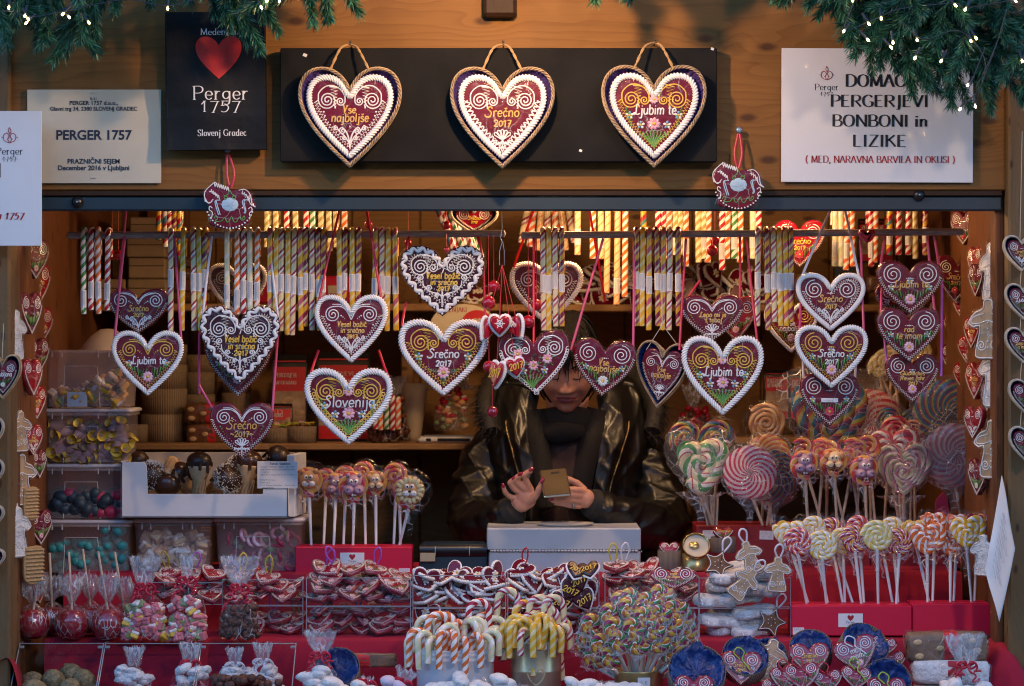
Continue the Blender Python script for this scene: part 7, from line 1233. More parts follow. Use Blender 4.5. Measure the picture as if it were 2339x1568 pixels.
def pack(x0,x1,y0,y1,Y,lab,lines,z=ZL):
    a,c=at(x0,y0,Y),at(x1,y1,Y); W,H=c.x-a.x,a.z-c.z; t=thing('biscuit_pack',lab,'pack',((a.x+c.x)/2,Y,z+max(0,c.z-z)*(c.z>z+.03)),(0,0,rng.uniform(-.1,.1)),'red biscuit packs'); b=MB(); rows=[]
    for zz,d in ((0,.05),(.15,.06),(.6,.055),(.9,.03),(1,.004)): rows.append(A([-W/2,-d/2,zz*H],[W/2,-d/2,zz*H],[W/2,d/2,zz*H],[-W/2,d/2,zz*H]))
    b.grid(np.array(rows),'pack_black',wrap=True,smooth=False); b.build('bag',t); f=lambda zz: -np.interp(zz,[0,.15,.6,.9,1],[.05,.06,.055,.03,.004])/2-.001
    b=MB(); Z=np.linspace(.58,.93,4); b.grid(np.array([[[x,f(q),q*H] for x in (-W*.46,W*.46)] for q in Z]),'band_red'); b.build('red_panel',t); b=MB(); Z=np.linspace(.03,.18,3); b.grid(np.array([[[x,f(q),q*H] for x in (-W*.46,W*.46)] for q in Z]),'band_red'); b.build('red_panel',t)
    b=MB(); Z=np.linspace(.18,.58,5); b.grid(np.array([[[x,f(q)-.0004,q*H] for x in (-W*.46,W*.46)] for q in Z]),'pic_brown'); [blob(b,rng.uniform(-.35,.35)*W,rng.uniform(.25,.52)*H,.016,.009,.002,'ginger_pale',rng.uniform(0,3),f(.4)-.001) for k in range(5)]; b.build('biscuit_picture',t)
    b=MB(); [serif_text(b,s,-W*.1,H*(.74-.09*i),pm(9,Y),'print_white',f(.7)-.0015,.8,maxw=W*.6) for i,s in enumerate(lines)]; b.build('lettering',t); return t
pack(622,702,802,1000,1.3,'red and black biscuit pack with picture, left of the Slovenija heart',('PERGERJEVI','MEDENJAKI')); pack(725,845,802,1005,1.3,'red and black biscuit pack with clips, mostly behind the Slovenija heart',('PERGERJEVI','MEDENJAKI'))
pack(600,668,912,1000,1.24,'small red biscuit pack under the larger left one',('MED','MEDENJAKI'))
for x0,x1,y0,y1,lab in ((1745,1800,845,960,'dark red biscuit pack at the left behind the brown rope lollipop'),(1803,1862,848,960,'dark red biscuit pack at the right behind the brown rope lollipop'),(2055,2112,742,850,'red biscuit pack on the right shelf behind the right hearts'),(1960,2040,500,600,'dark red pack high at the back right')): pack(x0,x1,y0,y1,1.3,lab,('PERGERJEVI','MEDENJAKI'),z=at(0,y1,1.3).z)
bag(838,935,862,905,1010,1.2,'clear bag of glossy brown nuts on the lower shelf beside the beige vase',fillwith('nut','g',[lambda b: ball(b,(0,0,0),(.013,.011,.010),'nut_gloss',9,7,.08)],60,.9),None,grp='bag of nuts on the shelf',flare=.8,neck=.3)
for i in range(5): stick(858+i*13,905-6*(i%2),975,('s_red','s_orange','s_green')[i%3],1.16,f'small cane sticking out behind the nut bag, {ORD[i]} from left',None,'small canes behind the nut bag',6)
b=MB(); lathe(b,[(0,0),(.018,0),(.022,.02),(.036,.12),(.042,.165),(.039,.165),(.03,.1),(0,.02)],'vase',28); tag(b.build('vase',None,loc=onshelf(945,1.3,ZL)),'beige cone-shaped vase on the lower shelf','vase')
t=thing('kitchen_scale','flat white electronic scale on the lower shelf beside the seller','scale',onshelf(1025,1.2,ZL)); b=MB(); box(b,(0,0,.009),(.17,.12,.016),'scale_white',.006); b.build('scale_body',t); b=MB(); box(b,(.015,-.061,.010),(.09,.003,.008),'black_plastic',.001); box(b,(-.055,-.061,.010),(.014,.003,.008),'black_plastic',.001); b.build('display',t); b=MB(); box(b,(0,.01,.0185),(.14,.09,.004),'steel',.001); b.build('pan',t)
bag(992,1075,868,890,985,1.26,'clear bag of red and white sweets behind the scale',fillwith('sweet','cv',[jb('an_cat',.012),cube('ic_red','sugar',.014),jb('jelly_green',.01),jb('bead',.012)],40,.95),None,grp='bag of sweets behind the scale',flare=.9,neck=.7,m='cello_busy')
bag(1540,1625,880,930,1000,1.2,'clear bag of red foiled sweets behind the green lollipops',fillwith('sweet','rf',[jb('bead',.011),jb('jelly_red',.012),jb('nut_gloss',.011)],40,.9),None,grp='bag of red sweets',flare=.6,m='cello_busy')
# round shop sign behind the flowered heart
t=thing('round_sign','cream round card with a red heart medallion, half hidden behind the Srečno 2017 heart','sign',tuple(at(1058,742,1.0))); b=MB(); a=np.linspace(0,2*PI,41)[:-1]; prism(b,np.stack([.09*np.cos(a),.056*np.sin(a)],-1),0,.004,'paper_cream',.001); b.build('card',t)
b=MB(); b.add(y3(np.stack([.042*np.cos(a)+.038,.036*np.sin(a)+.004],-1),-.001),[list(range(40))],'band_red',smooth=False); b.add(y3(outline(.022,.02,40)+A(.038,.008),-.002),[list(range(40))],'paper_cream',smooth=False); serif_text(b,'MEDENJAKI',-.03,.035,.012,'ink_red',-.001,.8,maxw=.08); b.build('medallion',t)
# upper shelf
for i,(x0,x1,y0,y1) in enumerate(((300,388,640,693),(302,386,592,638),(298,386,545,590),(305,384,500,543),(230,296,640,693))):
    a,c=at(x0,y0,1.25),at(x1,y1,1.25); b=MB(); box(b,(0,0,(a.z-c.z)/2),(c.x-a.x,.16,a.z-c.z),'kraft',.004); box(b,(0,-.0805,(a.z-c.z)*.62),(c.x-a.x-.006,.002,.002),'wood_dark',.0005); tag(b.build('cardboard_box',None,loc=((a.x+c.x)/2,1.25,c.z)),f'plain brown cardboard box on the upper shelf at far left, {("bottom","second","third","top","lone left")[i]} one','box','cardboard boxes on the upper shelf')
for i,(x0,x1,y0,y1) in enumerate(((395,480,668,694),(398,486,640,667),(392,478,612,639),(400,470,586,611))): loaf(x0,x1,y0,y1,1.24,'bread',f'dim wrapped bread on the upper shelf, {("bottom","second","third","top")[i]} of the pile',False,False,'wrapped breads on the upper shelf')
for x0,x1,y0,y1,lab in ((560,620,640,694,'red wrapped box on the upper shelf behind the striped sticks'),(736,800,632,694,'red wrapped box on the upper shelf left of the heart'),(860,905,655,694,'dark jar of sweets on the upper shelf')):
    a,c=at(x0,y0,1.25),at(x1,y1,1.25); b=MB(); box(b,(0,0,(a.z-c.z)/2),(c.x-a.x,.12,a.z-c.z),'carton_red' if 'red' in lab else 'pack_black',.005); box(b,(0,-.0615,(a.z-c.z)*.5),((c.x-a.x)*.5,.002,(a.z-c.z)*.3),'paper_cream',.0006); tag(b.build('gift_carton',None,loc=((a.x+c.x)/2,1.25,c.z)),lab,'box')
for x0,x1,n,wh in ((1335,1500,40,'under the lit canes'),(1555,1735,34,'behind the seven sticks')):
    for i in range(n): px=rb.uniform(x0,x1); tag(ob('small_heart',cached('small_heart|3',smallheart(3)),None,tuple(at(px,690-rb.random()*(70 if abs(px-(x0+x1)/2)<60 else 45),1.17+rb.random()*.15)),(rb.uniform(-1.4,0),rb.uniform(-1,1),rb.uniform(-1,1))),f'white-edged little heart in the pile on the upper shelf {wh}','gingerbread heart',f'pile of little hearts {wh}')
for i in range(8): px=1010+rb.uniform(0,110); tag(ob('small_heart',cached('small_heart|3',smallheart(3)),None,tuple(at(px,684-rb.random()*18,1.2)),(-1,rb.uniform(-1,1),0)),'white-edged little heart lying on the upper shelf left of the rope-edged heart','gingerbread heart','little hearts left on the upper shelf')
for i,(px,py,s) in enumerate(((1930,660,1),(1905,690,.9),(2010,650,.9))): loaf(px-34,px+34,py-20,py+18,1.26,'bread',f'dark wrapped bread on the right upper shelf, {ORD[i]} of three',False,False,'breads on the right shelf')
a,c=at(1905,600,1.28),at(1950,690,1.28); b=MB(); box(b,(0,0,(a.z-c.z)/2),(c.x-a.x,.03,a.z-c.z),'jelly_dark',.002); serif_text(b,'MED',0,(a.z-c.z)*.6,.012,'print_white',-.0165,.8); tag(b.build('green_pack',None,loc=((a.x+c.x)/2,1.28,c.z)),'dark green pack on the right upper shelf','pack')
# ---------------- gingerbread strings on the inner side walls ----------------
SIDE=[]
def edgeheart(px,py,W,Y,lab,rz,**k): return make_heart(px-W/2,px+W/2,py-W*.5,py+W*.5,Y,lab,tz=rz,group='gingerbread strung on the inner side walls',**k)
n_=0
LW=[(76,592,92,.25,0),(82,650,96,.35,1),(66,716,96,.16,2),(88,745,86,.4,3),(84,812,80,.3,4),(70,862,84,.15,5),(78,920,76,.3,1),(70,1005,70,.2,3),(84,1060,66,.3,2),(88,1205,80,.3,0),(84,1345,70,.28,5)]
for i,(px,py,W,Y,k) in enumerate(LW):
    edgeheart(px,py,W,Y,f'heart nearly edge-on in the left inner wall string, {ORD[i]} from top',1.05+.1*(k%3),text=[None,S2('ic_gold'),None,VN('ic_gold'),None,None][k] or (),orn=(('grass','pink'),('pink',),('smallposy','grass'),('curls',),('grass','red'),('gdots',))[k],style='big',body='glaze_red' if k%2 else 'glaze')
RW=[(2205,520,80,.5),(2232,600,74,.35),(2190,470,80,.75),(2218,560,70,.6),(2150,480,76,1.1),(2130,560,72,1.2),(2170,640,70,1.0),(2150,720,72,1.0),(2185,745,70,.8),(2205,700,66,.6),(2235,640,76,.25),(2225,760,72,.35),(2180,820,70,.8),(2160,870,66,.95),(2205,860,64,.6),(2232,870,86,.3),(2228,965,74,.2),(2262,905,70,.2),(2238,1090,84,.22),(2120,640,70,1.25),(2112,760,66,1.25),(2140,800,64,1.1),(2215,800,64,.5)]
for i,(px,py,W,Y) in enumerate(sorted(RW,key=lambda q:(q[1],q[0]))):
    k=i%6; edgeheart(px,py,W,Y,f'heart nearly edge-on on the right inner wall, {("highest","second highest","third from the top","fourth from the top","fifth from the top","sixth from the top","seventh from the top","eighth from the top","ninth from the top","tenth from the top","eleventh from the top","twelfth from the top","twelfth from the bottom","eleventh from the bottom","tenth from the bottom","ninth from the bottom","eighth from the bottom","seventh from the bottom","sixth from the bottom","fifth from the bottom","fourth from the bottom","third from the bottom","lowest")[i]}',-1.15-.08*(k%3) if px>2215 else -.95,text=S2('ic_gold') if k==1 else (),orn=(('grass','pink'),('pink',),('grass','red'),('curls',),('grass','white'),('gdots',))[k],style='big',body='glaze_red' if k%2 else 'glaze')
def hungcookie(px,py,Y,rot,key,fn,lab,s=1.0,top=None):
    t=ob('gingerbread_cookie',cached('gingerbread_cookie|'+key,fn),None,tuple(at(px,py,Y)),rot); t.scale=(s,s,s); MW[t.name]=MW[t.name]@Matrix.Scale(s,4); tag(t,lab,'cookie','gingerbread angels on white ribbons'); 
    if top: ribbon(t,[(px,top,Y),(px,py-30,Y)],'rib_white',.006)
    return t
def icedangel(b): angel(b,'meringue')
def basketc(b):
    O=resamp(smooth(A([-.035,.06],[.035,.06],[.04,0],[.03,-.06],[-.03,-.06],[-.04,0],[-.035,.06]),3),60); prism(b,O,-.012,.0,'rope',.003)
    for i in range(9):
        for j in range(6): tube(b,A([-.03+.012*j,-.012,-.055+i*.013],[-.024+.012*j,-.0155,-.055+i*.013+.002],[-.018+.012*j,-.012,-.055+i*.013]),.0035,'wicker' if (i+j)%2 else 'rope',5)
for px,py,Y,rot,key,fn,lab,s,top in ((33,765,.05,(0,0,1.25),'iang',icedangel,'white iced angel edge-on under the left sign, highest on the left post',1.1,620),(44,985,.08,(0,0,1.0),'ang',angel,'brown angel in clear wrap below the Ljubljana heart',.9,None),(45,1095,.1,(0,0,.95),'ang',angel,'pale brown angel in clear wrap on the white ribbon at left',1.15,1020),(66,1150,.12,(0,0,1.0),'bskc',basketc,'little woven straw basket under the pale angel on the left wall',.62,None),(38,1215,.06,(0,0,1.1),'iang',icedangel,'white iced angel edge-on, lowest on the left ribbon',1.1,1150),(72,1290,.1,(0,0,.8),'bskc',basketc,'straw basket with brown base hanging lowest on the left wall',.7,None),
 (2268,620,.1,(0,0,-1.3),'iang',icedangel,'white iced angel edge-on, highest on the right ribbon',1.3,530),(2262,750,.08,(0,0,-.8),'ang',angel,'brown angel with white piping, upper one on the right ribbon',1.35,680),(2272,860,.1,(0,0,-1.2),'iang',icedangel,'white iced angel edge-on in the middle of the right ribbon',1.35,800),(2270,1025,.08,(0,0,-.9),'ang',angel,'brown angel with white piping, lower one on the right ribbon',1.3,930),(2247,1268,.1,(0,0,-.9),'iang',icedangel,'white iced angel leaning on the yellow heart lollipop',.9,None)): hungcookie(px,py,Y,rot,key,fn,lab,s,top)
# basket hearts on the outer faces of the posts
for i,(x0,x1,y0,y1,lab,tx) in enumerate(((2293,2375,540,618,'basket heart reading Srečno 2017 cut by the right frame edge, topmost on the post',S2('ic_gold')),(2297,2379,650,728,'basket heart reading Ljubim te cut by the right edge, second on the post',LJ()),(2297,2379,750,828,'basket heart reading Lepo mi je s teboj at the right edge, third on the post',[('Lepo mi je',0,0,.28,.55,None),('s teboj',0,-.28,.28,.4,None)]),(2305,2387,868,946,'basket heart with green leaves at the right edge, fourth on the post',()),(2306,2388,976,1056,'basket heart at the right edge, lowest on the post',()))):
    t,c,W,H=make_heart(x0,x1,y0,y1,-.09,lab,basket='pale',text=tx,orn=('grass','pink') if i>2 else ('curls',) if i==0 else ('grass',),style='big',group='basket hearts strung on the right post',cat='basket heart'); thread(t,[(2335,y0-60 if i else 300,-.08),(2330,y0+6,-.09)],'thread')
t,c,W,H=make_heart(-34,47,812,910,-.09,'basket heart reading Ljubljana with a white daisy on the left post',basket='paper',text=[('Ljubljana',.05,.0,.3,.62,'ic_white')],orn=('grass','white'),style='big',group='basket hearts strung on the left post',cat='basket heart'); thread(t,[(8,740,-.08),(5,818,-.09)],'thread')
for i,(y0,y1) in enumerate(((955,1030),(1050,1120),(1155,1215),(1255,1310))): t,c,W,H=make_heart(-66,9-(i<3)*2,y0,y1,-.09,f'basket heart barely showing at the left frame edge, {ORD[i+1]} on the left post',basket='pale',orn=('curls',),style='big',group='basket hearts strung on the left post',cat='basket heart'); thread(t,[(-28,y0-40,-.08),(-28,y0+6,-.09)],'thread')
# white poster sheet fixed edge-on beside the right post
t=thing('poster_sheet','white folded sheet hanging edge-on beside the right post','poster',tuple(at(2285,1250,-.02))); P=[(2288,1086,-.0),(2318,1252,-.12),(2282,1420,-.06),(2250,1300,-.03)]; V=np.array([list(at(*q)) for q in P]); nn=10; u=np.linspace(0,1,nn)[:,None,None]; v=np.linspace(0,1,nn)[None,:,None]; G=(V[0]*(1-u)+V[1]*u)*(1-v)+(V[3]*(1-u)+V[2]*u)*v
G=G+A(0,-.006,0)*np.sin(u*PI*2+v*3); b=MB(); b.grid(np.concatenate([G,G[::-1]+A(.0012,.0006,0)]),'paper_white'); wpart(b,'sheet',t)
b=MB(); 
for k in range(9): s=(.18+.075*k); pts=[(V[0]*(1-uu)+V[1]*uu)*(1-s)+(V[3]*(1-uu)+V[2]*uu)*s+A(-.002,-.009,0) for uu in np.linspace(.3,.3+.45*((k*7)%5+2)/6,6)]; tube(b,pts,.0012,'faint_ink',3)
wpart(b,'faint_print',t)
b=MB()
for k in range(16): p=at(2135+k*2.2,1180,.5); tube(b,A([p.x,p.y,p.z],[p.x+.004-.0006*k,p.y,p.z+pm(55-abs(k-9)*2,.5)]),.0012,'ic_red',4)
tag(b.build('red_brush',None),'small tuft of bright red bristles behind the orange lollipops','brush')
# ---------------- the seller ----------------
per=thing('person','woman in a black leather jacket with fur hood, looking down at a phone she holds','person',tuple(at(1296,1568,.8))); PO=per.location
def wp(*q): return np.array(list(at(*q)))
hc=wp(1294,838,.74); HR=np.array(Euler((R(24),0,R(-2))).to_matrix())   # pitch the face down towards the hands
def fy(x,z):
    g=lambda v,c,s: np.exp(-((v-c)/s)**2); ax=np.abs(x)
    xs=x/(.072*np.where(z<-.03,1-.35*np.clip((-z-.03)/.09,0,1)**1.5,1)); base=-.094*np.sqrt(np.clip(1-xs**2*.92-(z/.122)**2*.9,0.0,1))
    d=.025*g(x,0,.0125+.004*np.clip(-z*20,0,1))*np.clip((.03-z)/.052,0,1)*np.clip((z+.036)/.010,0,1)+.011*g(ax,.0155,.0075)*g(z,-.024,.0085)
    d+=.006*g(z,.038,.011)*g(x,0,.05)-.011*g(ax,.031,.016)*g(z,.017,.011)+.008*g(ax,.031,.013)*g(z,.014,.0085)+.009*g(ax,.044,.02)*g(z,-.022,.022)
    d+=.0065*g(x,0,.023)*(g(z,-.049,.0055)+g(z,-.0605,.006))-.0045*g(x,0,.026)*g(z,-.0545-.0*ax+.35*(ax**2)*12*.02,.0028)-.004*g(ax,.034-.12*(z+.05),.006)*g(z,-.045,.02)+.010*g(x,0,.022)*g(z,-.096,.016)-.003*g(x,0,.02)*g(z,-.074,.007)
    return base-d
bd=MB(); n1,n2=61,72; U=np.linspace(0,PI,n1)[:,None]; Vv=np.linspace(0,2*PI,n2,endpoint=False)[None,:]
X=.073*np.sin(U)*np.cos(Vv); Yh=.098*np.sin(U)*np.sin(Vv); Z=.122*np.cos(U)+0*Vv; jaw=np.where(Z<-.03,1-.35*np.clip((-Z-.03)/.09,0,1)**1.5,1); X=X*jaw
front=Yh<0; Yf=np.where(front,np.minimum(fy(X,Z),Yh*.0-.0)*np.clip(np.abs(np.sin(Vv))*1.6,0,1)+Yh*(1-np.clip(np.abs(np.sin(Vv))*1.6,0,1)),Yh+.004)
HV=np.stack([X,Yf,Z],-1); bd.grid((HV@HR.T+hc)[::-1],'skin',wrap=True)
toh=lambda P: np.asarray(P,float)@HR.T+hc
for s in (1,-1): ball(bd,toh([s*.076,.008,-.002]),(.010,.018,.03),'skin',10,7)
def limb(b,pts,rs,m,k=14,sub=4): P=smooth([wp(*p) for p in pts],sub); r=smooth(np.stack([rs,rs,rs],-1),sub)[:,0]; tube(b,P,r,m,k,ref=(.15,1,.2))
limb(bd,[(1296,905,.80),(1296,960,.84),(1296,1020,.88)],[.058,.058,.075],'skin')
limb(bd,[(1296,1000,.9),(1296,1120,.92),(1296,1300,.92),(1296,1450,.92)],[.12,.135,.13,.15],'skin',20)
for s in (1,-1): limb(bd,[(1296+s*80,1440,.92),(1296+s*80,1800,.9),(1296+s*80,2080,.92)],[.085,.06,.045],'skin')
limb(bd,[(1175,1020,.9),(1105,1120,.86),(1080,1195,.76),(1140,1180,.66),(1180,1160,.60)],[.055,.045,.04,.032,.026],'skin')
limb(bd,[(1420,1020,.9),(1495,1120,.86),(1510,1200,.76),(1430,1178,.66),(1350,1147,.60)],[.055,.045,.04,.032,.026],'skin')
FG=[ # her right hand, palm towards the camera, index reaching to the phone
 ([(1214,1122,.585),(1203,1101,.575),(1198,1086,.568),(1212,1076,.566)],.0088),([(1206,1124,.585),(1187,1108,.574),(1178,1095,.568),(1187,1087,.563)],.009),([(1197,1130,.588),(1175,1117,.578),(1166,1104,.572),(1173,1096,.568)],.0085),([(1188,1140,.592),(1167,1136,.585),(1154,1125,.58),(1150,1113,.577)],.0075),([(1203,1150,.585),(1222,1135,.572),(1232,1118,.568),(1238,1103,.566)],.0098),
 # her left hand round the lower edge of the phone
 ([(1338,1124,.585),(1312,1119,.566),(1288,1120,.560),(1271,1122,.560)],.0088),([(1336,1134,.584),(1304,1131,.564),(1275,1131,.557),(1256,1133,.557)],.009),([(1332,1146,.585),(1302,1143,.567),(1278,1142,.560),(1261,1143,.560)],.0085),([(1326,1157,.588),(1302,1155,.572),(1282,1151,.566),(1269,1150,.565)],.0075),([(1335,1120,.60),(1318,1105,.60),(1302,1098,.598),(1290,1092,.596)],.0098)]
for P,r in FG: Q=smooth([wp(*p) for p in P],4); tube(bd,Q,np.linspace(r*1.08,r*.82,len(Q)),'skin',10,ref=(.1,1,.1)); ball(bd,Q[-1],r*.83,'skin',10,7); [ball(bd,Q[k],r*1.06,'skin',10,7) for k in (4,8)]
ball(bd,wp(1201,1138,.588),(.028,.016,.03),'skin',14,10,rot=(0,-.5,0)); ball(bd,wp(1190,1152,.592),(.026,.018,.022),'skin',14,10); ball(bd,wp(1336,1139,.588),(.026,.017,.026),'skin',14,10,rot=(0,.3,0))
o=wpart(bd,'body',per); md=o.modifiers.new('join','REMESH'); md.mode='VOXEL'; md.voxel_size=.0026; md.use_smooth_shade=True; sm=o.modifiers.new('soft','SMOOTH'); sm.iterations=3; sm.factor=.5
b=MB(); 
for P,r in FG:
    if r in (.0098,) and P[0][0]>1300: continue
    a_,c_=wp(*P[2]),wp(*P[3]); d=(c_-a_)/np.linalg.norm(c_-a_); ball(b,c_+d*r*.45+A(0,-r*.55,r*.25),(r*.62,r*.34,r*.62),'nails',10,7) if False else tube(b,np.stack([c_-d*r*.5+A(0,-r*.62,r*.3),c_+d*r*.3+A(0,-r*.6,r*.3),c_+d*r*1.15+A(0,-r*.35,r*.2)]),[r*.5,r*.62,r*.3],'nails',8,ref=(0,1,.2),flat=.5)
wpart(b,'nails',per)
b=MB(); q=smooth([wp(1313,1150,.5725),wp(1309,1155,.562),wp(1312,1161,.574)],4); tube(b,q,.003,'steel',6,ref=(1,0,0)); wpart(b,'finger_ring',per)
# lips, lids, brows
b=MB()
for z0,z1,sg in ((-.0545,-.0455,1),(-.0548,-.0655,-1)):
    xs=np.linspace(-.026,.026,17); rows=[]
    for t_ in np.linspace(0,1,5): w_=1-(xs/.026)**2; zz=-.0545+.25*xs**2*8*.4+(z1+.0545)*t_*np.sqrt(np.clip(w_,0,1)); rows.append(np.stack([xs,fy(xs,zz)-.0012,zz],-1))
    b.grid(toh(np.array(rows)),'lips')
wpart(b,'lips',per)
for s in (1,-1):
    b=MB(); xs=np.linspace(.018,.046,9)*s; zz=.008-.0045*np.sin((np.abs(xs)-.018)/.028*PI); tube(b,toh(np.stack([xs,fy(xs,zz)-.001,zz],-1)),.0014,'eye_dark',5); wpart(b,'eyelash',per); b=MB(); xs=np.linspace(.014,.052,9)*s; zz=.036+.005*np.sin((np.abs(xs)-.014)/.038*PI); tube(b,toh(np.stack([xs,fy(xs,zz)-.0005,zz],-1)),[.001,.0022,.0026,.0026,.0026,.0024,.002,.0015,.0008],'hair',5); wpart(b,'eyebrow',per)
# hair: locks flowing from the crown
b=MB(); cap=HV*A(1.08,1.06,1.05); keep=(cap[...,1]>-.03)|(cap[...,2]>.055)
rows=cap.copy(); rows[...,1]=np.where(keep,rows[...,1],np.maximum(rows[...,1],-.03)); rows=rows[:46]; b.grid(toh(rows)[::-1],'hair',wrap=True)
hr=random.Random(11)
for k in range(190):
    a=hr.uniform(0,2*PI); L_=hr.uniform(.75,1.0)*(1.25 if math.sin(a)>-.25 else .68); p0=(.012+hr.uniform(-.01,.01),.02); P=[]; lean=hr.uniform(-.25,.25)
    for i in range(9):
        u=i/8*L_*PI*.62; aa=a+lean*i/8; rr_=1.10+hr.uniform(-.015,.015)+.03*math.sin(u*1.5); x=.076*rr_*math.sin(u)*math.cos(aa)+p0[0]*(1-i/8); y=.103*rr_*math.sin(u)*math.sin(aa)+p0[1]*(1-i/8)+.004; z=.124*rr_*math.cos(u); P.append((x,y,z))
    tube(b,toh(smooth(P,2)),np.linspace(.0065,.0016,17),'hair',6,ref=(.1,.2,1) if k%2 else (.3,1,.1),flat=.6)
for k in range(9):   # loose fringe strands over the forehead
    x=-.035+.009*k; P=[(x*.5,-.075,.112),(x*.8,-.1,.07),(x*1.0+.004*math.sin(k),-.104,.045),(x*1.1+.006*math.cos(k*2),-.103,.028-.012*(k%3))]; tube(b,toh(smooth(P,4)),np.linspace(.004,.0008,13),'hair',5)
wpart(b,'hair',per)
# clothes
def quilt(pts,rs,b,m,bumps,amp=.06,k=22,sub=10): P=smooth([wp(*p) for p in pts],sub); r=smooth(np.stack([rs,rs,rs],-1),sub)[:,0]; r=r*(1+amp*np.abs(np.sin(np.linspace(0,bumps*PI,len(r))))-amp*.5); tube(b,P,r,m,k,ref=(.15,1,.2))
b=MB()
def folds(V,amp,seed,dirs=((9,3,38),(24,8,-30),(-16,5,46),(40,10,12))):
    rr=np.random.RandomState(seed); d=0
    for k in dirs: k=np.array(k)*rr.uniform(.8,1.25); ph=V@k+rr.rand()*6+1.3*np.sin(V@np.array([11,7,9])+rr.rand()*6); d=d+(1-np.abs(np.sin(ph)))**2*rr.uniform(.5,1)
    return amp*(d-1.0)
def sleeve(pts,rs,b,bumps,seed,k=56,sub=16):
    P=smooth([wp(*p) for p in pts],sub); r=smooth(np.stack([rs,rs,rs],-1),sub)[:,0]; n=len(P); T=nrm(np.gradient(P,axis=0)); S=nrm(np.cross(T,A(.15,1,.2))); N=np.cross(S,T); q=np.linspace(0,2*PI,k,endpoint=False)
    U=np.cos(q)[None,:,None]*S[:,None,:]+np.sin(q)[None,:,None]*N[:,None,:]; sg=np.linspace(0,bumps*PI,n)[:,None]+.5*np.sin(q*2+seed)[None,:]; rad=r[:,None]*(1+.07*np.sqrt(np.abs(np.sin(sg)))-.04); V=P[:,None,:]+rad[:,:,None]*U; V=V+U*folds(V,.0075,seed)[:,:,None]; b.grid(V,'leather',wrap=True)
    for e,i in ((V[0],0),(V[-1],-1)): b.add(np.vstack([e,P[i]]),np.array([[j,(j+1)%k,k] for j in range(k)]),'leather')
P=smooth([wp(*q) for q in [(1296,950,.94),(1296,972,.935),(1296,1010,.93),(1296,1070,.92),(1296,1160,.915),(1296,1290,.915),(1296,1420,.915)]],8); r=np.interp(np.arange(len(P)),np.arange(0,len(P),8),[.09,.15,.195,.205,.2,.2,.21]); tube(b,P,r,'leather',30,ref=(0,1,0),flat=.6)
sleeve([(1172,1000,.93),(1122,1055,.89),(1092,1130,.84),(1088,1198,.77),(1130,1192,.68),(1172,1168,.615)],[.078,.08,.075,.072,.06,.042],b,10,3)
sleeve([(1420,1000,.93),(1468,1055,.89),(1500,1130,.84),(1508,1202,.77),(1435,1188,.68),(1352,1151,.612)],[.078,.08,.075,.073,.062,.04],b,10,8)
sleeve([(1140,945,.93),(1160,890,.975),(1220,845,1.02),(1296,832,1.03),(1372,845,1.02),(1430,890,.975),(1452,945,.93)],[.05,.052,.05,.05,.05,.052,.05],b,12,5)
o=wpart(b,'leather_jacket',per); md=o.modifiers.new('join','REMESH'); md.mode='VOXEL'; md.voxel_size=.0042; md.use_smooth_shade=True; sm=o.modifiers.new('soft','SMOOTH'); sm.iterations=2; sm.factor=.5
for sgn,E0,E1,E2 in ((-1,[(1232,905,.80),(1222,960,.765),(1222,1040,.725),(1232,1150,.72),(1238,1400,.74)],[(1165,880,.86),(1140,962,.80),(1158,1040,.755),(1184,1150,.735),(1196,1400,.74)],[(1118,905,.93),(1098,985,.90),(1106,1060,.86),(1120,1160,.84),(1120,1400,.84)]),(1,[(1362,905,.80),(1370,960,.765),(1368,1040,.725),(1352,1150,.72),(1346,1400,.74)],[(1430,880,.86),(1452,965,.80),(1432,1040,.755),(1402,1150,.735),(1390,1400,.74)],[(1476,905,.93),(1494,985,.90),(1488,1060,.86),(1474,1160,.84),(1474,1400,.84)])):
    rows=[smooth([wp(*q) for q in E],22) for E in (E0,E1,E2)]; G=np.stack(rows,1); u=np.linspace(0,1,40)[None,:,None]; V=G[:,0:1]*(1-u)*(1-2*u)+G[:,1:2]*4*u*(1-u)+G[:,2:3]*u*(2*u-1); V[:,:,1]-=.016*np.sin(u[0,:,0]*PI*2)[None,:]**2
    f=folds(V,.0065,11+sgn,((46*sgn,6,14),(70,4,-9*sgn),(30,3,34),(-52,8,20))); V[:,:,1]-=f*np.clip(np.minimum(u[0,:,0],1-u[0,:,0])*9,0,1)[None,:]; b=MB(); b.grid(V,'leather'); b.grid(V+A(0,.02,0),'leather'); b.grid(np.stack([V[:,0],V[:,0]+A(0,.02,0)],1),'leather'); wpart(b,'jacket_front',per)
    b=MB(); Pz=V[22:-24,15]+A(0,-.004,0); tube(b,Pz,np.where(np.arange(len(Pz))%2,.0032,.0022),'zip',5); wpart(b,'zip',per)
b=MB(); limb(b,[(1296,960,.86),(1296,1060,.84),(1290,1180,.85),(1290,1400,.86)],[.085,.118,.125,.13],'knit_brown',24); wpart(b,'knit_top',per)
b=MB(); limb(b,[(1296,985,.83),(1296,962,.80),(1296,940,.80)],[.082,.074,.068],'scarf',22); limb(b,[(1240,985,.76),(1280,990,.73),(1330,985,.75)],[.02,.03,.02],'scarf',14); wpart(b,'roll_neck',per)
b=MB()
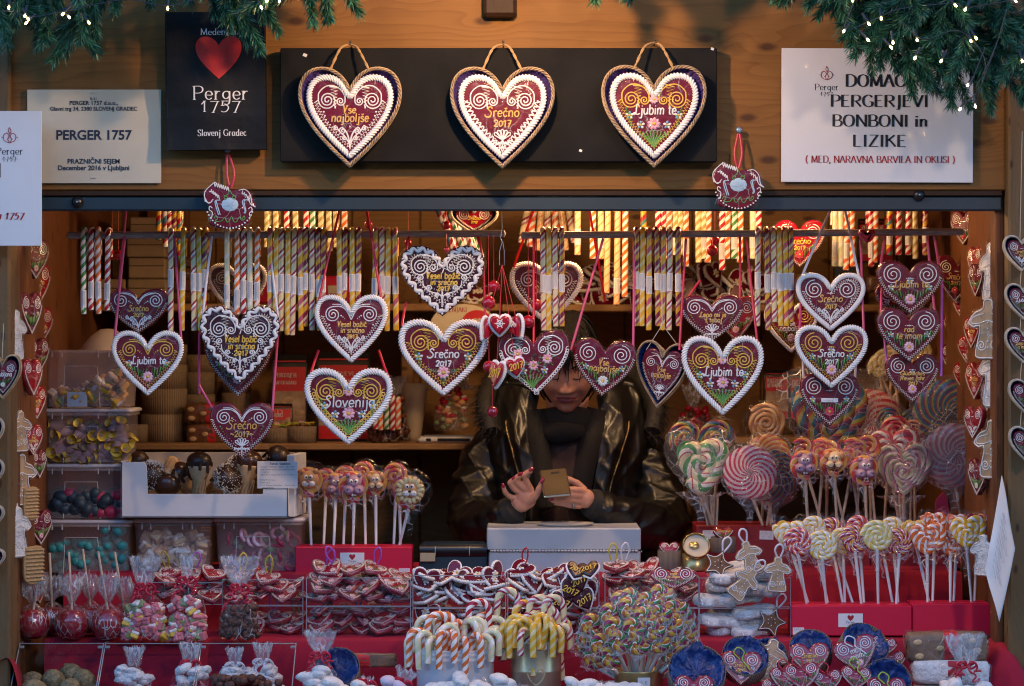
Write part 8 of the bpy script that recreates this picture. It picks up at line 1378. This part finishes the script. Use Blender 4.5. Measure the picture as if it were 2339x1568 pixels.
for L_ in ([(1226,935,.765),(1230,1000,.72),(1238,1070,.705),(1248,1160,.705)],[(1366,935,.765),(1352,1000,.72),(1336,1070,.705),(1318,1160,.705)]):
    P=smooth([wp(*q) for q in L_],10); wd=.046; T=nrm(np.gradient(P,axis=0)); S=nrm(np.cross(T,A(0,1,0))); cs=np.linspace(-1,1,9); V=P[:,None,:]+S[:,None,:]*(cs*wd*.62)[None,:,None]+A(0,1,0)*(.02*cs**2-.008*(np.arange(len(P))%2)[:,None]*.25)[:,:,None]*1.0; b.grid(V,'knit')
    b.grid(V+A(0,.008,0),'knit')
wpart(b,'cardigan_collar',per)
b=MB(); limb(b,[(1166,1172,.612),(1178,1163,.603)],[.043,.038],'cuff',18,6); wpart(b,'knit_cuff',per); b=MB(); limb(b,[(1358,1153,.612),(1345,1149,.603)],[.041,.036],'cuff',18,6); wpart(b,'knit_cuff',per)
b=MB(); fr=random.Random(4); FP=smooth([wp(*q) for q in [(1122,985,.80),(1108,930,.83),(1122,880,.9),(1160,840,.96),(1230,812,1.02),(1296,804,1.03),(1365,812,1.02),(1440,850,.96),(1478,890,.9),(1498,935,.83),(1492,985,.80)]],14); n=len(FP); vs_=[]; fs=[]
for k in range(5200):
    p=FP[fr.randrange(n)]+nrm(nr.randn(3))*.024; d=nrm(nr.randn(3)+(p-hc)*6+A(0,-.4,-.3)); L_=fr.uniform(.018,.036); s=nrm(np.cross(d,nr.randn(3)))*.0009; e=d*L_+A(0,0,-.006); i=len(vs_)*1; vs_+=[p-s,p+s,p+e*.6+s*.6,p+e]; fs.append([i,i+1,i+2,i+3])
b.add(np.array(vs_),np.array(fs),'fur'); tube(b,FP,.025,'fur',10); wpart(b,'fur_trim',per)
# the phone
t=thing('mobile_phone','gold mobile phone held in both hands of the seller','phone',tuple(wp(1268,1104,.562)),(R(-52),R(-5),R(4))); b=MB(); box(b,(0,0,0),(.070,.0075,.104),'phone_rim',.0035); b.build('frame',t); b=MB(); box(b,(0,-.0036,0),(.0655,.002,.099),'phone_gold',.0008); b.build('back_cover',t); b=MB(); box(b,(.004,-.0049,.035),(.022,.0012,.007),'black_plastic',.0005); b.build('camera_lens',t)
# ---------------- fir garland and fairy lights ----------------
def twigmesh(seed,L_,n,nl,droop=.25):
    rr=np.random.RandomState(seed); b=MB(); ts=np.linspace(0,1,10); P=np.stack([.012*np.sin(ts*3+seed),.01*np.cos(ts*2.3+seed),-ts*L_+0*ts],-1); P[:,0]+=droop*L_*ts**2*(1 if seed%2 else -1); tube(b,P,np.linspace(.0022,.001,10),'twig',5)
    u=rr.rand(n)**.85; idx=np.clip(u*9,0,8.99); i=idx.astype(int); f=(idx-i)[:,None]; p=P[i]*(1-f)+P[i+1]*f; T=nrm(P[i+1]-P[i]); q=nrm(rr.randn(n,3)); q=nrm(q-T*(q*T).sum(1,keepdims=True)); op=rr.uniform(.35,.8,n)[:,None]; D=nrm(T*1.0+q*op*1.3); ln=(nl*rr.uniform(.65,1.1,n)*(1-.25*u))[:,None]; s=nrm(np.cross(D,rr.randn(n,3)))*.0012
    bend=q*.0 -A(0,0,1)*.12*ln; e1=p+D*ln*.55; e2=p+D*ln+bend*.35
    V=np.stack([p-s*.8,p+s*.8,e1-s,e1+s,e2-s*.25,e2+s*.25],1).reshape(-1,3); k=np.arange(n)*6; F_=np.concatenate([np.stack([k,k+1,k+3,k+2],-1),np.stack([k+2,k+3,k+5,k+4],-1)]); h=rr.rand(n)<.5; hh=np.concatenate([h,h])
    m1=F_[hh]; m2=F_[~hh]; b.add(V,m1,'needle'); b.add(V,m2,'needle_b'); return b
TW=[twigmesh(s,L_,n,.042).mesh('branch') for s,L_,n in ((1,.13,300),(2,.15,330),(3,.11,260),(4,.17,380),(5,.13,300))]
def garland(lab,tips,fills,core,Y0):
    t=thing('fir_garland',lab,'garland',tuple(at(*core[0])),(0,0,0)); t.location=(0,0,0); MW[t.name]=Matrix.Identity(4); gr=random.Random(len(tips))
    b=MB(); P=smooth([wp(*c) for c in core],8); tube(b,P,.006,'twig',6,ref=(0,1,.2)); b.build('main_stem',t)
    def tw(tip,base,j):
        a,c=Vector(wp(*base)),Vector(wp(*tip)); d=c-a; o=bpy.data.objects.new('branch',TW[j%5]); C.objects.link(o); o.parent=t; o.location=a; L0=(.13,.15,.11,.17,.13)[j%5]; o.rotation_euler=(d.to_track_quat('-Z','Y') @ Euler((0,0,gr.uniform(0,6))).to_quaternion()).to_euler(); k=max(.75,min(1.35,d.length/(L0+.025))); o.scale=(max(.85,k*.9),)*2+(k,)
    j=0
    for tip in tips: px,py=tip[:2]; Yt=tip[3] if len(tip)>3 else Y0; tw((px,py,Yt),(px+tip[2],py-gr.uniform(105,135),Yt+.03),j); j+=1
    for (x0,x1,y0,y1,n) in fills:
        for k in range(n): px,py=gr.uniform(x0,x1),gr.uniform(y0,y1); a=gr.uniform(-1.0,1.0); Yt=Y0+gr.uniform(-.06,.08); tw((px,py,Yt),(px-math.sin(a)*110,py-math.cos(a)*100,Yt+gr.uniform(-.04,.06)),j); j+=1
    return t
YG=-.28
garland('dark green fir garland hanging over the top left corner with small lights',[(130,158,40),(175,120,30),(205,140,-20),(60,95,20),(20,110,10),(0,140,-10),(250,70,-40),(285,50,-40),(95,100,30),(225,105,-30),(600,126,-50),(560,72,-30),(520,62,-20),(610,70,-40),(575,105,-40),(500,45,10),(640,50,-40),(700,25,-40),(740,40,-40),(775,45,-35),(808,58,-50),(795,40,-60),(440,20,10),(470,30,0),(390,12,0),(330,8,20),(545,95,-35),(150,140,20)],[(-40,230,-30,70,22),(240,840,-45,-12,26),(480,640,-30,40,9),(-30,120,30,90,7)],[(-60,-40,YG),(200,-35,YG),(500,-38,YG),(840,-40,YG)],YG)
garland('thick dark green fir garland hanging over the top right corner with small lights',[(1362,14,-20),(1395,20,0),(1440,18,30),(1780,18,60),(1790,12,40),(1850,45,60),(1900,62,40),(1915,95,60),(1925,130,50),(1945,165,40),(1985,165,30),(2020,150,-30),(1975,120,40),(2055,180,-20),(2085,195,-30),(2105,235,-20),(2065,150,0),(2140,225,20),(2160,205,30),(2190,180,0),(2200,255,-30),(2235,245,-20),(2262,230,20),(2290,258,-20),(2310,262,-10),(2330,255,10),(2275,190,0),(2320,200,10),(2120,210,0),(2010,160,20),(1880,20,50),(2180,240,10),(2350,230,0),(2125,165,-40),(2240,200,-30)],[(1900,2339,-40,60,40),(1960,2350,40,110,44),(2120,2360,110,180,26),(1780,1900,-45,5,10),(1340,1460,-55,-25,6)],[(1330,-60,YG),(1700,-50,YG),(2000,-20,YG),(2200,20,YG),(2400,40,YG)],YG)
def lights(lab,pts,wire,Yw):
    t=thing('fairy_lights',lab,'fairy lights',(0,0,0)); b=MB(); [tube(b,smooth([wp(*q) for q in W],6),.0013,'wire',5,ref=(.1,1,.2)) for W in wire]; b.build('cable',t)
    for k,(px,py) in enumerate(pts):
        p=wp(px,py,Yw); d=Vector((math.sin(k*2.1)*.6,-.5,-.7-.3*(k%2))).normalized(); M=Matrix.Translation(Vector(p))@d.to_track_quat('-Z','Y').to_matrix().to_4x4()
        h=MB(); tube(h,A([0,0,.03],[0,0,.006]),.0034,'wire',8,ref=(0,1,0)); h.xf(M); s=h.build('socket',t); h=MB(); ball(h,(0,0,0),(.0023,.0023,.0045),'bulb',8,6); h.xf(M).build('bulb',s)
lights('string of tiny warm lights in the left garland',[(57,37),(64,44),(143,33),(383,20),(158,40),(610,2),(638,3),(597,18),(60,53),(20,18),(203,52)],[[(-30,20,-.36),(40,30,-.36),(64,40,-.36),(140,28,-.36),(230,8,-.36),(300,0,-.36),(380,14,-.36),(470,-4,-.36),(600,0,-.36),(720,-14,-.36)]],-.365)
lights('string of tiny warm lights in the right garland',[(2013,43),(1985,55),(1927,72),(1948,1),(2183,13),(2205,22),(2218,94),(2230,88),(2193,250),(2228,243),(1983,92),(2090,133),(2095,92),(2320,2),(2210,195),(2040,98),(2036,109),(2150,140),(2335,140)],[[(1900,-10,-.36),(1948,2,-.36),(1930,66,-.36),(1985,50,-.36),(2012,38,-.36),(2060,20,-.36),(2180,8,-.36),(2205,18,-.36),(2320,0,-.36)],[(2060,50,-.37),(2110,90,-.37),(2180,70,-.37),(2220,92,-.37),(2250,140,-.38),(2240,200,-.38),(2200,240,-.37)],[(2270,120,-.38),(2250,170,-.39),(2235,220,-.38),(2229,240,-.37)],[(2250,110,-.39),(2230,160,-.39),(2210,210,-.39),(2194,246,-.37)],[(2300,20,-.38),(2280,90,-.38),(2255,150,-.39),(2230,200,-.38)]],-.37)

# ---------------- order words for canes that look alike ----------------
DUP={}
for o in list(C.objects):
    if o.parent is None and o.get('category')=='candy cane': DUP.setdefault(o['label'],[]).append(o)
for l,L_ in DUP.items():
    if len(L_)>1:
        for i,o in enumerate(sorted(L_,key=lambda q:q.location.x)): o['label']=l+f', {ORD[i]} from left'
